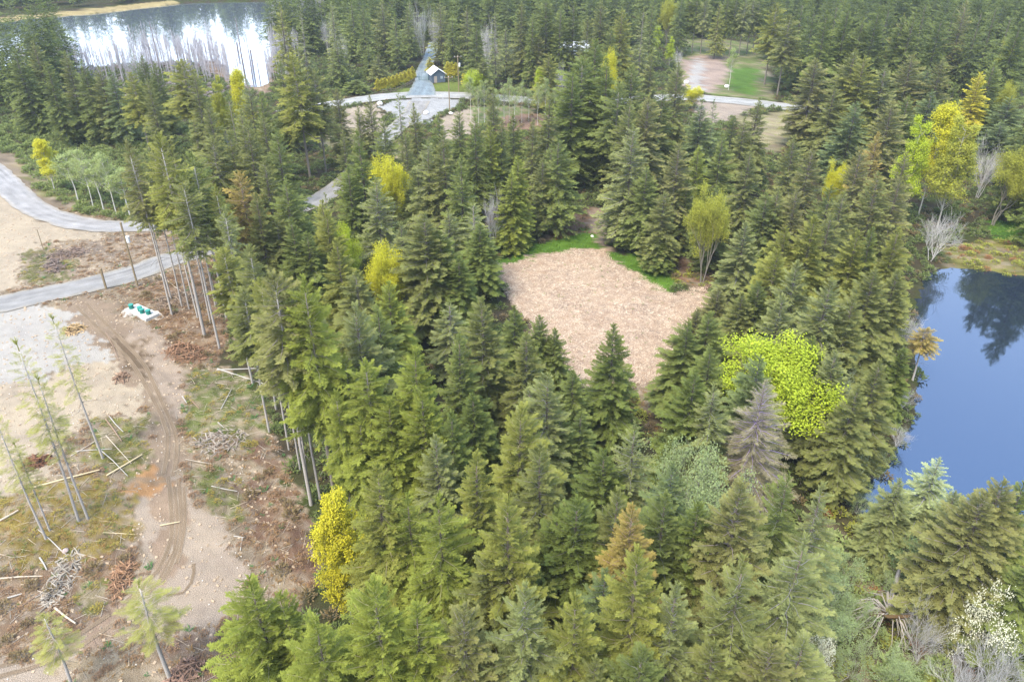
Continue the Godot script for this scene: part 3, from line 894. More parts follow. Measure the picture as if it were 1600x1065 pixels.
	road("gravel_road", PackedVector2Array([Vector2(-85.8, -108.7), Vector2(-81.3, -111.4), Vector2(-76.5, -114.0), Vector2(-70.8, -117.4), Vector2(-65.1, -121.5), Vector2(-60.7, -127.0), Vector2(-55.5, -131.9), Vector2(-52.1, -137.6), Vector2(-47.5, -145.4), Vector2(-41.9, -153.8), Vector2(-38.2, -162.0), Vector2(-36.2, -170.0), Vector2(-35.0, -180.1), Vector2(-33.0, -192.3), Vector2(-30.4, -208.8), Vector2(-27.8, -224.4), Vector2(-27.2, -236.3)]), PackedFloat32Array([6.5, 6.2, 5.6, 5.0, 6.0]), Color(0.37, 0.36, 0.35), Color(0.41, 0.37, 0.31), 0.100)
	road("gravel_road", PackedVector2Array([Vector2(-133.8, -189.7), Vector2(-120.3, -176.9), Vector2(-109.9, -165.9), Vector2(-98.8, -153.8), Vector2(-89.4, -146.7), Vector2(-80.1, -142.8), Vector2(-71.4, -142.5), Vector2(-63.0, -143.1), Vector2(-58.2, -143.8)]), PackedFloat32Array([6.5, 6.0, 5.4, 5.0]), Color(0.42, 0.41, 0.41), Color(0.42, 0.38, 0.33), 0.120)
	road("wheel_track", PackedVector2Array([Vector2(-39.2, -69.8), Vector2(-37.1, -65.0), Vector2(-35.3, -60.2), Vector2(-34.9, -56.3), Vector2(-35.5, -54.1), Vector2(-36.8, -51.5)]), PackedFloat32Array([0.50, 0.50]), Color(0.30, 0.225, 0.155), Color(0.39, 0.32, 0.24), 0.026)
	road("wheel_track", PackedVector2Array([Vector2(-37.9, -69.4), Vector2(-35.6, -64.0), Vector2(-34.2, -59.8), Vector2(-33.9, -55.5), Vector2(-34.6, -53.6), Vector2(-35.8, -51.2)]), PackedFloat32Array([0.50, 0.50]), Color(0.30, 0.225, 0.155), Color(0.39, 0.32, 0.24), 0.030)
	road("wheel_track", PackedVector2Array([Vector2(-37.9, -68.1), Vector2(-35.5, -62.6), Vector2(-34.4, -58.5), Vector2(-34.4, -54.7)]), PackedFloat32Array([0.35, 0.35]), Color(0.30, 0.225, 0.155), Color(0.39, 0.32, 0.24), 0.034)
	road("wheel_track", PackedVector2Array([Vector2(-36.8, -68.1), Vector2(-34.6, -62.1), Vector2(-33.5, -56.7)]), PackedFloat32Array([0.40, 0.40]), Color(0.30, 0.225, 0.155), Color(0.39, 0.32, 0.24), 0.038)
	road("wheel_track", PackedVector2Array([Vector2(-31.8, -56.7), Vector2(-31.1, -54.7), Vector2(-31.5, -53.1), Vector2(-32.9, -52.7), Vector2(-34.1, -53.1)]), PackedFloat32Array([0.35, 0.35]), Color(0.30, 0.225, 0.155), Color(0.39, 0.32, 0.24), 0.042)
	road("wheel_track", PackedVector2Array([Vector2(-68.5, -110.1), Vector2(-61.0, -102.2), Vector2(-54.2, -95.0), Vector2(-47.4, -85.9), Vector2(-42.1, -77.5), Vector2(-39.9, -70.3)]), PackedFloat32Array([0.55, 0.55]), Color(0.30, 0.225, 0.155), Color(0.39, 0.32, 0.24), 0.046)
	road("wheel_track", PackedVector2Array([Vector2(-67.4, -111.0), Vector2(-59.2, -102.2), Vector2(-51.8, -94.0), Vector2(-46.0, -85.3), Vector2(-40.5, -76.2), Vector2(-38.7, -69.9)]), PackedFloat32Array([0.55, 0.55]), Color(0.30, 0.225, 0.155), Color(0.39, 0.32, 0.24), 0.050)
	road("wheel_track", PackedVector2Array([Vector2(-46.4, -44.1), Vector2(-42.7, -45.5), Vector2(-39.8, -47.6), Vector2(-37.5, -50.4)]), PackedFloat32Array([0.50, 0.50]), Color(0.30, 0.225, 0.155), Color(0.39, 0.32, 0.24), 0.054)
	road("wheel_track", PackedVector2Array([Vector2(-45.8, -43.1), Vector2(-41.7, -44.6), Vector2(-38.7, -46.6), Vector2(-36.4, -49.8)]), PackedFloat32Array([0.50, 0.50]), Color(0.30, 0.225, 0.155), Color(0.39, 0.32, 0.24), 0.058)

	# trees: first one of each kind, then each where it stands
	conifer("bare-hi-a", 11)
	conifer("bare-hi-b", 18)
	conifer("bare-mid-a", 25)
	conifer("bare-mid-b", 32)
	conifer("cedar-hi-a", 39)
	conifer("cedar-mid-a", 46)
	conifer("dead-hi-a", 53)
	conifer("dense-hi-a", 60)
	conifer("dense-hi-b", 67)
	conifer("dense-hi-c", 74)
	conifer("dense-low-a", 81)
	conifer("dense-low-b", 88)
	conifer("dense-mid-a", 95)
	conifer("dense-mid-b", 102)
	conifer("dense-mid-c", 109)
	conifer("sparse-hi-a", 116)
	conifer("spruce-hi-a", 123)
	conifer("spruce-hi-b", 130)
	conifer("tall-hi-a", 137)
	conifer("tall-mid-a", 144)
	conifer("thin-hi-a", 151)
	conifer("thin-mid-a", 158)
	conifer("weep-hi-a", 165)
	var b := 0
	for k in ["maple_a", "maple_b", "poplar_a", "poplar_b", "alder_a", "alder_b", "grey_a", "grey_b", "willow_a", "willow_b", "flower"]:
		b += 1
		broadleaf(k, 500 + b)
	for k in [["grey", 1.0, 1.0, 1.0]]:
		pass
	trees()
	others()
	rng.seed = 99
	objects()
	litter()

func trees() -> void:
	fir("fir_tree", "dense-mid-c", "dark", -122.1, -204.3, 21.0, 5.5, 4.7, "dark green full fir, leftmost of conifers between far lake and gravel road", "conifers between far lake and gravel road")
	fir("fir_tree", "dense-mid-a", "olive", -120.4, -209.5, 22.0, 5.4, 5.3, "olive green full fir, second from left of conifers between far lake and gravel road", "conifers between far lake and gravel road")
	fir("fir_tree", "dense-mid-a", "dark", -109.9, -194.5, 20.0, 4.9, 4.1, "dark green full fir, third from left of conifers between far lake and gravel road", "conifers between far lake and gravel road")
	fir("fir_tree", "dense-mid-a", "olive", -108.0, -200.4, 21.0, 5.2, 0.7, "olive green full fir, fourth from left of conifers between far lake and gravel road", "conifers between far lake and gravel road")
	fir("fir_tree", "dense-mid-c", "dark", -102.2, -196.6, 20.0, 4.9, 5.5, "dark green full fir, fifth from left of conifers between far lake and gravel road", "conifers between far lake and gravel road")
	fir("fir_tree", "dense-mid-b", "olive", -98.4, -195.8, 19.0, 4.7, 3.4, "olive green full fir, sixth from left of conifers between far lake and gravel road", "conifers between far lake and gravel road")
	fir("fir_tree", "dense-mid-c", "blue", -95.3, -194.9, 18.0, 4.4, 0.1, "bluish green full fir, seventh from left of conifers between far lake and gravel road", "conifers between far lake and gravel road")
	fir("fir_tree", "tall-mid-a", "gold", -86.9, -187.2, 19.1, 5.2, 2.6, "yellowish green high-crowned fir, eighth from left of conifers between far lake and gravel road", "conifers between far lake and gravel road")
	fir("fir_tree", "thin-mid-a", "blue", -102.9, -224.4, 17.0, 2.9, 5.8, "bluish green thin fir, ninth from left of conifers between far lake and gravel road", "conifers between far lake and gravel road")
	fir("fir_tree", "dense-mid-c", "dark", -97.5, -217.7, 17.0, 3.8, 1.0, "dark green full fir, tenth from left of conifers between far lake and gravel road", "conifers between far lake and gravel road")
	fir("fir_tree", "dense-mid-a", "olive", -79.1, -176.9, 20.0, 4.3, 0.9, "olive green full fir, tenth from right of conifers between far lake and gravel road", "conifers between far lake and gravel road")
	fir("fir_tree", "dense-mid-c", "dark", -88.2, -203.4, 18.0, 3.8, 0.8, "dark green full fir, ninth from right of conifers between far lake and gravel road", "conifers between far lake and gravel road")
	fir("fir_tree", "tall-mid-a", "gold", -75.5, -188.2, 21.7, 6.7, 6.1, "yellowish green high-crowned fir, eighth from right of conifers between far lake and gravel road", "conifers between far lake and gravel road")
	fir("fir_tree", "dense-mid-a", "olive", -68.6, -176.4, 22.0, 4.6, 1.3, "olive green full fir, seventh from right of conifers between far lake and gravel road", "conifers between far lake and gravel road")
	fir("fir_tree", "dense-mid-a", "olive", -59.5, -156.6, 20.0, 4.6, 6.0, "olive green full fir, sixth from right of conifers between far lake and gravel road", "conifers between far lake and gravel road")
	fir("fir_tree", "thin-mid-a", "olive", -57.3, -163.6, 20.0, 3.4, 5.5, "olive green thin fir, fifth from right of conifers between far lake and gravel road", "conifers between far lake and gravel road")
	fir("fir_tree", "dense-mid-b", "olive", -51.9, -151.9, 20.0, 4.4, 2.0, "olive green full fir, fourth from right of conifers between far lake and gravel road", "conifers between far lake and gravel road")
	fir("fir_tree", "dense-mid-b", "pale", -54.5, -168.1, 22.0, 4.9, 3.4, "greyish full fir, third from right of conifers between far lake and gravel road", "conifers between far lake and gravel road")
	fir("fir_tree", "dense-mid-b", "green", -51.8, -165.7, 20.0, 4.3, 1.1, "mid green full fir, second from right of conifers between far lake and gravel road", "conifers between far lake and gravel road")
	fir("fir_tree", "dense-mid-a", "olive", -47.7, -152.0, 19.0, 4.1, 6.1, "olive green full fir, rightmost of conifers between far lake and gravel road", "conifers between far lake and gravel road")
	fir("fir_tree", "dense-low-b", "gold", -70.3, -258.0, 24.0, 6.1, 1.9, "yellowish green full fir, leftmost of conifers left of the long driveway", "conifers left of the long driveway")
	fir("fir_tree", "dense-mid-c", "dark", -53.1, -189.6, 21.0, 4.9, 2.6, "dark green full fir, second from left of conifers left of the long driveway", "conifers left of the long driveway")
	fir("fir_tree", "tall-mid-a", "gold", -44.6, -169.2, 26.8, 6.4, 1.7, "yellowish green high-crowned fir, third from left of conifers left of the long driveway", "conifers left of the long driveway")
	fir("fir_tree", "thin-mid-a", "pale", -62.2, -249.3, 24.0, 3.6, 1.9, "greyish thin fir, fourth from left of conifers left of the long driveway", "conifers left of the long driveway")
	fir("fir_tree", "tall-mid-a", "olive", -41.7, -172.6, 22.8, 4.6, 3.7, "olive green high-crowned fir, fifth from left of conifers left of the long driveway", "conifers left of the long driveway")
	fir("fir_tree", "dense-low-b", "pale", -54.8, -259.3, 24.0, 5.2, 0.4, "greyish full fir, sixth from left of conifers left of the long driveway", "conifers left of the long driveway")
	fir("fir_tree", "dense-low-b", "green", -53.9, -255.6, 14.0, 4.6, 5.1, "mid green full fir, seventh from left of conifers left of the long driveway", "conifers left of the long driveway")
	fir("fir_tree", "dense-low-b", "green", -54.6, -289.6, 21.0, 6.1, 4.4, "mid green full fir, eighth from left of conifers left of the long driveway", "conifers left of the long driveway")
	fir("fir_tree", "dense-mid-b", "green", -47.0, -246.1, 4.0, 5.2, 3.0, "mid green full fir, eighth from right of conifers left of the long driveway", "conifers left of the long driveway")
	fir("fir_tree", "dense-low-a", "dark", -49.0, -279.7, 20.0, 5.2, 0.4, "dark green full fir, seventh from right of conifers left of the long driveway", "conifers left of the long driveway")
	fir("fir_tree", "dense-low-a", "green", -46.1, -267.0, 10.0, 4.3, 6.0, "mid green full fir, sixth from right of conifers left of the long driveway", "conifers left of the long driveway")
	fir("fir_tree", "dense-low-b", "olive", -42.1, -260.1, 9.0, 4.6, 5.3, "olive green full fir, fifth from right of conifers left of the long driveway", "conifers left of the long driveway")
	fir("fir_tree", "dense-low-a", "olive", -44.3, -291.0, 20.0, 7.0, 3.4, "olive green full fir, fourth from right of conifers left of the long driveway", "conifers left of the long driveway")
	fir("fir_tree", "dense-low-b", "green", -38.2, -277.4, 18.0, 4.9, 2.3, "mid green full fir, third from right of conifers left of the long driveway", "conifers left of the long driveway")
	fir("fir_tree", "dense-low-a", "dark", -35.9, -290.9, 18.0, 4.3, 2.8, "dark green full fir, second from right of conifers left of the long driveway", "conifers left of the long driveway")
	fir("fir_tree", "dense-low-a", "pale", -35.6, -298.3, 19.0, 4.6, 3.9, "greyish full fir, rightmost of conifers left of the long driveway", "conifers left of the long driveway")
	fir("fir_tree", "dense-low-a", "olive", -23.9, -285.3, 20.0, 6.1, 0.7, "olive green full fir, leftmost of conifers behind the dark hut", "conifers behind the dark hut")
	fir("fir_tree", "dense-low-a", "green", -19.7, -278.8, 17.0, 5.2, 5.8, "mid green full fir, second from left of conifers behind the dark hut", "conifers behind the dark hut")
	fir("fir_tree", "dense-low-b", "olive", -14.9, -279.7, 20.0, 5.8, 2.2, "olive green full fir, third from left of conifers behind the dark hut", "conifers behind the dark hut")
	fir("fir_tree", "dense-mid-c", "dark", -10.3, -248.0, 20.0, 4.9, 5.6, "dark green full fir, fourth from left of conifers behind the dark hut", "conifers behind the dark hut")
	fir("fir_tree", "dense-mid-b", "olive", -8.3, -237.6, 12.0, 4.9, 4.9, "olive green full fir, fifth from left of conifers behind the dark hut", "conifers behind the dark hut")
	fir("fir_tree", "thin-mid-a", "pale", -5.0, -255.7, 22.0, 3.8, 3.7, "greyish thin fir, sixth from left of conifers behind the dark hut", "conifers behind the dark hut")
	fir("fir_tree", "dense-low-b", "pale", -2.0, -265.7, 16.0, 5.2, 5.4, "greyish full fir, seventh from left of conifers behind the dark hut", "conifers behind the dark hut")
	fir("fir_tree", "dense-mid-a", "olive", 2.9, -259.3, 24.0, 5.2, 2.7, "olive green full fir, seventh from right of conifers behind the dark hut", "conifers behind the dark hut")
	fir("fir_tree", "dense-mid-b", "green", 6.0, -251.0, 22.0, 4.6, 1.3, "mid green full fir, sixth from right of conifers behind the dark hut", "conifers behind the dark hut")
	fir("fir_tree", "dense-mid-a", "brown", 8.0, -250.5, 16.0, 4.6, 5.8, "brownish olive full fir, fifth from right of conifers behind the dark hut", "conifers behind the dark hut")
	fir("fir_tree", "dense-mid-c", "dark", 10.4, -255.0, 26.0, 6.7, 1.7, "dark green full fir, fourth from right of conifers behind the dark hut", "conifers behind the dark hut")
	fir("fir_tree", "dense-mid-b", "green", 14.1, -251.7, 24.0, 5.5, 2.0, "mid green full fir, third from right of conifers behind the dark hut", "conifers behind the dark hut")
	fir("fir_tree", "dense-mid-c", "dark", 18.2, -254.6, 25.0, 6.1, 1.9, "dark green full fir, second from right of conifers behind the dark hut", "conifers behind the dark hut")
	fir("fir_tree", "dense-mid-a", "olive", 22.3, -246.4, 22.0, 4.9, 3.9, "olive green full fir, rightmost of conifers behind the dark hut", "conifers behind the dark hut")
	fir("fir_tree", "dense-mid-c", "gold", 10.0, -224.4, 16.0, 4.9, 6.3, "yellowish green full fir, leftmost of conifers across the main road", "conifers across the main road")
	fir("fir_tree", "dense-mid-a", "olive", 26.6, -254.6, 25.0, 6.4, 4.5, "olive green full fir, second from left of conifers across the main road", "conifers across the main road")
	fir("fir_tree", "dense-mid-a", "dark", 27.0, -229.5, 22.0, 5.2, 6.2, "dark green full fir, third from left of conifers across the main road", "conifers across the main road")
	fir("fir_tree", "dense-mid-c", "gold", 31.8, -246.9, 24.0, 5.8, 0.2, "yellowish green full fir, fourth from left of conifers across the main road", "conifers across the main road")
	fir("fir_tree", "thin-mid-a", "pale", 39.3, -256.2, 23.0, 4.0, 5.2, "greyish thin fir, third from right of conifers across the main road", "conifers across the main road")
	fir("fir_tree", "dense-mid-b", "olive", 36.6, -217.7, 17.0, 4.6, 4.1, "olive green full fir, second from right of conifers across the main road", "conifers across the main road")
	fir("fir_tree", "dense-low-a", "green", 45.4, -276.5, 22.0, 4.6, 0.3, "mid green full fir, rightmost of conifers across the main road", "conifers across the main road")
	fir("fir_tree", "tall-mid-a", "green", 60.6, -306.4, 20.0, 4.1, 5.0, "mid green high-crowned fir, leftmost of conifers behind the upper grassy clearing", "conifers behind the upper grassy clearing")
	fir("fir_tree", "tall-mid-a", "green", 63.7, -306.4, 20.0, 4.1, 5.3, "mid green high-crowned fir, second from left of conifers behind the upper grassy clearing", "conifers behind the upper grassy clearing")
	fir("fir_tree", "tall-mid-a", "green", 66.1, -305.1, 21.0, 4.1, 6.2, "mid green high-crowned fir, third from left of conifers behind the upper grassy clearing", "conifers behind the upper grassy clearing")
	fir("fir_tree", "tall-mid-a", "pale", 68.8, -303.2, 20.0, 3.8, 4.0, "greyish high-crowned fir, fourth from left of conifers behind the upper grassy clearing", "conifers behind the upper grassy clearing")
	fir("fir_tree", "dense-low-b", "gold", 72.1, -295.3, 19.0, 4.6, 0.7, "yellowish green full fir, fifth from left of conifers behind the upper grassy clearing", "conifers behind the upper grassy clearing")
	fir("fir_tree", "tall-mid-a", "green", 76.2, -301.9, 21.0, 4.1, 2.3, "mid green high-crowned fir, fifth from right of conifers behind the upper grassy clearing", "conifers behind the upper grassy clearing")
	fir("fir_tree", "tall-mid-a", "dark", 78.6, -300.1, 20.0, 4.1, 5.3, "dark green high-crowned fir, fourth from right of conifers behind the upper grassy clearing", "conifers behind the upper grassy clearing")
	fir("fir_tree", "tall-mid-a", "pale", 81.7, -298.7, 21.0, 4.1, 0.9, "greyish high-crowned fir, third from right of conifers behind the upper grassy clearing", "conifers behind the upper grassy clearing")
	fir("fir_tree", "tall-mid-a", "pale", 85.7, -303.2, 20.0, 3.8, 6.1, "greyish high-crowned fir, second from right of conifers behind the upper grassy clearing", "conifers behind the upper grassy clearing")
	fir("fir_tree", "tall-mid-a", "green", 88.3, -305.1, 21.0, 4.1, 6.0, "mid green high-crowned fir, rightmost of conifers behind the upper grassy clearing", "conifers behind the upper grassy clearing")
	fir("fir_tree", "tall-mid-a", "gold", 79.6, -256.7, 24.0, 6.1, 3.0, "yellowish green high-crowned fir, leftmost of conifers fronting the dark far wood", "conifers fronting the dark far wood")
	fir("fir_tree", "tall-mid-a", "olive", 79.4, -242.1, 23.0, 5.8, 3.0, "olive green high-crowned fir, second from left of conifers fronting the dark far wood", "conifers fronting the dark far wood")
	fir("fir_tree", "dense-low-a", "dusk", 87.8, -257.2, 25.0, 5.8, 0.7, "dark blue-green full fir, third from left of conifers fronting the dark far wood", "conifers fronting the dark far wood")
	fir("fir_tree", "dense-low-a", "dusk", 88.9, -249.3, 24.0, 5.5, 3.9, "dark blue-green full fir, fourth from left of conifers fronting the dark far wood", "conifers fronting the dark far wood")
	fir("fir_tree", "dense-mid-b", "deep", 87.3, -235.5, 25.0, 5.8, 5.4, "deep green full fir, fifth from left of conifers fronting the dark far wood", "conifers fronting the dark far wood")
	fir("fir_tree", "dense-low-a", "dusk", 94.5, -247.4, 26.0, 5.8, 0.6, "dark blue-green full fir, sixth from left of conifers fronting the dark far wood", "conifers fronting the dark far wood")
	fir("fir_tree", "dense-mid-b", "deep", 94.8, -240.1, 26.0, 6.7, 3.2, "deep green full fir, seventh from left of conifers fronting the dark far wood", "conifers fronting the dark far wood")
	fir("fir_tree", "dense-mid-c", "green", 98.5, -237.7, 23.0, 5.8, 0.4, "mid green full fir, eighth from left of conifers fronting the dark far wood", "conifers fronting the dark far wood")
	fir("fir_tree", "dense-mid-c", "dusk", 101.2, -235.5, 26.0, 6.1, 4.4, "dark blue-green full fir, ninth from left of conifers fronting the dark far wood", "conifers fronting the dark far wood")
	fir("fir_tree", "dense-low-a", "dusk", 109.8, -247.4, 26.0, 5.8, 4.8, "dark blue-green full fir, tenth from left of conifers fronting the dark far wood", "conifers fronting the dark far wood")
	fir("fir_tree", "dense-mid-c", "dusk", 107.6, -233.4, 24.0, 5.5, 3.5, "dark blue-green full fir, eleventh from left of conifers fronting the dark far wood", "conifers fronting the dark far wood")
	fir("fir_tree", "dense-mid-c", "green", 109.3, -231.0, 26.0, 5.5, 5.2, "mid green full fir, tenth from right of conifers fronting the dark far wood", "conifers fronting the dark far wood")
	fir("fir_tree", "dense-low-b", "dusk", 122.6, -252.4, 26.0, 5.8, 4.8, "dark blue-green full fir, ninth from right of conifers fronting the dark far wood", "conifers fronting the dark far wood")
	fir("fir_tree", "dense-mid-c", "dusk", 116.3, -229.0, 25.0, 6.1, 6.0, "dark blue-green full fir, eighth from right of conifers fronting the dark far wood", "conifers fronting the dark far wood")
	fir("fir_tree", "dense-low-b", "dusk", 128.2, -247.1, 25.0, 5.5, 4.1, "dark blue-green full fir, seventh from right of conifers fronting the dark far wood", "conifers fronting the dark far wood")
	fir("fir_tree", "dense-low-a", "brown", 131.6, -247.4, 26.0, 6.7, 3.0, "brownish olive full fir, sixth from right of conifers fronting the dark far wood", "conifers fronting the dark far wood")
	fir("fir_tree", "dense-low-b", "dusk", 133.6, -242.4, 25.0, 5.8, 2.0, "dark blue-green full fir, fifth from right of conifers fronting the dark far wood", "conifers fronting the dark far wood")
	fir("fir_tree", "dense-low-b", "dusk", 140.6, -247.4, 26.0, 6.1, 2.9, "dark blue-green full fir, fourth from right of conifers fronting the dark far wood", "conifers fronting the dark far wood")
	fir("fir_tree", "dense-low-b", "dusk", 137.2, -233.3, 25.0, 5.8, 2.2, "dark blue-green full fir, third from right of conifers fronting the dark far wood", "conifers fronting the dark far wood")
	fir("fir_tree", "dense-mid-c", "dusk", 133.3, -220.9, 25.0, 6.1, 4.6, "dark blue-green full fir, second from right of conifers fronting the dark far wood", "conifers fronting the dark far wood")
	fir("fir_tree", "dense-low-b", "dusk", 145.5, -237.7, 26.0, 6.1, 2.2, "dark blue-green full fir, rightmost of conifers fronting the dark far wood", "conifers fronting the dark far wood")
	fir("fir_tree", "dense-mid-a", "brown", 71.2, -193.1, 21.0, 8.1, 5.5, "brownish olive full fir, leftmost of conifers before the dark far wood", "conifers before the dark far wood")
	fir("fir_tree", "dense-mid-b", "olive", 71.5, -179.7, 18.0, 6.4, 6.1, "olive green full fir, second from left of conifers before the dark far wood", "conifers before the dark far wood")
	fir("fir_tree", "dense-mid-b", "olive", 78.0, -189.3, 24.0, 8.5, 3.3, "olive green full fir, third from left of conifers before the dark far wood", "conifers before the dark far wood")
	fir("fir_tree", "dense-mid-c", "blue", 70.7, -165.4, 18.0, 6.4, 1.2, "bluish green full fir, fourth from left of conifers before the dark far wood", "conifers before the dark far wood")
	fir("fir_tree", "dense-mid-c", "gold", 79.3, -185.9, 23.0, 7.1, 5.9, "yellowish green full fir, fifth from left of conifers before the dark far wood", "conifers before the dark far wood")
	fir("fir_tree", "dense-mid-c", "pale", 84.6, -186.2, 21.0, 6.4, 1.8, "greyish full fir, sixth from left of conifers before the dark far wood", "conifers before the dark far wood")
	fir("fir_tree", "dense-mid-a", "brown", 74.6, -157.5, 20.0, 7.1, 4.5, "brownish olive full fir, seventh from left of conifers before the dark far wood", "conifers before the dark far wood")
	fir("fir_tree", "dense-low-b", "brown", 109.4, -237.8, 24.0, 6.4, 1.1, "brownish olive full fir, eighth from left of conifers before the dark far wood", "conifers before the dark far wood")
	fir("fir_tree", "dense-mid-c", "green", 85.2, -173.6, 17.0, 6.0, 1.9, "mid green full fir, ninth from left of conifers before the dark far wood", "conifers before the dark far wood")
	fir("fir_tree", "dense-mid-a", "brown", 93.1, -192.4, 22.0, 7.8, 4.5, "brownish olive full fir, ninth from right of conifers before the dark far wood", "conifers before the dark far wood")
	fir("fir_tree", "dense-mid-c", "blue", 97.6, -193.0, 19.0, 5.7, 1.2, "bluish green full fir, eighth from right of conifers before the dark far wood", "conifers before the dark far wood")
	fir("fir_tree", "dense-mid-c", "blue", 93.3, -179.3, 17.0, 6.0, 3.9, "bluish green full fir, seventh from right of conifers before the dark far wood", "conifers before the dark far wood")
	fir("fir_tree", "dense-mid-a", "brown", 98.3, -188.1, 22.0, 6.4, 1.4, "brownish olive full fir, sixth from right of conifers before the dark far wood", "conifers before the dark far wood")
	fir("fir_tree", "dense-mid-b", "green", 104.0, -190.8, 16.0, 6.4, 4.0, "mid green full fir, fifth from right of conifers before the dark far wood", "conifers before the dark far wood")
	fir("fir_tree", "dense-mid-a", "yellow", 110.1, -192.2, 18.0, 5.7, 6.2, "yellow full fir, fourth from right of conifers before the dark far wood", "conifers before the dark far wood")
	fir("fir_tree", "dense-mid-b", "green", 114.9, -196.6, 20.0, 6.4, 1.0, "mid green full fir, third from right of conifers before the dark far wood", "conifers before the dark far wood")
	fir("fir_tree", "dense-mid-c", "blue", 106.2, -171.8, 12.0, 6.4, 0.7, "bluish green full fir, second from right of conifers before the dark far wood", "conifers before the dark far wood")
	fir("fir_tree", "dense-mid-c", "blue", 115.1, -185.8, 14.0, 6.7, 3.0, "bluish green full fir, rightmost of conifers before the dark far wood", "conifers before the dark far wood")
	fir("fir_tree", "bare-mid-a", "brown", -52.6, -107.6, 27.6, 3.4, 2.6, "brownish olive bare-stemmed fir, leftmost of conifers beside the curved gravel road", "conifers beside the curved gravel road")
	fir("fir_tree", "bare-mid-b", "olive", -54.4, -112.3, 23.8, 3.1, 2.4, "olive green bare-stemmed fir, second from left of conifers beside the curved gravel road", "conifers beside the curved gravel road")
	fir("fir_tree", "bare-mid-a", "pale", -52.1, -110.5, 22.5, 2.9, 3.7, "greyish bare-stemmed fir, third from left of conifers beside the curved gravel road", "conifers beside the curved gravel road")
	fir("fir_tree", "bare-mid-a", "gold", -45.5, -101.4, 30.4, 4.9, 4.5, "yellowish green bare-stemmed fir, fourth from left of conifers beside the curved gravel road", "conifers beside the curved gravel road")
	fir("fir_tree", "bare-mid-b", "olive", -42.3, -98.0, 25.9, 3.6, 0.0, "olive green bare-stemmed fir, fifth from left of conifers beside the curved gravel road", "conifers beside the curved gravel road")
	fir("fir_tree", "bare-mid-b", "pale", -46.8, -110.5, 18.9, 3.1, 6.0, "greyish bare-stemmed fir, fourth from right of conifers beside the curved gravel road", "conifers beside the curved gravel road")
	fir("fir_tree", "bare-mid-b", "green", -43.8, -106.4, 26.1, 4.0, 5.4, "mid green bare-stemmed fir, third from right of conifers beside the curved gravel road", "conifers beside the curved gravel road")
	fir("fir_tree", "tall-mid-a", "olive", -49.7, -129.7, 21.5, 5.6, 6.1, "olive green high-crowned fir, second from right of conifers beside the curved gravel road", "conifers beside the curved gravel road")
	fir("fir_tree", "bare-mid-b", "pale", -44.8, -112.3, 16.4, 2.9, 0.6, "greyish bare-stemmed fir, rightmost of conifers beside the curved gravel road", "conifers beside the curved gravel road")
	fir("fir_tree", "dense-mid-b", "olive", -47.0, -130.4, 22.0, 4.6, 6.0, "olive green full fir, leftmost of conifers in the thicket behind the gravel roads", "conifers in the thicket behind the gravel roads")
	fir("fir_tree", "tall-mid-a", "tan", -40.1, -112.3, 21.5, 4.4, 6.0, "rusty-topped high-crowned fir, second from left of conifers in the thicket behind the gravel roads", "conifers in the thicket behind the gravel roads")
	fir("fir_tree", "dense-mid-a", "olive", -43.2, -130.0, 24.0, 5.9, 2.6, "olive green full fir, third from left of conifers in the thicket behind the gravel roads", "conifers in the thicket behind the gravel roads")
	fir("fir_tree", "dense-hi-b", "olive", -36.6, -107.5, 20.0, 4.4, 2.9, "olive green full fir, fourth from left of conifers in the thicket behind the gravel roads", "conifers in the thicket behind the gravel roads")
	fir("fir_tree", "dense-mid-a", "olive", -37.4, -117.0, 22.0, 5.6, 3.7, "olive green full fir, fifth from left of conifers in the thicket behind the gravel roads", "conifers in the thicket behind the gravel roads")
	fir("fir_tree", "dense-mid-c", "green", -39.1, -130.4, 22.0, 5.4, 6.0, "mid green full fir, sixth from left of conifers in the thicket behind the gravel roads", "conifers in the thicket behind the gravel roads")
	fir("fir_tree", "tall-mid-a", "olive", -34.5, -109.1, 15.1, 4.9, 3.8, "olive green high-crowned fir, seventh from left of conifers in the thicket behind the gravel roads", "conifers in the thicket behind the gravel roads")
	fir("fir_tree", "dense-mid-c", "green", -33.8, -112.8, 20.0, 5.6, 5.2, "mid green full fir, sixth from right of conifers in the thicket behind the gravel roads", "conifers in the thicket behind the gravel roads")
	fir("fir_tree", "dense-hi-b", "green", -30.7, -104.1, 18.0, 4.2, 2.4, "mid green full fir, fifth from right of conifers in the thicket behind the gravel roads", "conifers in the thicket behind the gravel roads")
	fir("fir_tree", "dense-hi-c", "green", -28.7, -103.1, 16.0, 4.2, 3.6, "mid green full fir, fourth from right of conifers in the thicket behind the gravel roads", "conifers in the thicket behind the gravel roads")
	fir("fir_tree", "dense-mid-b", "gold", -28.6, -112.3, 17.0, 4.6, 2.0, "yellowish green full fir, third from right of conifers in the thicket behind the gravel roads", "conifers in the thicket behind the gravel roads")
	fir("fir_tree", "thin-mid-a", "pale", -31.2, -126.3, 13.0, 3.8, 2.7, "greyish thin fir, second from right of conifers in the thicket behind the gravel roads", "conifers in the thicket behind the gravel roads")
	fir("fir_tree", "dense-mid-a", "olive", -30.9, -144.1, 18.0, 3.8, 3.1, "olive green full fir, rightmost of conifers in the thicket behind the gravel roads", "conifers in the thicket behind the gravel roads")
	fir("fir_tree", "dense-mid-a", "brown", -39.1, -180.4, 17.0, 4.3, 6.1, "brownish olive full fir, leftmost of conifers below the main road", "conifers below the main road")
	fir("fir_tree", "dense-mid-b", "deep", -26.3, -124.5, 18.0, 4.6, 2.4, "deep green full fir, second from left of conifers below the main road", "conifers below the main road")
	fir("fir_tree", "dense-mid-a", "olive", -30.9, -161.4, 18.0, 4.1, 3.7, "olive green full fir, third from left of conifers below the main road", "conifers below the main road")
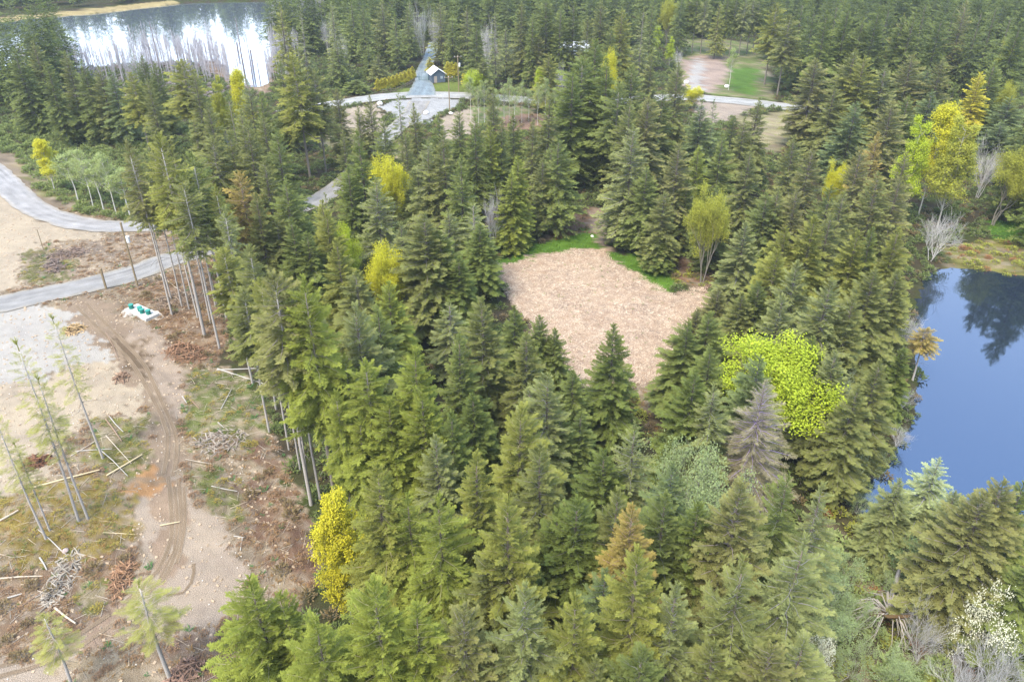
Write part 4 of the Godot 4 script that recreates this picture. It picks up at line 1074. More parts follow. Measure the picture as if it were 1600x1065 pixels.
	fir("fir_tree", "dense-mid-b", "deep", -24.6, -127.6, 23.0, 5.6, 4.7, "deep green full fir, fourth from left of conifers below the main road", "conifers below the main road")
	fir("fir_tree", "dense-mid-b", "olive", -28.7, -162.6, 20.0, 4.3, 3.1, "olive green full fir, fifth from left of conifers below the main road", "conifers below the main road")
	fir("fir_tree", "dense-mid-c", "pale", -20.8, -116.8, 19.0, 4.9, 0.1, "greyish full fir, sixth from left of conifers below the main road", "conifers below the main road")
	fir("fir_tree", "dense-mid-c", "green", -24.3, -150.2, 19.0, 4.4, 3.1, "mid green full fir, seventh from left of conifers below the main road", "conifers below the main road")
	fir("fir_tree", "thin-mid-a", "green", -24.8, -176.2, 18.0, 3.1, 0.9, "mid green thin fir, eighth from left of conifers below the main road", "conifers below the main road")
	fir("fir_tree", "dense-mid-a", "olive", -19.2, -142.6, 19.0, 3.8, 0.8, "olive green full fir, ninth from left of conifers below the main road", "conifers below the main road")
	fir("fir_tree", "dense-mid-b", "olive", -19.4, -160.5, 19.0, 4.1, 1.5, "olive green full fir, tenth from left of conifers below the main road", "conifers below the main road")
	fir("fir_tree", "dense-mid-a", "dark", -16.4, -133.8, 16.0, 4.4, 4.9, "dark green full fir, eleventh from left of conifers below the main road", "conifers below the main road")
	fir("fir_tree", "dense-mid-c", "pale", -14.2, -131.7, 20.0, 4.6, 0.1, "greyish full fir, eleventh from right of conifers below the main road", "conifers below the main road")
	fir("fir_tree", "dense-mid-c", "green", -13.9, -153.4, 19.0, 4.1, 1.5, "mid green full fir, tenth from right of conifers below the main road", "conifers below the main road")
	fir("fir_tree", "dense-mid-b", "olive", -11.4, -130.7, 22.0, 5.9, 4.9, "olive green full fir, ninth from right of conifers below the main road", "conifers below the main road")
	fir("fir_tree", "dense-mid-b", "green", -10.7, -161.9, 18.0, 3.8, 3.1, "mid green full fir, eighth from right of conifers below the main road", "conifers below the main road")
	fir("fir_tree", "dense-mid-b", "green", -8.2, -124.8, 20.0, 4.9, 4.5, "mid green full fir, seventh from right of conifers below the main road", "conifers below the main road")
	fir("fir_tree", "dense-mid-c", "green", -6.9, -147.4, 20.0, 4.4, 1.8, "mid green full fir, sixth from right of conifers below the main road", "conifers below the main road")
	fir("fir_tree", "dense-mid-c", "bright", -4.1, -149.5, 18.0, 3.3, 3.3, "bright green full fir, fifth from right of conifers below the main road", "conifers below the main road")
	fir("fir_tree", "dense-mid-a", "olive", -4.0, -168.9, 20.0, 4.1, 0.1, "olive green full fir, fourth from right of conifers below the main road", "conifers below the main road")
	fir("fir_tree", "dense-mid-a", "dark", -2.1, -150.4, 18.0, 3.6, 1.9, "dark green full fir, third from right of conifers below the main road", "conifers below the main road")
	fir("fir_tree", "dense-mid-c", "green", 0.4, -160.9, 17.0, 3.8, 3.9, "mid green full fir, second from right of conifers below the main road", "conifers below the main road")
	fir("fir_tree", "dense-mid-a", "olive", 4.0, -152.6, 18.0, 3.8, 2.9, "olive green full fir, rightmost of conifers below the main road", "conifers below the main road")
	fir("fir_tree", "dense-mid-b", "olive", 7.1, -158.5, 21.0, 5.3, 4.3, "olive green full fir, leftmost of conifers in the tall dark grove", "conifers in the tall dark grove")
	fir("fir_tree", "dense-mid-b", "green", 8.1, -138.7, 19.0, 5.6, 0.2, "mid green full fir, second from left of conifers in the tall dark grove", "conifers in the tall dark grove")
	fir("fir_tree", "dense-mid-b", "deep", 12.1, -164.2, 25.0, 8.1, 3.5, "deep green full fir, third from left of conifers in the tall dark grove", "conifers in the tall dark grove")
	fir("fir_tree", "tall-mid-a", "deep", 14.8, -170.8, 26.0, 8.5, 5.6, "deep green high-crowned fir, fourth from left of conifers in the tall dark grove", "conifers in the tall dark grove")
	fir("fir_tree", "dense-mid-a", "deep", 18.3, -183.4, 27.0, 8.8, 0.1, "deep green full fir, fifth from left of conifers in the tall dark grove", "conifers in the tall dark grove")
	fir("fir_tree", "dense-mid-b", "deep", 19.6, -168.3, 26.0, 7.8, 3.7, "deep green full fir, sixth from left of conifers in the tall dark grove", "conifers in the tall dark grove")
	fir("fir_tree", "tall-mid-a", "dark", 21.0, -159.4, 23.0, 6.2, 5.4, "dark green high-crowned fir, seventh from left of conifers in the tall dark grove", "conifers in the tall dark grove")
	fir("fir_tree", "dense-mid-b", "olive", 22.2, -151.1, 22.0, 5.3, 3.0, "olive green full fir, eighth from left of conifers in the tall dark grove", "conifers in the tall dark grove")
	fir("fir_tree", "dense-mid-a", "dark", 25.3, -171.9, 24.0, 7.1, 5.6, "dark green full fir, ninth from left of conifers in the tall dark grove", "conifers in the tall dark grove")
	fir("fir_tree", "dense-mid-a", "brown", 26.6, -158.5, 21.0, 6.2, 5.2, "brownish olive full fir, eighth from right of conifers in the tall dark grove", "conifers in the tall dark grove")
	fir("fir_tree", "dense-mid-a", "dark", 30.9, -166.8, 20.0, 6.4, 1.9, "dark green full fir, seventh from right of conifers in the tall dark grove", "conifers in the tall dark grove")
	fir("fir_tree", "dense-mid-a", "olive", 36.0, -179.2, 23.0, 6.0, 4.4, "olive green full fir, sixth from right of conifers in the tall dark grove", "conifers in the tall dark grove")
	fir("fir_tree", "dense-mid-c", "blue", 39.9, -168.3, 17.0, 5.3, 3.7, "bluish green full fir, fifth from right of conifers in the tall dark grove", "conifers in the tall dark grove")
	fir("fir_tree", "thin-mid-a", "blue", 44.1, -175.5, 16.0, 3.6, 5.7, "bluish green thin fir, fourth from right of conifers in the tall dark grove", "conifers in the tall dark grove")
	fir("fir_tree", "dense-mid-a", "dark", 46.1, -165.9, 15.0, 4.6, 1.0, "dark green full fir, third from right of conifers in the tall dark grove", "conifers in the tall dark grove")
	fir("fir_tree", "dense-mid-b", "olive", 46.1, -157.6, 17.0, 5.0, 6.1, "olive green full fir, second from right of conifers in the tall dark grove", "conifers in the tall dark grove")
	fir("fir_tree", "dense-mid-a", "olive", 51.1, -166.5, 18.0, 5.3, 2.7, "olive green full fir, rightmost of conifers in the tall dark grove", "conifers in the tall dark grove")
	fir("cedar_tree", "cedar-mid-a", "bright", -0.1, -130.7, 15.0, 3.8, 0.4, "bright green drooping cedar, leftmost of conifers behind the brown clearing", "conifers behind the brown clearing")
	fir("cedar_tree", "cedar-mid-a", "bright", 1.2, -133.1, 17.0, 3.6, 1.7, "bright green drooping cedar, second from left of conifers behind the brown clearing", "conifers behind the brown clearing")
	fir("fir_tree", "dense-mid-a", "olive", 5.4, -138.6, 15.0, 4.4, 5.0, "olive green full fir, third from left of conifers behind the brown clearing", "conifers behind the brown clearing")
	fir("fir_tree", "dense-mid-b", "green", 7.0, -142.9, 16.0, 3.8, 2.1, "mid green full fir, fourth from left of conifers behind the brown clearing", "conifers behind the brown clearing")
	fir("fir_tree", "dense-mid-c", "pale", 20.5, -133.7, 22.0, 5.6, 6.1, "greyish full fir, fifth from left of conifers behind the brown clearing", "conifers behind the brown clearing")
	fir("fir_tree", "dense-mid-c", "green", 22.7, -130.4, 16.0, 4.6, 4.4, "mid green full fir, sixth from left of conifers behind the brown clearing", "conifers behind the brown clearing")
	fir("fir_tree", "dense-mid-a", "deep", 24.7, -122.2, 6.5, 3.6, 0.8, "deep green full fir, seventh from left of conifers behind the brown clearing", "conifers behind the brown clearing")
	fir("fir_tree", "dense-mid-a", "olive", 25.0, -123.6, 14.0, 4.6, 1.4, "olive green full fir, sixth from right of conifers behind the brown clearing", "conifers behind the brown clearing")
	fir("fir_tree", "dense-mid-a", "brown", 28.0, -131.0, 20.0, 5.6, 4.5, "brownish olive full fir, fifth from right of conifers behind the brown clearing", "conifers behind the brown clearing")
	fir("fir_tree", "dense-mid-a", "dark", 29.8, -129.7, 14.0, 4.1, 6.2, "dark green full fir, fourth from right of conifers behind the brown clearing", "conifers behind the brown clearing")
	fir("fir_tree", "dense-mid-c", "bright", 33.3, -139.3, 17.0, 4.1, 0.9, "bright green full fir, third from right of conifers behind the brown clearing", "conifers behind the brown clearing")
	fir("fir_tree", "dense-mid-a", "dark", 33.5, -123.8, 15.0, 4.6, 2.6, "dark green full fir, second from right of conifers behind the brown clearing", "conifers behind the brown clearing")
	fir("fir_tree", "dense-mid-b", "green", 38.2, -142.9, 18.0, 4.9, 0.4, "mid green full fir, rightmost of conifers behind the brown clearing", "conifers behind the brown clearing")
	fir("fir_tree", "dense-hi-a", "bright", -14.6, -83.7, 18.0, 4.6, 0.3, "bright green full fir, leftmost of conifers left of the brown clearing", "conifers left of the brown clearing")
	fir("fir_tree", "dense-hi-b", "pale", -16.4, -109.0, 15.0, 3.9, 4.1, "greyish full fir, second from left of conifers left of the brown clearing", "conifers left of the brown clearing")
	fir("fir_tree", "dense-hi-a", "olive", -11.8, -100.2, 20.0, 6.0, 1.8, "olive green full fir, third from left of conifers left of the brown clearing", "conifers left of the brown clearing")
	fir("fir_tree", "dense-hi-a", "deep", -9.6, -100.8, 17.0, 5.3, 4.7, "deep green full fir, fourth from left of conifers left of the brown clearing", "conifers left of the brown clearing")
	fir("fir_tree", "dense-mid-b", "pale", -9.9, -116.6, 14.0, 4.1, 0.1, "greyish full fir, fifth from left of conifers left of the brown clearing", "conifers left of the brown clearing")
	fir("fir_tree", "thin-hi-a", "pale", -8.2, -89.8, 12.0, 3.8, 2.0, "greyish thin fir, fourth from right of conifers left of the brown clearing", "conifers left of the brown clearing")
	fir("fir_tree", "dense-hi-b", "deep", -7.3, -99.0, 14.0, 4.6, 3.1, "deep green full fir, third from right of conifers left of the brown clearing", "conifers left of the brown clearing")
	fir("fir_tree", "thin-mid-a", "pale", -6.0, -118.1, 15.0, 4.5, 5.7, "greyish thin fir, second from right of conifers left of the brown clearing", "conifers left of the brown clearing")
	fir("fir_tree", "dense-hi-a", "deep", -5.0, -112.6, 13.0, 4.2, 4.4, "deep green full fir, rightmost of conifers left of the brown clearing", "conifers left of the brown clearing")
	fir("fir_tree", "dense-hi-b", "green", -5.3, -68.4, 20.0, 4.5, 3.6, "mid green full fir, leftmost of conifers in front of the brown clearing", "conifers in front of the brown clearing")
	fir("fir_tree", "dense-hi-b", "deep", -3.7, -63.9, 16.0, 4.3, 5.7, "deep green full fir, second from left of conifers in front of the brown clearing", "conifers in front of the brown clearing")
	fir("fir_tree", "dense-hi-a", "olive", -3.0, -74.1, 21.0, 4.8, 1.7, "olive green full fir, third from left of conifers in front of the brown clearing", "conifers in front of the brown clearing")
	fir("fir_tree", "dense-hi-b", "green", 0.5, -85.4, 14.0, 3.7, 1.6, "mid green full fir, fourth from left of conifers in front of the brown clearing", "conifers in front of the brown clearing")
	fir("fir_tree", "dense-hi-b", "olive", 1.5, -72.0, 18.0, 4.5, 3.2, "olive green full fir, fifth from left of conifers in front of the brown clearing", "conifers in front of the brown clearing")
	fir("fir_tree", "dense-hi-b", "pale", 1.5, -63.9, 17.0, 3.9, 5.1, "greyish full fir, sixth from left of conifers in front of the brown clearing", "conifers in front of the brown clearing")
	fir("fir_tree", "dense-hi-c", "green", 3.3, -84.2, 13.0, 3.7, 2.8, "mid green full fir, seventh from left of conifers in front of the brown clearing", "conifers in front of the brown clearing")
	fir("fir_tree", "dense-hi-c", "pale", 3.1, -62.7, 19.0, 4.3, 1.1, "greyish full fir, sixth from right of conifers in front of the brown clearing", "conifers in front of the brown clearing")
	fir("fir_tree", "dense-hi-b", "green", 5.1, -83.0, 12.0, 3.5, 4.1, "mid green full fir, fifth from right of conifers in front of the brown clearing", "conifers in front of the brown clearing")
	fir("fir_tree", "dense-hi-b", "green", 4.8, -63.5, 14.0, 3.9, 3.6, "mid green full fir, fourth from right of conifers in front of the brown clearing", "conifers in front of the brown clearing")
	fir("fir_tree", "dense-hi-b", "green", 6.7, -72.1, 13.0, 3.9, 0.6, "mid green full fir, third from right of conifers in front of the brown clearing", "conifers in front of the brown clearing")
	fir("fir_tree", "dense-hi-b", "green", 6.9, -64.8, 13.0, 3.7, 3.2, "mid green full fir, second from right of conifers in front of the brown clearing", "conifers in front of the brown clearing")
	fir("fir_tree", "dense-hi-b", "deep", 11.3, -74.7, 17.5, 4.5, 1.5, "deep green full fir, rightmost of conifers in front of the brown clearing", "conifers in front of the brown clearing")
	fir("fir_tree", "bare-mid-b", "olive", -50.7, -109.7, 25.9, 2.8, 3.0, "olive green bare-stemmed fir, leftmost of conifers beside the cleared lot", "conifers beside the cleared lot")
	fir("fir_tree", "bare-mid-b", "gold", -48.3, -106.6, 25.8, 2.8, 0.7, "yellowish green bare-stemmed fir, second from left of conifers beside the cleared lot", "conifers beside the cleared lot")
	fir("fir_tree", "bare-mid-a", "olive", -45.7, -104.9, 27.5, 2.8, 3.4, "olive green bare-stemmed fir, third from left of conifers beside the cleared lot", "conifers beside the cleared lot")
	fir("fir_tree", "bare-mid-b", "olive", -47.1, -111.8, 24.2, 2.7, 0.3, "olive green bare-stemmed fir, fourth from left of conifers beside the cleared lot", "conifers beside the cleared lot")
	fir("fir_tree", "bare-mid-a", "gold", -40.0, -102.2, 23.1, 2.8, 5.9, "yellowish green bare-stemmed fir, fifth from left of conifers beside the cleared lot", "conifers beside the cleared lot")
	fir("fir_tree", "bare-mid-b", "pale", -36.8, -95.0, 22.8, 2.7, 4.3, "greyish bare-stemmed fir, sixth from left of conifers beside the cleared lot", "conifers beside the cleared lot")
	fir("fir_tree", "bare-hi-a", "gold", -34.8, -88.6, 19.9, 3.1, 4.7, "yellowish green bare-stemmed fir, seventh from left of conifers beside the cleared lot", "conifers beside the cleared lot")
	fir("fir_tree", "bare-hi-a", "olive", -29.9, -78.2, 19.6, 2.9, 6.1, "olive green bare-stemmed fir, eighth from left of conifers beside the cleared lot", "conifers beside the cleared lot")
	fir("fir_tree", "bare-hi-b", "olive", -30.2, -82.8, 22.8, 2.8, 5.2, "olive green bare-stemmed fir, ninth from left of conifers beside the cleared lot", "conifers beside the cleared lot")
	fir("fir_tree", "bare-hi-a", "gold", -26.6, -74.7, 22.9, 2.6, 4.4, "yellowish green bare-stemmed fir, tenth from left of conifers beside the cleared lot", "conifers beside the cleared lot")
	fir("fir_tree", "bare-hi-b", "brown", -21.9, -65.2, 28.2, 4.3, 2.2, "brownish olive bare-stemmed fir, eleventh from left of conifers beside the cleared lot", "conifers beside the cleared lot")
	fir("fir_tree", "bare-hi-a", "olive", -24.4, -70.9, 22.7, 2.6, 1.8, "olive green bare-stemmed fir, twelfth from left of conifers beside the cleared lot", "conifers beside the cleared lot")
	fir("fir_tree", "bare-hi-b", "pale", -23.1, -69.0, 20.6, 2.5, 5.0, "greyish bare-stemmed fir, thirteenth from left of conifers beside the cleared lot", "conifers beside the cleared lot")
	fir("fir_tree", "bare-hi-b", "bright", -21.1, -66.0, 24.7, 3.4, 0.9, "bright green bare-stemmed fir, fourteenth from left of conifers beside the cleared lot", "conifers beside the cleared lot")
	fir("fir_tree", "tall-hi-a", "bright", -19.0, -64.5, 28.5, 4.8, 4.1, "bright green high-crowned fir, thirteenth from right of conifers beside the cleared lot", "conifers beside the cleared lot")
	fir("fir_tree", "dense-hi-c", "gold", -26.3, -105.3, 18.0, 4.2, 6.0, "yellowish green full fir, twelfth from right of conifers beside the cleared lot", "conifers beside the cleared lot")
	fir("fir_tree", "tall-hi-a", "bright", -16.1, -59.9, 19.0, 2.8, 3.2, "bright green high-crowned fir, eleventh from right of conifers beside the cleared lot", "conifers beside the cleared lot")
	fir("fir_tree", "dense-hi-b", "gold", -22.2, -93.6, 19.0, 4.9, 4.6, "yellowish green full fir, tenth from right of conifers beside the cleared lot", "conifers beside the cleared lot")
	fir("fir_tree", "tall-hi-a", "bright", -16.2, -65.1, 20.0, 2.7, 0.4, "bright green high-crowned fir, ninth from right of conifers beside the cleared lot", "conifers beside the cleared lot")
	fir("fir_tree", "tall-hi-a", "olive", -19.4, -88.8, 17.0, 4.4, 0.2, "olive green high-crowned fir, eighth from right of conifers beside the cleared lot", "conifers beside the cleared lot")
	fir("fir_tree", "tall-hi-a", "bright", -14.2, -58.8, 17.0, 2.8, 1.2, "bright green high-crowned fir, seventh from right of conifers beside the cleared lot", "conifers beside the cleared lot")
	fir("fir_tree", "dense-hi-c", "pale", -15.7, -71.1, 22.0, 4.5, 5.6, "greyish full fir, sixth from right of conifers beside the cleared lot", "conifers beside the cleared lot")
	fir("fir_tree", "tall-hi-a", "bright", -13.5, -60.6, 22.0, 5.0, 4.2, "bright green high-crowned fir, fifth from right of conifers beside the cleared lot", "conifers beside the cleared lot")
	fir("fir_tree", "dense-hi-c", "green", -14.5, -75.3, 19.0, 4.6, 0.0, "mid green full fir, fourth from right of conifers beside the cleared lot", "conifers beside the cleared lot")
	fir("fir_tree", "dense-hi-c", "bright", -11.3, -58.5, 19.0, 4.1, 1.9, "bright green full fir, third from right of conifers beside the cleared lot", "conifers beside the cleared lot")
	fir("fir_tree", "dense-hi-c", "bright", -9.1, -60.7, 23.0, 5.0, 2.0, "bright green full fir, second from right of conifers beside the cleared lot", "conifers beside the cleared lot")
	fir("fir_tree", "dense-hi-c", "bright", -7.9, -58.1, 20.0, 4.1, 0.6, "bright green full fir, rightmost of conifers beside the cleared lot", "conifers beside the cleared lot")
	fir("fir_tree", "dense-hi-b", "pale", 33.6, -106.8, 16.0, 4.9, 4.1, "greyish full fir, leftmost of conifers right of the brown clearing", "conifers right of the brown clearing")
	fir("fir_tree", "dense-mid-a", "olive", 41.1, -133.9, 18.0, 4.9, 2.4, "olive green full fir, second from left of conifers right of the brown clearing", "conifers right of the brown clearing")
	fir("fir_tree", "dense-mid-c", "dark", 39.9, -118.2, 16.0, 4.9, 5.5, "dark green full fir, third from left of conifers right of the brown clearing", "conifers right of the brown clearing")
	fir("fir_tree", "dense-mid-b", "olive", 41.3, -118.3, 17.0, 4.9, 1.0, "olive green full fir, fourth from left of conifers right of the brown clearing", "conifers right of the brown clearing")
	fir("fir_tree", "dense-hi-c", "gold", 38.1, -102.1, 17.0, 4.2, 0.7, "yellowish green full fir, fifth from left of conifers right of the brown clearing", "conifers right of the brown clearing")
	fir("fir_tree", "dense-mid-a", "olive", 50.1, -138.7, 19.0, 5.4, 4.7, "olive green full fir, sixth from left of conifers right of the brown clearing", "conifers right of the brown clearing")
	fir("fir_tree", "dense-mid-a", "brown", 44.1, -117.8, 17.0, 4.4, 0.2, "brownish olive full fir, seventh from left of conifers right of the brown clearing", "conifers right of the brown clearing")
	fir("fir_tree", "dense-mid-a", "brown", 49.6, -128.9, 20.0, 5.6, 2.2, "brownish olive full fir, eighth from left of conifers right of the brown clearing", "conifers right of the brown clearing")
	fir("fir_tree", "dense-hi-c", "gold", 41.0, -101.4, 19.0, 5.1, 2.0, "yellowish green full fir, ninth from left of conifers right of the brown clearing", "conifers right of the brown clearing")
	fir("fir_tree", "dense-mid-a", "olive", 45.6, -107.3, 17.0, 4.6, 4.3, "olive green full fir, tenth from left of conifers right of the brown clearing", "conifers right of the brown clearing")
	fir("fir_tree", "dense-mid-c", "dark", 49.7, -118.3, 17.0, 4.9, 3.0, "dark green full fir, tenth from right of conifers right of the brown clearing", "conifers right of the brown clearing")
	fir("fir_tree", "dense-mid-a", "olive", 49.7, -112.9, 18.0, 5.1, 0.7, "olive green full fir, ninth from right of conifers right of the brown clearing", "conifers right of the brown clearing")
	fir("fir_tree", "dense-hi-c", "gold", 47.5, -101.2, 17.0, 4.2, 1.8, "yellowish green full fir, eighth from right of conifers right of the brown clearing", "conifers right of the brown clearing")
	fir("fir_tree", "dense-mid-a", "brown", 58.2, -129.5, 20.0, 5.1, 4.6, "brownish olive full fir, seventh from right of conifers right of the brown clearing", "conifers right of the brown clearing")
	fir("fir_tree", "dense-hi-b", "green", 50.1, -103.0, 17.0, 3.9, 0.2, "mid green full fir, sixth from right of conifers right of the brown clearing", "conifers right of the brown clearing")
	fir("fir_tree", "dense-mid-b", "tan", 62.4, -134.2, 21.0, 5.1, 3.6, "rusty-topped full fir, fifth from right of conifers right of the brown clearing", "conifers right of the brown clearing")
	fir("fir_tree", "dense-mid-a", "olive", 55.8, -116.2, 20.0, 5.9, 3.9, "olive green full fir, fourth from right of conifers right of the brown clearing", "conifers right of the brown clearing")
	fir("fir_tree", "dense-mid-a", "brown", 59.2, -117.3, 19.0, 5.1, 4.3, "brownish olive full fir, third from right of conifers right of the brown clearing", "conifers right of the brown clearing")
	fir("fir_tree", "dense-hi-b", "gold", 52.4, -100.0, 18.0, 4.9, 2.9, "yellowish green full fir, second from right of conifers right of the brown clearing", "conifers right of the brown clearing")
	fir("fir_tree", "dense-mid-a", "brown", 65.5, -129.3, 19.0, 4.6, 0.4, "brownish olive full fir, rightmost of conifers right of the brown clearing", "conifers right of the brown clearing")
	fir("fir_tree", "dense-hi-c", "green", 20.6, -81.3, 14.0, 3.9, 1.0, "mid green full fir, leftmost of conifers between the brown clearing and the pond", "conifers between the brown clearing and the pond")
	fir("fir_tree", "dense-hi-a", "deep", 18.4, -67.7, 16.0, 3.9, 1.1, "deep green full fir, second from left of conifers between the brown clearing and the pond", "conifers between the brown clearing and the pond")
	fir("fir_tree", "dense-hi-a", "brown", 23.8, -89.6, 11.0, 3.0, 5.9, "brownish olive full fir, third from left of conifers between the brown clearing and the pond", "conifers between the brown clearing and the pond")
	fir("fir_tree", "dense-hi-c", "green", 23.8, -83.2, 14.0, 3.7, 4.6, "mid green full fir, fourth from left of conifers between the brown clearing and the pond", "conifers between the brown clearing and the pond")
	fir("fir_tree", "dense-hi-c", "green", 21.7, -73.9, 15.0, 3.5, 0.0, "mid green full fir, fifth from left of conifers between the brown clearing and the pond", "conifers between the brown clearing and the pond")
	fir("hemlock_tree", "spruce-hi-a", "pale", 20.0, -65.0, 16.0, 4.5, 2.8, "greyish long-boughed hemlock, sixth from left of conifers between the brown clearing and the pond", "conifers between the brown clearing and the pond")
	fir("fir_tree", "dense-hi-a", "brown", 27.2, -93.7, 12.0, 3.5, 1.1, "brownish olive full fir, seventh from left of conifers between the brown clearing and the pond", "conifers between the brown clearing and the pond")
	fir("fir_tree", "dense-hi-a", "olive", 28.8, -88.6, 14.0, 3.9, 3.4, "olive green full fir, eighth from left of conifers between the brown clearing and the pond", "conifers between the brown clearing and the pond")
	fir("fir_tree", "dense-hi-c", "blue", 25.0, -67.9, 14.0, 3.9, 5.9, "bluish green full fir, ninth from left of conifers between the brown clearing and the pond", "conifers between the brown clearing and the pond")
	fir("fir_tree", "dense-hi-a", "dark", 31.3, -89.3, 15.0, 4.2, 1.5, "dark green full fir, tenth from left of conifers between the brown clearing and the pond", "conifers between the brown clearing and the pond")
	fir("fir_tree", "dense-hi-c", "blue", 25.5, -68.6, 17.0, 3.9, 0.6, "bluish green full fir, eleventh from left of conifers between the brown clearing and the pond", "conifers between the brown clearing and the pond")
	fir("fir_tree", "dense-hi-c", "gold", 33.9, -93.1, 18.0, 4.6, 0.3, "yellowish green full fir, twelfth from left of conifers between the brown clearing and the pond", "conifers between the brown clearing and the pond")
	fir("fir_tree", "dense-hi-b", "pale", 31.0, -80.4, 18.0, 5.1, 4.0, "greyish full fir, twelfth from right of conifers between the brown clearing and the pond", "conifers between the brown clearing and the pond")
	fir("fir_tree", "dense-hi-c", "pale", 34.7, -87.5, 19.0, 4.6, 2.5, "greyish full fir, eleventh from right of conifers between the brown clearing and the pond", "conifers between the brown clearing and the pond")
	fir("fir_tree", "dense-hi-b", "green", 32.8, -74.9, 16.0, 4.6, 0.3, "mid green full fir, tenth from right of conifers between the brown clearing and the pond", "conifers between the brown clearing and the pond")
	fir("fir_tree", "dense-hi-c", "pale", 35.2, -78.5, 21.0, 5.3, 2.8, "greyish full fir, ninth from right of conifers between the brown clearing and the pond", "conifers between the brown clearing and the pond")
	fir("fir_tree", "dense-hi-b", "pale", 34.4, -71.6, 16.0, 4.4, 5.5, "greyish full fir, eighth from right of conifers between the brown clearing and the pond", "conifers between the brown clearing and the pond")
	fir("fir_tree", "dense-hi-a", "olive", 37.8, -78.5, 19.0, 4.6, 1.1, "olive green full fir, seventh from right of conifers between the brown clearing and the pond", "conifers between the brown clearing and the pond")
	fir("fir_tree", "dense-hi-b", "olive", 34.8, -66.5, 15.0, 4.2, 1.2, "olive green full fir, sixth from right of conifers between the brown clearing and the pond", "conifers between the brown clearing and the pond")
	fir("fir_tree", "dense-hi-a", "olive", 45.0, -88.8, 17.0, 4.9, 0.5, "olive green full fir, fifth from right of conifers between the brown clearing and the pond", "conifers between the brown clearing and the pond")
	fir("fir_tree", "dense-hi-b", "olive", 38.2, -69.7, 16.0, 4.4, 5.0, "olive green full fir, fourth from right of conifers between the brown clearing and the pond", "conifers between the brown clearing and the pond")
	fir("fir_tree", "dense-hi-a", "olive", 48.7, -90.9, 16.0, 4.4, 3.4, "olive green full fir, third from right of conifers between the brown clearing and the pond", "conifers between the brown clearing and the pond")
	fir("cedar_tree", "cedar-hi-a", "deep", 46.4, -79.9, 11.0, 2.0, 3.8, "deep green drooping cedar, second from right of conifers between the brown clearing and the pond", "conifers between the brown clearing and the pond")
	fir("fir_tree", "bare-mid-a", "tan", 54.6, -90.2, 8.0, 2.9, 3.9, "rusty-topped bare-stemmed fir, rightmost of conifers between the brown clearing and the pond", "conifers between the brown clearing and the pond")
	fir("fir_tree", "dense-hi-c", "gold", -10.1, -46.0, 22.0, 4.3, 3.4, "yellowish green full fir, leftmost of conifers in the middle of the near wood", "conifers in the middle of the near wood")
	fir("hemlock_tree", "spruce-hi-b", "bright", -7.8, -44.7, 20.0, 4.3, 2.7, "bright green long-boughed hemlock, second from left of conifers in the middle of the near wood", "conifers in the middle of the near wood")
	fir("hemlock_tree", "spruce-hi-b", "bright", -5.3, -42.9, 22.0, 4.7, 3.3, "bright green long-boughed hemlock, third from left of conifers in the middle of the near wood", "conifers in the middle of the near wood")
	fir("fir_tree", "dense-hi-b", "pale", -6.4, -54.6, 18.0, 4.1, 4.6, "greyish full fir, fourth from left of conifers in the middle of the near wood", "conifers in the middle of the near wood")
	fir("fir_tree", "dense-hi-b", "deep", -5.7, -57.9, 18.0, 4.3, 4.3, "deep green full fir, fifth from left of conifers in the middle of the near wood", "conifers in the middle of the near wood")
	fir("fir_tree", "dense-hi-b", "gold", -2.8, -47.5, 22.0, 4.8, 3.5, "yellowish green full fir, sixth from left of conifers in the middle of the near wood", "conifers in the middle of the near wood")
	fir("fir_tree", "dense-hi-a", "olive", -1.8, -39.9, 19.0, 4.5, 2.0, "olive green full fir, seventh from left of conifers in the middle of the near wood", "conifers in the middle of the near wood")
	fir("fir_tree", "dense-hi-b", "gold", -0.2, -40.3, 24.0, 5.2, 4.9, "yellowish green full fir, eighth from left of conifers in the middle of the near wood", "conifers in the middle of the near wood")
	fir("fir_tree", "dense-hi-c", "gold", 0.4, -53.0, 22.0, 4.8, 5.1, "yellowish green full fir, ninth from left of conifers in the middle of the near wood", "conifers in the middle of the near wood")
	fir("fir_tree", "dense-hi-b", "olive", 2.3, -48.1, 22.0, 4.8, 0.8, "olive green full fir, tenth from left of conifers in the middle of the near wood", "conifers in the middle of the near wood")
	fir("fir_tree", "dense-hi-a", "deep", 3.4, -44.8, 18.0, 4.3, 3.0, "deep green full fir, eleventh from left of conifers in the middle of the near wood", "conifers in the middle of the near wood")
	fir("fir_tree", "dense-hi-a", "deep", 4.7, -44.3, 20.0, 4.7, 5.0, "deep green full fir, eleventh from right of conifers in the middle of the near wood", "conifers in the middle of the near wood")
	fir("fir_tree", "dense-hi-a", "deep", 8.1, -53.7, 17.0, 4.1, 1.7, "deep green full fir, tenth from right of conifers in the middle of the near wood", "conifers in the middle of the near wood")
	fir("fir_tree", "dense-hi-b", "olive", 7.6, -44.4, 21.0, 4.5, 4.4, "olive green full fir, ninth from right of conifers in the middle of the near wood", "conifers in the middle of the near wood")
	fir("hemlock_tree", "spruce-hi-a", "pale", 10.4, -54.9, 19.0, 4.3, 4.4, "greyish long-boughed hemlock, eighth from right of conifers in the middle of the near wood", "conifers in the middle of the near wood")
	fir("fir_tree", "dense-hi-b", "tan", 8.6, -41.8, 22.0, 4.5, 5.5, "rusty-topped full fir, seventh from right of conifers in the middle of the near wood", "conifers in the middle of the near wood")
	fir("fir_tree", "dense-hi-a", "dark", 11.5, -44.7, 20.0, 4.3, 0.5, "dark green full fir, sixth from right of conifers in the middle of the near wood", "conifers in the middle of the near wood")
	fir("fir_tree", "dense-hi-c", "blue", 13.1, -49.8, 19.0, 4.3, 2.4, "bluish green full fir, fifth from right of conifers in the middle of the near wood", "conifers in the middle of the near wood")
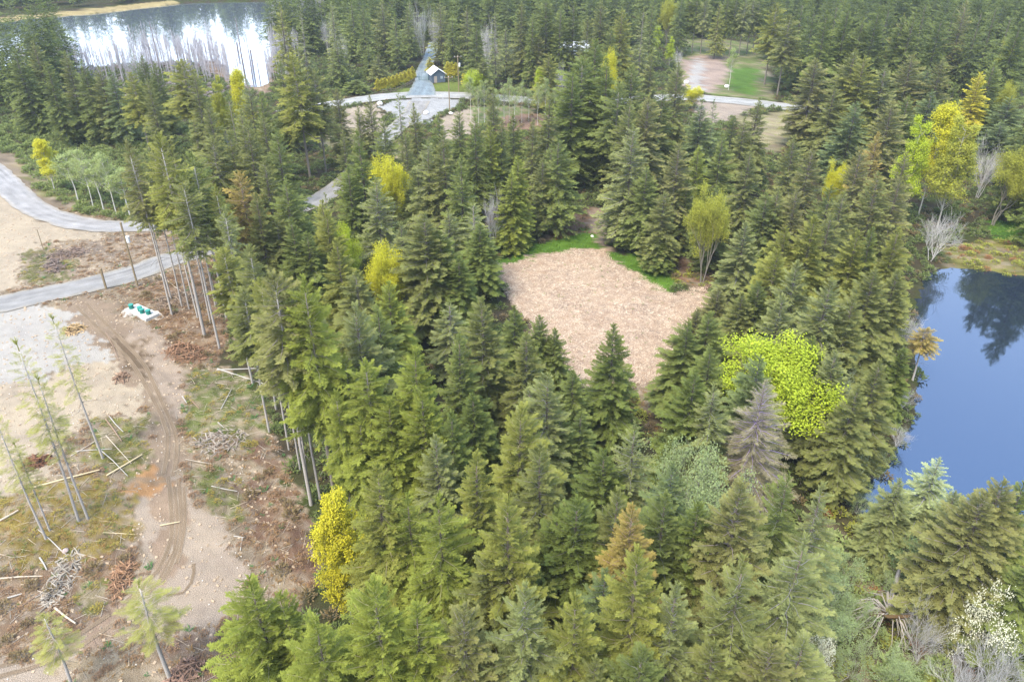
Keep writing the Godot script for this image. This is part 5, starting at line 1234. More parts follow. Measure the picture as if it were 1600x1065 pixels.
	fir("fir_tree", "dense-hi-a", "deep", 14.2, -45.1, 19.0, 4.3, 5.6, "deep green full fir, fourth from right of conifers in the middle of the near wood", "conifers in the middle of the near wood")
	fir("fir_tree", "dense-hi-a", "brown", 16.5, -43.7, 22.0, 5.2, 3.6, "brownish olive full fir, third from right of conifers in the middle of the near wood", "conifers in the middle of the near wood")
	fir("hemlock_tree", "spruce-hi-b", "green", 21.9, -48.5, 19.0, 4.0, 0.9, "mid green long-boughed hemlock, second from right of conifers in the middle of the near wood", "conifers in the middle of the near wood")
	fir("hemlock_tree", "weep-hi-a", "pale", 23.8, -46.0, 20.0, 3.4, 4.6, "greyish weeping hemlock, rightmost of conifers in the middle of the near wood", "conifers in the middle of the near wood")
	fir("fir_tree", "dense-hi-c", "bright", -16.2, -35.0, 22.0, 4.8, 1.7, "bright green full fir, leftmost of conifers of the near wood nearest the camera", "conifers of the near wood nearest the camera")
	fir("fir_tree", "dense-hi-c", "bright", -15.0, -35.7, 20.0, 4.1, 3.5, "bright green full fir, second from left of conifers of the near wood nearest the camera", "conifers of the near wood nearest the camera")
	fir("fir_tree", "dense-hi-c", "bright", -11.7, -32.0, 22.0, 4.5, 0.4, "bright green full fir, third from left of conifers of the near wood nearest the camera", "conifers of the near wood nearest the camera")
	fir("fir_tree", "dense-hi-a", "bright", -8.2, -32.9, 24.0, 5.2, 0.9, "bright green full fir, fourth from left of conifers of the near wood nearest the camera", "conifers of the near wood nearest the camera")
	fir("fir_tree", "dense-hi-c", "bright", -6.1, -33.1, 22.0, 4.5, 4.2, "bright green full fir, fifth from left of conifers of the near wood nearest the camera", "conifers of the near wood nearest the camera")
	fir("fir_tree", "dense-hi-c", "bright", -5.7, -32.9, 16.0, 4.1, 0.2, "bright green full fir, sixth from left of conifers of the near wood nearest the camera", "conifers of the near wood nearest the camera")
	fir("fir_tree", "dense-hi-a", "brown", -3.0, -33.0, 22.0, 4.5, 0.2, "brownish olive full fir, seventh from left of conifers of the near wood nearest the camera", "conifers of the near wood nearest the camera")
	fir("fir_tree", "dense-hi-a", "brown", -1.6, -32.6, 17.0, 4.3, 6.1, "brownish olive full fir, eighth from left of conifers of the near wood nearest the camera", "conifers of the near wood nearest the camera")
	fir("fir_tree", "dense-hi-c", "pale", 0.8, -33.5, 23.0, 4.3, 2.7, "greyish full fir, ninth from left of conifers of the near wood nearest the camera", "conifers of the near wood nearest the camera")
	fir("fir_tree", "dense-hi-c", "pale", 2.5, -32.9, 16.0, 4.1, 6.0, "greyish full fir, tenth from left of conifers of the near wood nearest the camera", "conifers of the near wood nearest the camera")
	fir("fir_tree", "dense-hi-b", "gold", 4.2, -33.5, 22.0, 4.5, 1.5, "yellowish green full fir, eleventh from left of conifers of the near wood nearest the camera", "conifers of the near wood nearest the camera")
	fir("fir_tree", "dense-hi-b", "olive", 5.3, -31.9, 18.0, 4.3, 0.8, "olive green full fir, tenth from right of conifers of the near wood nearest the camera", "conifers of the near wood nearest the camera")
	fir("fir_tree", "dense-hi-c", "blue", 6.3, -39.1, 18.0, 3.9, 2.1, "bluish green full fir, ninth from right of conifers of the near wood nearest the camera", "conifers of the near wood nearest the camera")
	fir("fir_tree", "dense-hi-a", "dark", 7.8, -32.0, 19.0, 4.3, 1.0, "dark green full fir, eighth from right of conifers of the near wood nearest the camera", "conifers of the near wood nearest the camera")
	fir("fir_tree", "dense-hi-b", "gold", 8.1, -35.5, 24.0, 5.2, 4.6, "yellowish green full fir, seventh from right of conifers of the near wood nearest the camera", "conifers of the near wood nearest the camera")
	fir("fir_tree", "dense-hi-b", "pale", 10.5, -34.7, 22.0, 4.1, 1.7, "greyish full fir, sixth from right of conifers of the near wood nearest the camera", "conifers of the near wood nearest the camera")
	fir("fir_tree", "dense-hi-a", "olive", 12.9, -33.3, 18.0, 4.5, 4.0, "olive green full fir, fifth from right of conifers of the near wood nearest the camera", "conifers of the near wood nearest the camera")
	fir("hemlock_tree", "spruce-hi-a", "olive", 14.5, -35.5, 23.0, 5.6, 2.8, "olive green long-boughed hemlock, fourth from right of conifers of the near wood nearest the camera", "conifers of the near wood nearest the camera")
	fir("fir_tree", "dense-hi-a", "brown", 16.3, -33.1, 18.0, 4.5, 5.0, "brownish olive full fir, third from right of conifers of the near wood nearest the camera", "conifers of the near wood nearest the camera")
	fir("hemlock_tree", "spruce-hi-a", "pale", 19.2, -38.3, 22.0, 5.2, 2.1, "greyish long-boughed hemlock, second from right of conifers of the near wood nearest the camera", "conifers of the near wood nearest the camera")
	fir("fir_tree", "dense-hi-c", "pale", 19.2, -34.6, 17.0, 4.3, 5.7, "greyish full fir, rightmost of conifers of the near wood nearest the camera", "conifers of the near wood nearest the camera")
	fir("hemlock_tree", "spruce-hi-b", "pale", 35.6, -56.6, 7.0, 2.9, 3.7, "greyish long-boughed hemlock, leftmost of conifers along the lower shore of the pond", "conifers along the lower shore of the pond")
	fir("hemlock_tree", "spruce-hi-a", "pale", 36.5, -57.3, 10.5, 3.6, 2.8, "greyish long-boughed hemlock, second from left of conifers along the lower shore of the pond", "conifers along the lower shore of the pond")
	fir("hemlock_tree", "spruce-hi-a", "white", 40.8, -59.4, 11.5, 3.8, 3.3, "whitish long-boughed hemlock, third from left of conifers along the lower shore of the pond", "conifers along the lower shore of the pond")
	fir("hemlock_tree", "spruce-hi-b", "pale", 40.9, -55.5, 10.5, 3.4, 3.7, "greyish long-boughed hemlock, fourth from left of conifers along the lower shore of the pond", "conifers along the lower shore of the pond")
	fir("fir_tree", "dense-hi-a", "brown", 38.4, -48.6, 16.5, 4.8, 0.8, "brownish olive full fir, fourth from right of conifers along the lower shore of the pond", "conifers along the lower shore of the pond")
	fir("fir_tree", "dense-hi-a", "brown", 39.9, -49.8, 17.0, 4.3, 4.3, "brownish olive full fir, third from right of conifers along the lower shore of the pond", "conifers along the lower shore of the pond")
	fir("fir_tree", "dense-hi-b", "green", 42.8, -50.6, 16.0, 4.5, 6.1, "mid green full fir, second from right of conifers along the lower shore of the pond", "conifers along the lower shore of the pond")
	fir("fir_tree", "dense-hi-b", "green", 41.7, -45.4, 12.0, 4.3, 5.7, "mid green full fir, rightmost of conifers along the lower shore of the pond", "conifers along the lower shore of the pond")
	fir("fir_tree", "dense-mid-a", "dark", 96.7, -145.4, 24.0, 5.8, 3.0, "dark green full fir, leftmost of conifers beyond the lawn by the pond", "conifers beyond the lawn by the pond")
	fir("fir_tree", "dense-mid-c", "dark", 110.5, -165.9, 24.0, 6.1, 2.5, "dark green full fir, second from left of conifers beyond the lawn by the pond", "conifers beyond the lawn by the pond")
	fir("fir_tree", "dense-mid-a", "dark", 99.8, -145.9, 25.0, 6.4, 1.3, "dark green full fir, third from left of conifers beyond the lawn by the pond", "conifers beyond the lawn by the pond")
	fir("fir_tree", "dense-mid-a", "deep", 94.6, -132.7, 24.0, 5.6, 1.9, "deep green full fir, second from right of conifers beyond the lawn by the pond", "conifers beyond the lawn by the pond")
	fir("fir_tree", "dense-mid-b", "deep", 102.9, -141.3, 25.0, 6.4, 4.8, "deep green full fir, rightmost of conifers beyond the lawn by the pond", "conifers beyond the lawn by the pond")
	fir("fir_tree", "sparse-hi-a", "wisp", -48.3, -60.1, 16.5, 1.9, 2.3, "pale yellowish sparse fir, leftmost of thin conifers left on the cleared lot", "thin conifers left on the cleared lot")
	fir("fir_tree", "sparse-hi-a", "wisp", -46.0, -62.6, 22.7, 2.2, 5.1, "pale yellowish sparse fir, second from left of thin conifers left on the cleared lot", "thin conifers left on the cleared lot")
	fir("fir_tree", "sparse-hi-a", "wisp", -48.4, -61.2, 11.8, 1.6, 3.9, "pale yellowish sparse fir, third from left of thin conifers left on the cleared lot", "thin conifers left on the cleared lot")
	fir("fir_tree", "sparse-hi-a", "wisp", -45.2, -62.9, 18.5, 2.1, 2.2, "pale yellowish sparse fir, fourth from left of thin conifers left on the cleared lot", "thin conifers left on the cleared lot")
	fir("fir_tree", "sparse-hi-a", "wisp", -37.4, -42.9, 9.1, 2.1, 5.2, "pale yellowish sparse fir, third from right of thin conifers left on the cleared lot", "thin conifers left on the cleared lot")
	fir("fir_tree", "sparse-hi-a", "wisp", -48.2, -73.2, 19.7, 2.1, 2.4, "pale yellowish sparse fir, second from right of thin conifers left on the cleared lot", "thin conifers left on the cleared lot")
	fir("fir_tree", "sparse-hi-a", "wisp", -29.4, -43.6, 12.1, 2.9, 1.1, "pale yellowish sparse fir, rightmost of thin conifers left on the cleared lot", "thin conifers left on the cleared lot")

func others() -> void:
	rng.seed = 77
	tree("maple_tree", "maple_a", "yellow", -18.1, -99.3, 15.0, 4.2, 0.6, "bright yellow maple left of the brown clearing, round crown above green firs", "yellow leafing trees scattered through the wood")
	tree("maple_tree", "maple_b", "yellow", -22.6, -137.3, 16.0, 4.6, 4.5, "tall yellow maple showing as a ribbon beside the deep green pointed fir", "yellow leafing trees scattered through the wood")
	tree("maple_tree", "maple_a", "lime", -26.6, -112.1, 13.0, 3.6, 5.7, "yellow-green maple half hidden among firs behind the bright yellow maple", "yellow leafing trees scattered through the wood")
	tree("maple_tree", "maple_b", "mustard", 31.4, -117.9, 16.5, 3.9, 1.3, "mustard yellow maple alone at the right rear corner of the brown clearing", "yellow leafing trees scattered through the wood")
	tree("maple_tree", "maple_a", "lime", 29.2, -75.8, 15.0, 9.0, 5.0, "vivid yellow-green maple wrapped behind the dead grey fir near the pond", "yellow leafing trees scattered through the wood")
	tree("maple_tree", "maple_b", "yellow", 60.7, -142.2, 13.0, 2.8, 2.0, "small yellow maple peeping out between brownish firs above the pond", "yellow leafing trees scattered through the wood")
	tree("poplar_tree", "poplar_a", "lime", 74.0, -142.9, 21.0, 4.0, 4.3, "narrow lime-yellow poplar, left of the big yellow poplars behind the pond", "yellow leafing trees scattered through the wood")
	tree("poplar_tree", "poplar_b", "yellow", 80.2, -147.4, 22.0, 4.6, 5.4, "tallest yellow poplar behind the pond, in the middle of its clump", "yellow leafing trees scattered through the wood")
	tree("poplar_tree", "poplar_a", "mustard", 81.4, -141.7, 21.0, 5.2, 3.9, "broad dusty yellow poplar, right of the clump behind the pond", "yellow leafing trees scattered through the wood")
	tree("maple_tree", "maple_a", "mustard", 93.0, -143.4, 15.0, 5.0, 5.0, "yellow maple with a leaning bare stem beside the green lawn by the pond", "yellow leafing trees scattered through the wood")
	tree("maple_tree", "maple_b", "mustard", 136.1, -226.0, 19.0, 4.0, 2.4, "dull yellow maple at the edge of the dark far wood, upper of two", "yellow leafing trees scattered through the wood")
	tree("maple_tree", "maple_a", "mustard", 121.7, -199.4, 14.0, 3.4, 0.1, "low dull yellow maple at the edge of the dark far wood, lower of two", "yellow leafing trees scattered through the wood")
	tree("maple_tree", "maple_a", "yellow", 23.9, -196.8, 22.0, 3.0, 3.2, "orange-yellow maple behind the tall dark grove by the main road", "yellow leafing trees scattered through the wood")
	tree("maple_tree", "maple_b", "mustard", 58.2, -315.1, 18.0, 4.6, 3.7, "pale yellow maple with white limbs behind the left of the upper clearing", "yellow leafing trees scattered through the wood")
	tree("poplar_tree", "poplar_b", "lime", 51.1, -295.9, 11.0, 2.6, 1.2, "light green young poplar left of the upper grassy clearing", "yellow leafing trees scattered through the wood")
	tree("poplar_tree", "poplar_a", "lime", 53.4, -280.1, 10.0, 2.4, 2.4, "yellow-green young poplar at the left edge of the upper grassy clearing", "yellow leafing trees scattered through the wood")
	tree("willow_shrub", "maple_b", "yellow", 51.0, -225.3, 7.0, 3.6, 2.0, "round yellow willow shrub beside the main road, left of the gravel apron", "yellow leafing trees scattered through the wood")
	tree("birch_tree", "alder_a", "yellow", 66.5, -249.3, 12.2, 2.2, 0.2, "slim yellow birch with a white stem on the upper grassy clearing", "yellow leafing trees scattered through the wood")
	tree("poplar_tree", "poplar_b", "yellow", -97.1, -161.2, 11.3, 3.2, 2.0, "small yellow poplar beside the curved gravel road", "yellow leafing trees scattered through the wood")
	tree("poplar_tree", "poplar_a", "mustard", -66.3, -182.6, 19.0, 3.0, 2.4, "golden conical tree in front of the far lake, left of two", "yellow leafing trees scattered through the wood")
	tree("poplar_tree", "poplar_b", "yellow", -62.4, -185.7, 20.0, 3.2, 3.0, "golden conical tree in front of the far lake, right of two", "yellow leafing trees scattered through the wood")
	tree("maple_tree", "maple_b", "lime", -11.1, -236.7, 9.0, 4.0, 4.4, "low lime-green spreading maple behind the white-stemmed alders", "yellow leafing trees scattered through the wood")
	tree("poplar_tree", "poplar_b", "lime", 8.0, -229.0, 11.0, 2.6, 2.5, "yellow-green young poplar right of the white-stemmed alders by the road", "yellow leafing trees scattered through the wood")
	tree("alder_tree", "alder_a", "pale", -89.0, -154.6, 10.5, 3.6, 6.2, "pale green alder, leftmost of those beside the curved gravel road", "pale alders beside the curved gravel road")
	tree("alder_tree", "alder_b", "pale", -84.6, -151.7, 12.4, 3.6, 5.1, "pale green alder, second from left of those beside the curved gravel road", "pale alders beside the curved gravel road")
	tree("alder_tree", "alder_a", "pale", -81.6, -149.7, 10.8, 3.6, 5.8, "pale green alder, third from left of those beside the curved gravel road", "pale alders beside the curved gravel road")
	tree("alder_tree", "alder_b", "pale", -78.2, -147.7, 12.9, 3.6, 4.4, "pale green alder, second from right of those beside the curved gravel road", "pale alders beside the curved gravel road")
	tree("alder_tree", "alder_a", "pale", -75.2, -147.0, 10.2, 3.6, 4.2, "pale green alder, rightmost of those beside the curved gravel road", "pale alders beside the curved gravel road")
	tree("alder_tree", "alder_a", "pale", -11.1, -216.0, 11.5, 1.9, 3.4, "white-stemmed pale alder, leftmost of the row beside the main road", "white-stemmed alders beside the main road")
	tree("alder_tree", "alder_b", "pale", -8.9, -211.7, 10.2, 1.9, 5.0, "white-stemmed pale alder, second from left of the row beside the main road", "white-stemmed alders beside the main road")
	tree("alder_tree", "alder_a", "pale", -7.4, -214.2, 11.1, 1.9, 2.3, "white-stemmed pale alder, third from left of the row beside the main road", "white-stemmed alders beside the main road")
	tree("alder_tree", "alder_b", "pale", -4.1, -209.9, 9.8, 1.9, 3.7, "white-stemmed pale alder, fourth from left of the row beside the main road", "white-stemmed alders beside the main road")
	tree("alder_tree", "alder_a", "pale", -2.1, -212.3, 10.7, 1.9, 4.3, "white-stemmed pale alder, fifth from left of the row beside the main road", "white-stemmed alders beside the main road")
	tree("alder_tree", "alder_b", "pale", -0.7, -214.8, 11.6, 1.9, 3.3, "white-stemmed pale alder, sixth from left of the row beside the main road", "white-stemmed alders beside the main road")
	tree("alder_tree", "alder_a", "pale", 0.7, -210.5, 10.3, 1.9, 1.8, "white-stemmed pale alder, sixth from right of the row beside the main road", "white-stemmed alders beside the main road")
	tree("alder_tree", "alder_b", "pale", 2.6, -213.0, 11.2, 1.9, 0.5, "white-stemmed pale alder, fifth from right of the row beside the main road", "white-stemmed alders beside the main road")
	tree("alder_tree", "alder_a", "pale", 4.5, -215.4, 8.3, 1.9, 0.5, "white-stemmed pale alder, fourth from right of the row beside the main road", "white-stemmed alders beside the main road")
	tree("alder_tree", "alder_b", "pale", 6.8, -211.1, 10.8, 1.9, 2.2, "white-stemmed pale alder, third from right of the row beside the main road", "white-stemmed alders beside the main road")
	tree("alder_tree", "alder_a", "pale", 8.9, -213.6, 11.7, 1.9, 3.6, "white-stemmed pale alder, second from right of the row beside the main road", "white-stemmed alders beside the main road")
	tree("alder_tree", "alder_b", "pale", 11.5, -216.0, 8.8, 1.9, 4.8, "white-stemmed pale alder, rightmost of the row beside the main road", "white-stemmed alders beside the main road")
	tree("alder_tree", "willow_a", "spring", 16.9, -60.5, 13.0, 6.6, 4.5, "pale spring-green alder behind the bluish firs, left of the dead grey fir", "pale leafing trees and willows near the pond")
	tree("alder_tree", "willow_b", "spring", 19.2, -57.9, 12.0, 5.4, 1.9, "pale spring-green alder just below and right of its larger twin", "pale leafing trees and willows near the pond")
	tree("willow_tree", "willow_a", "lichen", 36.6, -68.6, 9.0, 4.6, 5.8, "grey-green lichened willow by the pond shore, widest of its kind", "pale leafing trees and willows near the pond")
	tree("willow_tree", "willow_b", "lichen", 38.5, -76.0, 11.0, 2.8, 1.7, "whitish lichened tree among firs on the pond bank", "pale leafing trees and willows near the pond")
	tree("willow_tree", "willow_b", "lichen", 36.3, -73.0, 8.0, 2.6, 4.5, "small lichened willow behind the vivid maple", "pale leafing trees and willows near the pond")
	tree("bare_tree", "grey_a", "grey", 73.7, -127.6, 10.0, 5.2, 0.5, "bare silver-grey tree at the head of the pond below the poplars", "pale leafing trees and willows near the pond")
	tree("bare_tree", "grey_b", "grey", 97.1, -157.8, 14.0, 5.2, 4.7, "bluish-grey bare tree between the yellow poplars and the dark spruce", "pale leafing trees and willows near the pond")
	tree("bare_tree", "grey_a", "grey", 55.3, -95.8, 8.0, 3.4, 4.2, "bleached bare tree leaning out at the pond's left shore", "pale leafing trees and willows near the pond")
	tree("bare_tree", "grey_b", "straw", 49.5, -82.7, 4.0, 2.6, 6.0, "straw-coloured bare shrub on the pond's left shore", "pale leafing trees and willows near the pond")
	tree("bare_tree", "grey_a", "straw", 46.4, -76.0, 3.5, 2.4, 5.6, "second straw-coloured bare shrub lower on the pond's left shore", "pale leafing trees and willows near the pond")
	tree("willow_shrub", "willow_a", "spring", 30.7, -52.4, 6.0, 3.6, 4.3, "pale green willow shrub left of the uprooted tree", "pale leafing trees and willows near the pond")
	tree("willow_shrub", "willow_b", "spring", 28.1, -49.2, 6.0, 3.4, 5.3, "pale green willow shrub at the foot of the long-boughed hemlocks", "pale leafing trees and willows near the pond")
	tree("willow_shrub", "willow_a", "spring", 30.4, -47.9, 5.0, 3.0, 4.6, "low pale green willow shrub touching the uprooted root plate", "pale leafing trees and willows near the pond")
	tree("willow_shrub", "willow_a", "spring", 36.3, -56.4, 4.0, 2.6, 3.8, "pale green shrub under the whitish-tipped pond hemlocks", "pale leafing trees and willows near the pond")
	tree("willow_shrub", "willow_a", "spring", 35.8, -51.4, 3.6, 2.4, 1.3, "pale green shrub directly right of the uprooted tree's stem", "pale leafing trees and willows near the pond")
	tree("willow_shrub", "willow_b", "spring", 27.4, -46.5, 5.0, 3.0, 3.2, "pale green shrub left of the sparse dogwood", "pale leafing trees and willows near the pond")
	tree("willow_shrub", "willow_a", "spring", 29.1, -43.8, 4.0, 2.8, 5.6, "pale green shrub below the uprooted root plate", "pale leafing trees and willows near the pond")
	tree("willow_shrub", "willow_b", "spring", 33.0, -43.4, 3.6, 2.6, 1.5, "pale green shrub between root plate and bare silver trees", "pale leafing trees and willows near the pond")
	tree("willow_shrub", "willow_a", "spring", 29.2, -53.6, 5.0, 3.0, 6.1, "pale green shrub behind the weeping hemlock", "pale leafing trees and willows near the pond")
	tree("willow_shrub", "willow_b", "spring", 41.4, -52.5, 4.5, 3.0, 3.4, "pale green shrub at the foot of the brownish pond firs", "pale leafing trees and willows near the pond")
	tree("willow_shrub", "willow_a", "spring", 37.6, -69.9, 5.0, 3.2, 2.5, "pale green shrub below the widest lichened willow", "pale leafing trees and willows near the pond")
	tree("willow_shrub", "willow_a", "spring", 37.2, -64.2, 3.5, 2.6, 0.0, "pale green shrub at the pond's near inlet", "pale leafing trees and willows near the pond")
	tree("willow_shrub", "willow_b", "lime", 37.6, -53.4, 7.0, 2.4, 2.5, "lime-green round shrub below the pond firs", "pale leafing trees and willows near the pond")
	tree("willow_shrub", "willow_a", "spring", 38.3, -50.5, 5.0, 3.4, 1.1, "dull green shrub between the uprooted tree and the brownish firs", "pale leafing trees and willows near the pond")
	tree("bare_tree", "grey_b", "grey", 35.3, -45.3, 8.0, 3.2, 4.1, "bare grey tree right of the uprooted root plate", "pale leafing trees and willows near the pond")
	tree("bare_tree", "grey_a", "grey", 38.9, -41.3, 9.0, 3.8, 5.6, "bare silver tree under the white-flowering dogwood", "pale leafing trees and willows near the pond")
	tree("bare_tree", "grey_b", "grey", 36.2, -40.6, 8.0, 3.6, 5.7, "twiggy bare tree left of and below the white-flowering dogwood", "pale leafing trees and willows near the pond")
	tree("poplar_tree", "poplar_b", "gilt", -14.1, -47.8, 17.0, 3.0, 3.9, "golden yellow poplar at the edge of the cleared lot, larger of two")
	tree("poplar_tree", "poplar_a", "gilt", -11.8, -47.5, 14.0, 2.0, 2.4, "narrow golden yellow poplar on the right of its larger twin")
	tree("dogwood_tree", "flower", "white", 38.9, -44.2, 10.0, 2.8, 0.7, "white-flowering dogwood near the bare silver trees")
	tree("dogwood_tree", "flower", "white", 25.0, -42.7, 8.0, 1.8, 4.3, "sparse cream-flowering dogwood left of the uprooted tree")
	tree("bare_tree", "grey_a", "grey", -83.5, -322.6, 17.0, 5.0, 3.5, "bare grey tree at the right end of the far lake", "bare grey trees round the far lake and hut")
	tree("bare_tree", "grey_b", "grey", -72.9, -306.6, 17.0, 5.0, 4.5, "bare grey tree right of the far lake, beside a thin fir", "bare grey trees round the far lake and hut")
	tree("bare_tree", "grey_a", "grey", -66.3, -300.0, 15.0, 4.0, 2.3, "smaller bare grey tree nearest the first driveway firs", "bare grey trees round the far lake and hut")
	tree("bare_tree", "grey_b", "grey", -57.2, -277.8, 14.0, 4.0, 5.6, "bare grey tree under the left driveway firs", "bare grey trees round the far lake and hut")
	tree("bare_tree", "grey_a", "grey", -8.3, -274.8, 18.0, 4.6, 1.3, "bare silvery tree behind the dark hut firs", "bare grey trees round the far lake and hut")
	tree("bare_tree", "grey_b", "grey", 0.6, -266.7, 12.0, 4.2, 1.9, "bare silvery tree above the white-stemmed alders", "bare grey trees round the far lake and hut")
	tree("bare_tree", "grey_a", "grey", 5.7, -265.8, 11.0, 3.6, 1.7, "bare silvery tree beside a brownish fir above the road", "bare grey trees round the far lake and hut")
	tree("bare_tree", "grey_b", "grey", 14.6, -235.9, 12.0, 4.0, 3.9, "bare grey tree left of the tall dark grove", "bare grey trees round the far lake and hut")
	tree("bare_tree", "grey_a", "grey", 54.7, -272.4, 9.0, 2.4, 5.6, "bare grey sapling at the left edge of the upper clearing", "bare grey trees round the far lake and hut")
	tree("bare_tree", "grey_b", "grey", -67.5, -242.6, 11.0, 3.0, 1.1, "bare grey tree over the lake swamp", "bare grey trees round the far lake and hut")
	tree("bare_tree", "grey_a", "grey", -32.1, -297.0, 20.0, 4.4, 4.0, "bare silvery tree high behind the hut, left of two", "bare grey trees round the far lake and hut")
	tree("bare_tree", "grey_b", "grey", -28.0, -302.5, 18.0, 4.0, 4.8, "bare silvery tree high behind the hut, right of two", "bare grey trees round the far lake and hut")
	tree("bare_tree", "grey_a", "grey", -3.5, -130.6, 13.0, 3.2, 1.4, "bare grey tree behind the drooping green cedars", "bare grey trees round the far lake and hut")
	fir("fir_tree", "dead-hi-a", "grey", 24.6, -64.4, 17.0, 4.6, 1.3, "dead grey-brown fir standing in front of the vivid yellow-green maple", "")
	dead_snag(-125.1, -286.5, 10.9, 0.22, 14, Color(0.20, 0.18, 0.19), "twiggy dead grey trunk, leftmost of those in the far lake swamp", "dead trunks in the far lake swamp")
	dead_snag(-120.2, -280.4, 15.0, 0.32, 26, Color(0.20, 0.18, 0.19), "twiggy dead grey trunk, second from left of those in the far lake swamp", "dead trunks in the far lake swamp")
	dead_snag(-120.0, -297.1, 11.2, 0.26, 20, Color(0.20, 0.18, 0.19), "twiggy dead grey trunk, third from left of those in the far lake swamp", "dead trunks in the far lake swamp")
	dead_snag(-106.1, -270.0, 14.1, 0.22, 18, Color(0.20, 0.18, 0.19), "twiggy dead grey trunk, fourth from left of those in the far lake swamp", "dead trunks in the far lake swamp")
	dead_snag(-108.5, -288.5, 6.6, 0.42, 0, Color(0.20, 0.18, 0.19), "broken dead grey trunk, fifth from left of those in the far lake swamp", "dead trunks in the far lake swamp")
	dead_snag(-107.5, -287.5, 8.3, 0.29, 0, Color(0.20, 0.18, 0.19), "broken dead grey trunk, sixth from left of those in the far lake swamp", "dead trunks in the far lake swamp")
	dead_snag(-110.0, -301.5, 5.7, 0.19, 14, Color(0.20, 0.18, 0.19), "twiggy dead grey trunk, seventh from left of those in the far lake swamp", "dead trunks in the far lake swamp")
	dead_snag(-112.1, -310.7, 6.8, 0.16, 10, Color(0.20, 0.18, 0.19), "twiggy dead grey trunk, eighth from left of those in the far lake swamp", "dead trunks in the far lake swamp")
	dead_snag(-107.5, -308.3, 8.1, 0.16, 10, Color(0.20, 0.18, 0.19), "twiggy dead grey trunk, seventh from right of those in the far lake swamp", "dead trunks in the far lake swamp")
	dead_snag(-101.6, -308.3, 5.2, 0.42, 0, Color(0.20, 0.18, 0.19), "broken dead grey trunk, sixth from right of those in the far lake swamp", "dead trunks in the far lake swamp")
	dead_snag(-85.4, -261.9, 20.5, 0.35, 5, Color(0.20, 0.18, 0.19), "tall bare dead grey trunk, fifth from right of those in the far lake swamp", "dead trunks in the far lake swamp")
	dead_snag(-85.4, -269.0, 14.9, 0.32, 4, Color(0.20, 0.18, 0.19), "tall bare dead grey trunk, fourth from right of those in the far lake swamp", "dead trunks in the far lake swamp")
	dead_snag(-88.9, -282.4, 7.5, 0.35, 0, Color(0.20, 0.18, 0.19), "broken dead grey trunk, third from right of those in the far lake swamp", "dead trunks in the far lake swamp")
	dead_snag(-81.4, -263.6, 10.2, 0.26, 8, Color(0.20, 0.18, 0.19), "tall bare dead grey trunk, second from right of those in the far lake swamp", "dead trunks in the far lake swamp")
	dead_snag(-83.7, -280.4, 8.3, 0.22, 8, Color(0.20, 0.18, 0.19), "tall bare dead grey trunk, rightmost of those in the far lake swamp", "dead trunks in the far lake swamp")

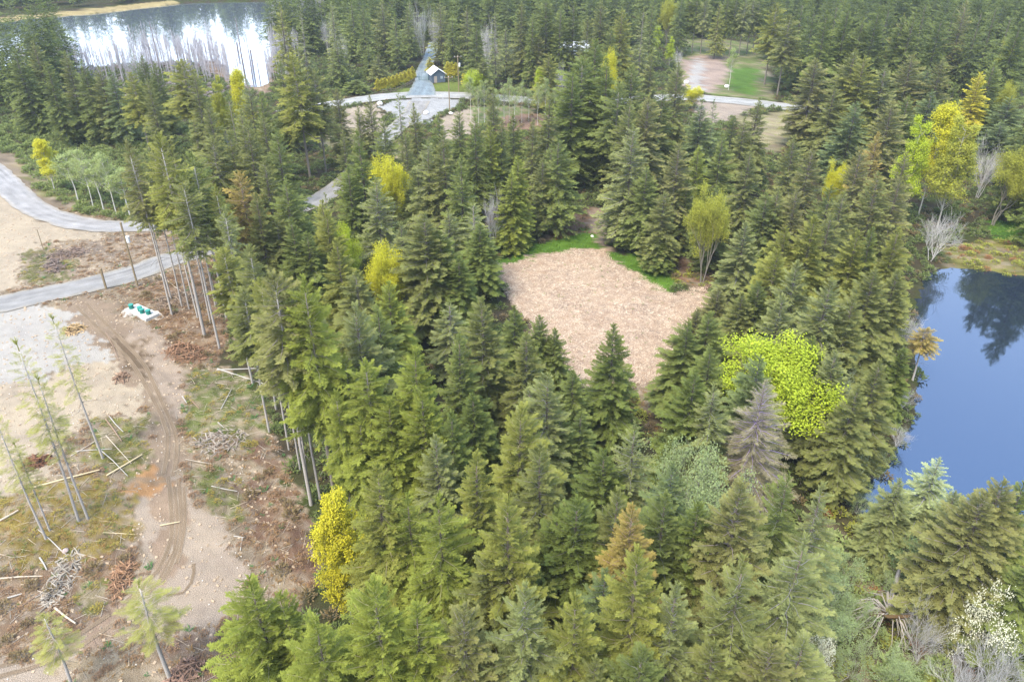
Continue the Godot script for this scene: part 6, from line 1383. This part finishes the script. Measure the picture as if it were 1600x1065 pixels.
func objects() -> void:
	log_piece(-59.7, -121.5, -50.6, -112.3, 0.07, Color(0.43, 0.37, 0.30), "pale long log near the concrete tank")
	log_piece(-40.8, -92.5, -30.3, -86.8, 0.10, Color(0.38, 0.36, 0.33), "grey long log near the bare-stemmed fir edge")
	log_piece(-43.2, -85.6, -42.0, -83.9, 0.08, Color(0.38, 0.36, 0.33), "grey short log near the green ground, leftmost of its colour")
	log_piece(-36.8, -80.1, -35.6, -78.7, 0.06, Color(0.38, 0.36, 0.33), "grey short log near the green ground, second from left of its colour")
	log_piece(-37.3, -82.8, -37.2, -87.1, 0.06, Color(0.38, 0.36, 0.33), "grey fallen log near the green ground, second from right of its colour")
	log_piece(-40.8, -92.2, -33.6, -92.2, 0.09, Color(0.38, 0.36, 0.33), "grey long log near the green ground, rightmost of its colour")
	log_piece(-51.1, -80.7, -47.2, -76.2, 0.09, Color(0.26, 0.18, 0.13), "brown fallen log near the orange earth patch")
	log_piece(-51.0, -81.4, -47.8, -78.1, 0.07, Color(0.38, 0.36, 0.33), "grey fallen log near the muddy track")
	log_piece(-53.7, -67.6, -47.5, -70.9, 0.12, Color(0.48, 0.40, 0.26), "peeled long log near the thin firs")
	log_piece(-46.4, -70.1, -43.6, -73.5, 0.11, Color(0.48, 0.40, 0.26), "peeled fallen log near the orange earth patch")
	log_piece(-51.9, -74.4, -47.7, -74.7, 0.06, Color(0.38, 0.36, 0.33), "grey fallen log near the orange earth patch, leftmost of its colour")
	log_piece(-49.8, -75.2, -43.8, -69.8, 0.06, Color(0.38, 0.36, 0.33), "grey long log near the orange earth patch, rightmost of its colour")
	log_piece(-49.7, -77.5, -44.3, -72.0, 0.06, Color(0.43, 0.37, 0.30), "pale long log near the orange earth patch, leftmost of its colour")
	log_piece(-35.0, -72.0, -38.2, -72.6, 0.06, Color(0.43, 0.37, 0.30), "pale short log near the orange earth patch, rightmost of its colour")
	log_piece(-54.4, -62.6, -53.1, -64.0, 0.12, Color(0.43, 0.37, 0.30), "pale short log near the thin firs, leftmost of its colour")
	log_piece(-52.1, -73.5, -50.3, -76.2, 0.07, Color(0.43, 0.37, 0.30), "pale short log near the thin firs, rightmost of its colour")
	log_piece(-42.0, -84.9, -40.0, -82.8, 0.08, Color(0.26, 0.18, 0.13), "brown short log near the green ground")
	log_piece(-37.1, -61.9, -35.2, -62.4, 0.09, Color(0.48, 0.40, 0.26), "peeled short log near the pale dirt pad")
	log_piece(-33.7, -68.1, -30.6, -67.3, 0.06, Color(0.38, 0.36, 0.33), "grey short log near the pale dirt pad, leftmost of its colour")
	log_piece(-28.9, -60.4, -27.7, -60.1, 0.06, Color(0.38, 0.36, 0.33), "grey short log near the pale dirt pad, second from left of its colour")
	log_piece(-27.6, -58.3, -27.9, -60.2, 0.06, Color(0.38, 0.36, 0.33), "grey short log near the pale dirt pad, rightmost of its colour")
	log_piece(-50.0, -54.7, -46.1, -55.1, 0.09, Color(0.43, 0.37, 0.30), "pale fallen log near the lower stump pile, leftmost of its colour")
	log_piece(-44.3, -52.3, -43.2, -53.6, 0.07, Color(0.43, 0.37, 0.30), "pale short log near the lower stump pile, second from left of its colour")
	log_piece(-43.0, -51.2, -40.1, -49.3, 0.12, Color(0.43, 0.37, 0.30), "pale short log near the lower stump pile, rightmost of its colour")
	log_piece(-48.1, -52.3, -46.9, -52.8, 0.09, Color(0.38, 0.36, 0.33), "grey short log near the lower stump pile, leftmost of its colour")
	log_piece(-47.7, -57.6, -46.1, -55.9, 0.09, Color(0.38, 0.36, 0.33), "grey short log near the lower stump pile, rightmost of its colour")
	log_piece(-46.2, -51.5, -44.9, -53.9, 0.06, Color(0.26, 0.18, 0.13), "brown short log near the lower stump pile")
	log_piece(-60.5, -102.2, -55.2, -94.2, 0.05, Color(0.26, 0.18, 0.13), "brown long log near the muddy track")
	log_piece(-45.9, -58.5, -49.6, -61.2, 0.06, Color(0.38, 0.36, 0.33), "grey fallen log near the mossy orange patch")
	log_piece(-46.4, -98.5, -44.0, -96.4, 0.06, Color(0.26, 0.18, 0.13), "brown short log near the brown slash heap")
	log_piece(-39.3, -60.7, -42.7, -60.9, 0.05, Color(0.48, 0.40, 0.26), "peeled short log near the mossy orange patch")
	# poles and lines
	pole(-61.9, -117.4, 11.2, 0.16, true, false, "tall brown utility pole with a transformer beside the lower gravel road")
	pole(-66.6, -116.3, 3.7, 0.2, false, false, "short brown post stub beside the lower gravel road")
	pole(-16.2, -246.9, 10.9, 0.15, true, true, "utility pole with transformer and crossarm beside the dark hut's lawn")
	pole(-17.3, -222.5, 10.4, 0.15, false, true, "bare utility pole on the gravel apron across from the hut")
	pole(-84.4, -131.3, 4.2, 0.07, false, false, "thin dead stem standing on the stump pile between the gravel roads")
	wire(Vector3(-16.2, 10.3, -246.9), Vector3(-76.7, 10.3, -242.3), 1.6, "power line running left from the pole by the hut")
	wire(Vector3(-16.2, 10.5, -246.9), Vector3(72.9, 12.0, -242.3), 2.0, "power line running right from the pole by the hut")
	wire(Vector3(72.9, 12.0, -242.3), Vector3(129.0, 12.0, -231.3), 2.0, "power line past the front of the dark far wood")
	hut(-24.2, -261.9, "small dark blue-grey hut with a pale gable roof beside the driveway")
	house(22.1, -294.9, 0.3, 9.0, 6.0, Color(0.5, 0.55, 0.52), "pale house with a white roof half hidden by dark firs", "house")
	tank(-57.3, -107.8, "pale concrete tank top with green riser lids beside the muddy track")
	var hedge := "clipped golden cedars along the driveway"
	fir("cedar_tree", "cedar-mid-a", "yellow", -41.1, -249.3, 3.6, 1.5, 0.0, "leftmost of the golden cedars left of the driveway", hedge)
	fir("cedar_tree", "cedar-mid-a", "yellow", -40.0, -250.1, 3.6, 1.5, 1.3, "second from left of the golden cedars left of the driveway", hedge)
	fir("cedar_tree", "cedar-mid-a", "yellow", -39.0, -250.9, 3.6, 1.5, 2.6, "third from left of the golden cedars left of the driveway", hedge)
	fir("cedar_tree", "cedar-mid-a", "yellow", -38.0, -252.6, 3.6, 1.5, 3.9, "fourth from left of the golden cedars left of the driveway", hedge)
	fir("cedar_tree", "cedar-mid-a", "yellow", -37.0, -254.2, 3.6, 1.5, 5.2, "fifth from left of the golden cedars left of the driveway", hedge)
	fir("cedar_tree", "cedar-mid-a", "yellow", -36.0, -255.9, 3.6, 1.5, 6.5, "fifth from right of the golden cedars left of the driveway", hedge)
	fir("cedar_tree", "cedar-mid-a", "yellow", -35.0, -257.6, 3.6, 1.5, 7.8, "fourth from right of the golden cedars left of the driveway", hedge)
	fir("cedar_tree", "cedar-mid-a", "yellow", -34.1, -260.1, 3.6, 1.5, 9.1, "third from right of the golden cedars left of the driveway", hedge)
	fir("cedar_tree", "cedar-mid-a", "yellow", -33.1, -262.8, 3.6, 1.5, 10.4, "second from right of the golden cedars left of the driveway", hedge)
	fir("cedar_tree", "cedar-mid-a", "yellow", -32.3, -266.3, 3.6, 1.5, 11.7, "rightmost of the golden cedars left of the driveway", hedge)
	fir("cedar_tree", "cedar-mid-a", "yellow", -27.4, -274.6, 4.6, 1.9, 13.0, "single golden cedar behind the driveway gate", hedge)
	fir("cedar_tree", "cedar-mid-a", "yellow", -21.0, -269.0, 4.6, 1.9, 14.3, "golden cedar right behind the hut, leftmost of three", hedge)
	fir("cedar_tree", "cedar-mid-a", "yellow", -19.7, -268.1, 4.6, 1.9, 15.6, "golden cedar right behind the hut, middle of three", hedge)
	fir("cedar_tree", "cedar-mid-a", "yellow", -18.4, -267.2, 4.6, 1.9, 16.9, "golden cedar right behind the hut, rightmost of three", hedge)
	fir("cedar_tree", "cedar-mid-a", "yellow", -14.5, -256.7, 4.6, 1.9, 18.2, "golden cedar by the right rail fence, left of two", hedge)
	fir("cedar_tree", "cedar-mid-a", "yellow", -13.0, -255.1, 4.6, 1.9, 19.5, "golden cedar by the right rail fence, right of two", hedge)
	fence(PackedVector2Array([Vector2(-39.2, -245.4), Vector2(-34.8, -247.7), Vector2(-31.0, -260.1)]), "low dark rail fence left of the driveway mouth")
	fence(PackedVector2Array([Vector2(-16.7, -256.7), Vector2(-13.9, -251.8), Vector2(-11.4, -248.5)]), "low dark rail fence right of the hut's lawn")
	gate(Vector2(-29.8, -261.9), Vector2(-26.9, -261.9), "low metal gate across the driveway beside the hut")
	rock(-38.3, -232.7, 1.0, Color(0.75, 0.74, 0.72), "white boulder at the left of the gravel apron", "white boulders by the main road")
	rock(-23.9, -222.5, 1.0, Color(0.72, 0.7, 0.68), "white boulder in the middle of the gravel apron", "white boulders by the main road")
	rock(-17.1, -222.5, 0.7, Color(0.74, 0.7, 0.68), "white boulder at the foot of the bare utility pole", "white boulders by the main road")
	rock(55.2, -258.4, 1.1, Color(0.8, 0.8, 0.78), "white boulder at the left of the upper clearing track", "white boulders by the main road")
	rock(67.0, -253.4, 0.9, Color(0.8, 0.78, 0.74), "white boulder at the foot of the slim yellow birch", "white boulders by the main road")
	rock(15.0, -137.6, 0.4, Color(0.75, 0.73, 0.68), "pale boulder on the grass behind the brown clearing", "")
	rock(-101.3, -302.6, 1.4, Color(0.7, 0.62, 0.5), "pale boulder on the brown hummock in the far lake swamp", "")
	rock(-58.8, -107.4, 0.6, Color(0.3, 0.27, 0.24), "dark boulder left of the concrete tank", "")
	rock(-45.5, -58.5, 0.4, Color(0.4, 0.32, 0.3), "round grey boulder on the mossy orange patch", "")
	# slash heaps
	heap("brush_pile", -79.3, -129.7, 3.4, 1.8, 1.3, 90, Color(0.25, 0.19, 0.16), "dark brown stump pile between the gravel roads, farther of two")
	heap("brush_pile", -79.2, -124.7, 2.2, 1.6, 1.5, 70, Color(0.22, 0.17, 0.15), "dark brown stump pile between the gravel roads, nearer of two")
	heap("brush_pile", -46.7, -96.4, 3.2, 2.2, 1.5, 140, Color(0.27, 0.16, 0.10), "reddish-brown slash heap at the foot of the bare-stemmed firs")
	heap("brush_pile", -54.0, -112.3, 2.6, 3.4, 1.0, 110, Color(0.26, 0.2, 0.15), "brown slash heap right of the concrete tank")
	heap("brush_pile", -35.2, -76.2, 3.0, 2.2, 0.5, 70, Color(0.33, 0.29, 0.25), "grey scatter of crossed sticks right of the muddy track")
	heap("brush_pile", -55.7, -72.4, 1.6, 1.2, 0.9, 60, Color(0.2, 0.1, 0.06), "rust-brown bush heap at the foot of the thin firs")
	heap("brush_pile", -38.1, -54.7, 2.2, 1.0, 0.7, 70, Color(0.3, 0.18, 0.11), "orange-brown root heap left of the dirt pad")
	heap("brush_pile", -44.1, -54.7, 3.6, 1.2, 0.5, 80, Color(0.36, 0.32, 0.27), "pale grey heap of split sticks near the left edge of the lot")
	heap("brush_pile", -28.3, -44.3, 1.6, 1.0, 0.9, 70, Color(0.26, 0.17, 0.13), "brown stump pile at the lower edge of the lot")
	heap("brush_pile", -53.0, -90.1, 1.3, 0.9, 0.5, 30, Color(0.3, 0.2, 0.14), "small brown debris heap left of the muddy track")
	heap("brush_pile", -65.7, -103.1, 1.4, 1.4, 0.9, 50, Color(0.42, 0.3, 0.16), "yellowish brush heap on the churned sand")
	uprooted()

func hut(x: float, z: float, label: String) -> void:
	var o := thing("garden_hut", Vector3(x, height(x, z), z), 0.35)
	tag(o, label, "hut")
	var w := 4.4
	var d := 5.0
	var h := 2.6
	var s := Shape.new()
	var k := Color(0.10, 0.13, 0.17)
	s.box(Transform3D(Basis(), Vector3(0, h / 2, 0)), Vector3(w, h, d), k)
	for e in [-1.0, 1.0]:
		s.tri(Vector3(-w / 2, h, e * d / 2), Vector3(0, h + 1.5, e * d / 2), Vector3(w / 2, h, e * d / 2), k, k, k)
	piece("wall", s.mesh(), mats["wood"], o)
	for e in [-1.0, 1.0]:
		var r := Shape.new()
		var len_ := sqrt(pow(w / 2 + 0.5, 2) + pow(1.84, 2))
		r.box(Transform3D(Basis(Vector3.BACK, -e * atan2(1.5, w / 2)), Vector3(e * (w / 4 + 0.2), h + 0.72, 0)), Vector3(len_, 0.12, d + 0.9), Color(0.62, 0.63, 0.66))
		piece("roof", r.mesh(), mats["wood"], o)
	var dr := Shape.new()
	dr.box(Transform3D(Basis(), Vector3(-1.0, 1.0, d / 2 + 0.02)), Vector3(0.95, 2.0, 0.06), Color(0.35, 0.3, 0.26))
	piece("door", dr.mesh(), mats["wood"], o)
	var wn := Shape.new()
	wn.box(Transform3D(Basis(), Vector3(1.0, 1.5, d / 2 + 0.02)), Vector3(0.8, 0.8, 0.05), Color(0.3, 0.36, 0.42))
	piece("window", wn.mesh(), mats["wood"], o)

func house(x: float, z: float, turn: float, w: float, d: float, k: Color, label: String, category: String) -> void:
	var o := thing("house", Vector3(x, height(x, z), z), turn)
	tag(o, label, category, "houses half hidden among the far trees")
	var h := 4.2
	var s := Shape.new()
	s.box(Transform3D(Basis(), Vector3(0, h / 2, 0)), Vector3(w, h, d), k)
	for e in [-1.0, 1.0]:
		s.tri(Vector3(e * w / 2, h, -d / 2), Vector3(e * w / 2, h + 1.6, 0), Vector3(e * w / 2, h, d / 2), k, k, k)
	piece("wall", s.mesh(), mats["wood"], o)
	for e in [-1.0, 1.0]:
		var r := Shape.new()
		var slope := atan2(1.6, d / 2)
		r.box(Transform3D(Basis(Vector3.RIGHT, e * slope), Vector3(0, h + 0.74, e * (d / 4 + 0.12))), Vector3(w + 0.9, 0.14, d / 2 / cos(slope) + 0.5), Color(0.55, 0.58, 0.6))
		piece("roof", r.mesh(), mats["wood"], o)
	for i in 3:
		var wn := Shape.new()
		wn.box(Transform3D(Basis(), Vector3((i - 1) * w * 0.3, 2.2, d / 2 + 0.02)), Vector3(1.2, 1.2, 0.06), Color(0.1, 0.12, 0.14))
		piece("window", wn.mesh(), mats["wood"], o)

func tank(x: float, z: float, label: String) -> void:
	var o := thing("septic_tank", Vector3(x, height(x, z), z), -0.6)
	tag(o, label, "tank")
	var s := Shape.new()
	s.box(Transform3D(Basis(), Vector3(0, 0.2, 0)), Vector3(5.6, 0.5, 2.3), Color(0.46, 0.46, 0.45))
	piece("concrete_slab", s.mesh(), mats["wood"], o)
	var e := Shape.new()
	for i in 20:
		var a := TAU * i / 20.0
		var b := TAU * (i + 1) / 20.0
		e.tri(Vector3(0, 0.16, 0), Vector3(cos(a) * 4.2, -0.1, sin(a) * 2.4), Vector3(cos(b) * 4.2, -0.1, sin(b) * 2.4), Color(0.42, 0.41, 0.38), Color(0.40, 0.36, 0.31), Color(0.40, 0.36, 0.31))
	piece("gravel_bed", e.mesh(), mats["wood"], o)
	for i in 4:
		var c := CylinderMesh.new()
		c.top_radius = 0.34
		c.bottom_radius = 0.36
		c.height = 0.6
		var px: float = [-2.1, -0.3, 0.6, 1.7][i]
		var r := piece("riser", c, mat("teal", lin(0.02, 0.16, 0.13), 0.5), o)
		r.position = Vector3(px, 0.75, [0.3, 0.0, 0.25, -0.1][i])
		var c2 := CylinderMesh.new()
		c2.top_radius = 0.36
		c2.bottom_radius = 0.40
		c2.height = 0.1
		piece("lid", c2, mat("teal_lid", lin(0.03, 0.24, 0.20), 0.45), r).position = Vector3(0, 0.35, 0)

func fence(p: PackedVector2Array, label: String) -> void:
	var o := thing("rail_fence", Vector3(p[0].x, 0, p[0].y))
	tag(o, label, "fence", "dark rail fences by the driveway")
	var k := Color(0.14, 0.11, 0.09)
	for i in p.size() - 1:
		var n := maxi(2, int(p[i].distance_to(p[i + 1]) / 3.0))
		for j in n + 1:
			var q := p[i].lerp(p[i + 1], float(j) / n) - p[0]
			if j < n or i == p.size() - 2:
				piece("post", cable(PackedVector3Array([Vector3(q.x, -0.4, q.y), Vector3(q.x, 1.3, q.y)]), 0.09, k), mats["wood"], o)
		for y in [0.5, 1.05]:
			var a := p[i] - p[0]
			var b := p[i + 1] - p[0]
			piece("rail", cable(PackedVector3Array([Vector3(a.x, y, a.y), Vector3(b.x, y, b.y)]), 0.07, k), mats["wood"], o)

func gate(a: Vector2, b: Vector2, label: String) -> void:
	var o := thing("driveway_gate", Vector3(a.x, height(a.x, a.y), a.y), atan2(-(b.y - a.y), b.x - a.x))
	tag(o, label, "gate")
	var w := a.distance_to(b)
	var k := Color(0.12, 0.2, 0.2)
	for x in [0.0, w]:
		piece("post", cable(PackedVector3Array([Vector3(x, -0.4, 0), Vector3(x, 1.6, 0)]), 0.12, k), mats["wood"], o)
	for y in [0.4, 0.8, 1.2]:
		piece("bar", cable(PackedVector3Array([Vector3(0, y, 0), Vector3(w, y, 0)]), 0.04, k), mats["wood"], o)

# a tree blown over in the swamp: its root plate turned up, grey roots hanging round it
func uprooted() -> void:
	var x := 33.86
	var z := -48.96
	var o := thing("uprooted_tree", Vector3(x, height(x, z), z))
	tag(o, "uprooted dead tree with upturned root plate and hanging grey roots in the swamp", "dead tree")
	o.scale = Vector3.ONE * 1.4
	var k := Color(0.30, 0.275, 0.25)
	var stem := Shape.new()
	var tip := Vector3((39.10 - x) / 1.4, 1.6, (-57.58 - z) / 1.4)
	stem.tube(PackedVector3Array([Vector3(0, 1.7, 0), tip * 0.5 + Vector3(0.1, 1.0, 0), tip]), 0.22, 0.05, 7, k, k * 1.2)
	piece("stem", stem.mesh(), mats["wood"], o)
	var plate := Shape.new()
	for i in 18:
		var a0 := TAU * i / 18.0
		var a1 := TAU * (i + 1) / 18.0
		for j in 3:
			var q := []
			for e in [[a0, j], [a1, j], [a1, j + 1], [a0, j + 1]]:
				var f: float = e[1] / 3.0
				var n: float = 1.0 + 0.3 * fine.get_noise_2d(cos(e[0]) * 9.0, sin(e[0]) * 9.0)
				q.append(Vector3(cos(e[0]) * 1.7 * f * n, 1.8 + sin(e[0]) * 1.5 * f * n * 0.8 - f * 0.3, sin(e[0]) * 1.2 * f * n + 0.7 * (1.0 - f * f)))
			plate.quad(q[0], q[1], q[2], q[3], Color(0.20, 0.13, 0.07))
	piece("root_plate", plate.mesh(), mats["wood"], o)
	for i in 64:
		var a := R(0, TAU)
		var out := Vector3(cos(a), R(-0.1, 0.5), sin(a) * 0.9)
		var l := R(1.0, 2.6)
		var p0 := Vector3(0, 1.8, 0.2) + out * R(0.2, 0.9)
		var s := Shape.new()
		var kk := k * R(0.7, 1.35)
		s.tube(PackedVector3Array([p0, p0 + out * l * 0.35 + Vector3(0, 0.25, 0), p0 + out * l * 0.75 + Vector3(R(-0.3, 0.3), -0.3 * l, R(-0.2, 0.2)), p0 + out * l + Vector3(R(-0.4, 0.4), -0.85 * l, R(-0.3, 0.3))]), R(0.02, 0.06), 0.008, 4, kk, kk * 1.1)
		piece("root", s.mesh(), mats["wood"], o)

func tuft(n: int, w: float, c0: Color, c1: Color, flat: float) -> Shape:
	var s := Shape.new()
	for i in n:
		var a := R(0, TAU)
		var d := Vector3(cos(a), R(0.4, 1.6) * flat, sin(a)).normalized()
		var k := c0.lerp(c1, R(0, 1))
		s.blade(Vector3(R(-0.3, 0.3), 0, R(-0.3, 0.3)), d, Vector3(0, 1, 0.1), R(0.5, 1.0), w, k * 0.8, k)
	return s

func clump(n: int, c0: Color, c1: Color) -> Shape:      # a low shrub, one metre across
	var s := Shape.new()
	for i in n:
		var a := R(0, TAU)
		var e := R(0.1, 1.3)
		var q := Vector3(cos(a) * cos(e), sin(e) * 0.9, sin(a) * cos(e)) * R(0.25, 0.55)
		var k := c0.lerp(c1, R(0, 1))
		s.blade(q, (q.normalized() + Vector3(R(-0.8, 0.8), R(-0.5, 0.5), R(-0.8, 0.8))).normalized(), Vector3(R(-0.5, 0.5), 1, 0), R(0.12, 0.3), 0.11, k, k)
	for i in 8:
		var a := R(0, TAU)
		s.tube(PackedVector3Array([Vector3(0, -0.1, 0), Vector3(cos(a) * 0.4, 0.4, sin(a) * 0.4)]), 0.012, 0.006, 3, TWIG * 0.8, TWIG)
	return s

func strew(called: String, s: Shape, m: Material, where: PackedVector2Array, low: float, high: float, tall: float, tilt := 0.0, lift := 0.0) -> void:
	var t := []
	for p in where:
		var k := R(low, high)
		t.append(set_down(p, Vector3(k, k * tall, k), tilt, lift))
	scatter(called, s.mesh(), m, t)

func litter() -> void:
	var leaf: Material = mats["leaves_pale"]
	var wood: Material = mats["wood"]
	var lot := Rect2(-105, -152, 100, 112)
	var stick := Shape.new()
	for j in [[0.42, 0.37, 0.31], [0.32, 0.26, 0.2], [0.48, 0.40, 0.30], [0.24, 0.18, 0.14]]:
		var k := Color(j[0], j[1], j[2])
		stick = Shape.new()
		stick.tube(PackedVector3Array([Vector3(-0.5, 0, 0), Vector3(0.05, 0.02, R(-0.05, 0.05)), Vector3(0.5, 0.01, 0)]), 0.017, 0.008, 4, k, k)
		strew("fallen_sticks", stick, wood, places(["lot", "lot_green", "brush", "moss", "mound"], lot, 2600), 0.4, 1.9, 1.0, 0.12, 0.05)
		strew("fallen_sticks", stick, wood, places(["pale", "sand", "track", "orange"], lot, 700), 0.2, 0.9, 1.0, 0.1, 0.04)
		strew("fallen_sticks", stick, wood, places(["lot", "lot_green", "brush", "moss", "mound"], lot, 18000), 0.12, 0.6, 1.0, 0.15, 0.04)
	for j in [[0.66, 0.55, 0.43], [0.38, 0.26, 0.18], [0.56, 0.44, 0.33]]:
		var k := Color(j[0], j[1], j[2])
		var chip := Shape.new()
		for i in 7:
			var a := R(-0.7, 0.7)
			var p := Vector3(R(-0.5, 0.5), R(0.0, 0.06), R(-0.5, 0.5))
			chip.blade(p, Vector3(cos(a), R(0.0, 0.35), sin(a)), Vector3.UP, R(0.2, 0.5), 0.045, k, k * 1.1)
		strew("mown_straw", chip, wood, places(["mown"], Rect2(-5, -136, 42, 52), 9000), 0.5, 1.2, 1.0)
	strew("grass_tufts", tuft(14, 0.1, Color(0.11, 0.24, 0.03), Color(0.22, 0.36, 0.06), 1.0), leaf, places(["meadow", "lawn"], Rect2(-10, -150, 110, 60), 9000), 0.25, 0.6, 1.0)
	strew("grass_tufts", tuft(14, 0.1, Color(0.12, 0.17, 0.04), Color(0.24, 0.26, 0.08), 1.0), leaf, places(["lot_green", "moss"], lot, 8000), 0.2, 0.6, 0.9)
	strew("grass_tufts", tuft(14, 0.09, Color(0.30, 0.24, 0.12), Color(0.36, 0.2, 0.07), 1.0), leaf, places(["lot", "moss", "mound", "brush", "bank"], lot.merge(Rect2(50, -140, 60, 40)), 22000), 0.2, 0.6, 0.8)
	strew("grass_tufts", tuft(14, 0.1, Color(0.06, 0.16, 0.05), Color(0.1, 0.24, 0.07), 1.0), leaf, places(["lot", "lot_green", "brush"], lot, 900), 0.4, 0.9, 0.8)
	strew("low_brush", clump(70, Color(0.24, 0.14, 0.08), Color(0.32, 0.22, 0.13)), leaf, places(["brush", "lot", "mound"], lot, 8000), 0.25, 1.1, 0.6)
	strew("low_brush", clump(70, Color(0.26, 0.24, 0.06), Color(0.36, 0.26, 0.06)), leaf, places(["moss", "lot_green"], lot, 3600), 0.3, 1.1, 0.5)
	var pebble := Shape.new()
	pebble.box(Transform3D(Basis(Vector3(1, 0.3, 0.2).normalized(), 0.5), Vector3.ZERO), Vector3(0.16, 0.1, 0.13), Color(0.5, 0.47, 0.43))
	strew("loose_stones", pebble, wood, places(["pale", "sand", "lot", "mound", "track", "orange", "apron"], lot, 2600), 0.25, 0.9, 1.0, 0.4, 0.02)
	var clod := Shape.new()
	clod.box(Transform3D(Basis(Vector3(1, 0.3, 0.2).normalized(), 0.6), Vector3.ZERO), Vector3(0.26, 0.14, 0.2), Color(0.36, 0.28, 0.2))
	strew("earth_clods", clod, wood, places(["pale", "sand", "lot", "mound", "track", "orange", "brush"], lot, 9000), 0.3, 1.3, 1.0, 0.5, 0.0)
	# under the trees
	var wood_area := Rect2(-75, -250, 190, 212)
	strew("undergrowth", clump(90, Color(0.09, 0.13, 0.04), Color(0.18, 0.22, 0.07)), leaf, places([""], Rect2(-170, -380, 330, 342), 22000), 0.8, 2.4, 0.9)
	strew("undergrowth", clump(90, Color(0.16, 0.12, 0.06), Color(0.26, 0.2, 0.1)), leaf, places(["", "brush"], wood_area, 3500), 0.7, 1.8, 0.9)
	strew("undergrowth", clump(90, Color(0.2, 0.23, 0.04), Color(0.36, 0.36, 0.07)), leaf, places(["swamp", "bank", "brush"], Rect2(15, -140, 90, 100), 2600), 0.6, 1.9, 0.8)
	strew("undergrowth", clump(90, Color(0.28, 0.12, 0.05), Color(0.34, 0.2, 0.09)), leaf, places(["swamp", "bank"], Rect2(20, -140, 85, 100), 1000), 0.6, 1.6, 0.8)
	strew("undergrowth", clump(90, Color(0.13, 0.18, 0.05), Color(0.24, 0.28, 0.09)), leaf, places(["", "lot_green"], Rect2(-150, -210, 90, 70), 2600), 0.8, 2.6, 0.9)
	strew("undergrowth", clump(130, Color(0.2, 0.26, 0.09), Color(0.32, 0.38, 0.14)), leaf, places(["swamp"], Rect2(18, -70, 60, 34), 380), 1.4, 3.2, 0.9)
	var thin := Shape.new()
	thin.tube(PackedVector3Array([Vector3(0, -0.1, 0), Vector3(0.01, 0.5, 0), Vector3(0, 1, 0.01)]), 0.012, 0.004, 4, Color(0.34, 0.32, 0.34), Color(0.42, 0.40, 0.42))
	for i in 16:
		var a := R(0, TAU)
		thin.tube(PackedVector3Array([Vector3(0, R(0.3, 0.95), 0), Vector3(0, R(0.35, 0.95), 0) + Vector3(cos(a), 0.2, sin(a)) * 0.09]), 0.004, 0.002, 3, Color(0.4, 0.38, 0.4), Color(0.42, 0.4, 0.42))
	strew("dead_saplings", thin, wood, places(["reed", ""], Rect2(-165, -310, 90, 52), 800), 4.0, 11.0, 1.0, 0.06)
	strew("bare_saplings", thin, wood, places(["reed", ""], Rect2(-135, -425, 50, 150), 700), 7.0, 14.0, 1.0, 0.05)
	strew("swamp_brush", clump(60, Color(0.33, 0.28, 0.30), Color(0.42, 0.36, 0.34)), leaf, places(["reed", ""], Rect2(-150, -330, 70, 90), 1300), 0.7, 1.8, 1.0)
	strew("grass_tufts", tuft(14, 0.1, Color(0.12, 0.22, 0.04), Color(0.26, 0.3, 0.08), 1.0), leaf, places(["mown"], Rect2(-5, -136, 42, 52), 420), 0.2, 0.5, 0.8)
	# wood and brush behind and below the view
	strew("undergrowth", clump(90, Color(0.09, 0.13, 0.04), Color(0.2, 0.24, 0.08)), leaf, places(["", "swamp"], Rect2(-30, -44, 110, 84), 2600), 0.9, 2.6, 0.9)
	var below := []
	for i in 70:
		var p := Vector2(R(-14, 70), R(-26, 30))
		below.append(set_down(p, Vector3(0.9, R(0.62, 0.78), 0.9), 0.03, 0.0))
	scatter("nearby_wood", protos["dense-mid-b"][0], mats["needles_olive"], below)
	# wood that stands beyond what the view can tell apart
	var far_trees := []
	var q := PackedVector2Array()
	for i in 2600:
		var p := Vector2(R(-420, 420), R(-640, -215))
		var d := p.length()
		var keep := d > 395 and p.y < -380
		if p.x > -92 and p.x < -38 and p.y < -292:
			keep = true
		if p.x < -138 and p.y > -282 and p.y < -205:
			keep = true
		if p.x > 48 and d > 305:
			keep = true
		if p.x > -60 and p.x <= 95 and p.y < -315:
			keep = true
		if keep and zone_at(p.x, p.y) == "" and not inside(ponds[2][0], p) and p.distance_to(Vector2(55, -250)) > 40:
			q.append(p)
	for p in q:
		var k := R(1.2, 1.7)
		far_trees.append(set_down(p, Vector3(k, k * R(0.72, 0.86), k), 0.03, 0.0))
	var half := far_trees.size() / 2
	scatter("distant_wood", protos["dense-low-a"][0], mats["needles_dusk"], far_trees.slice(0, half))
	scatter("distant_wood", protos["dense-low-b"][0], mats["needles_dusk"], far_trees.slice(half))
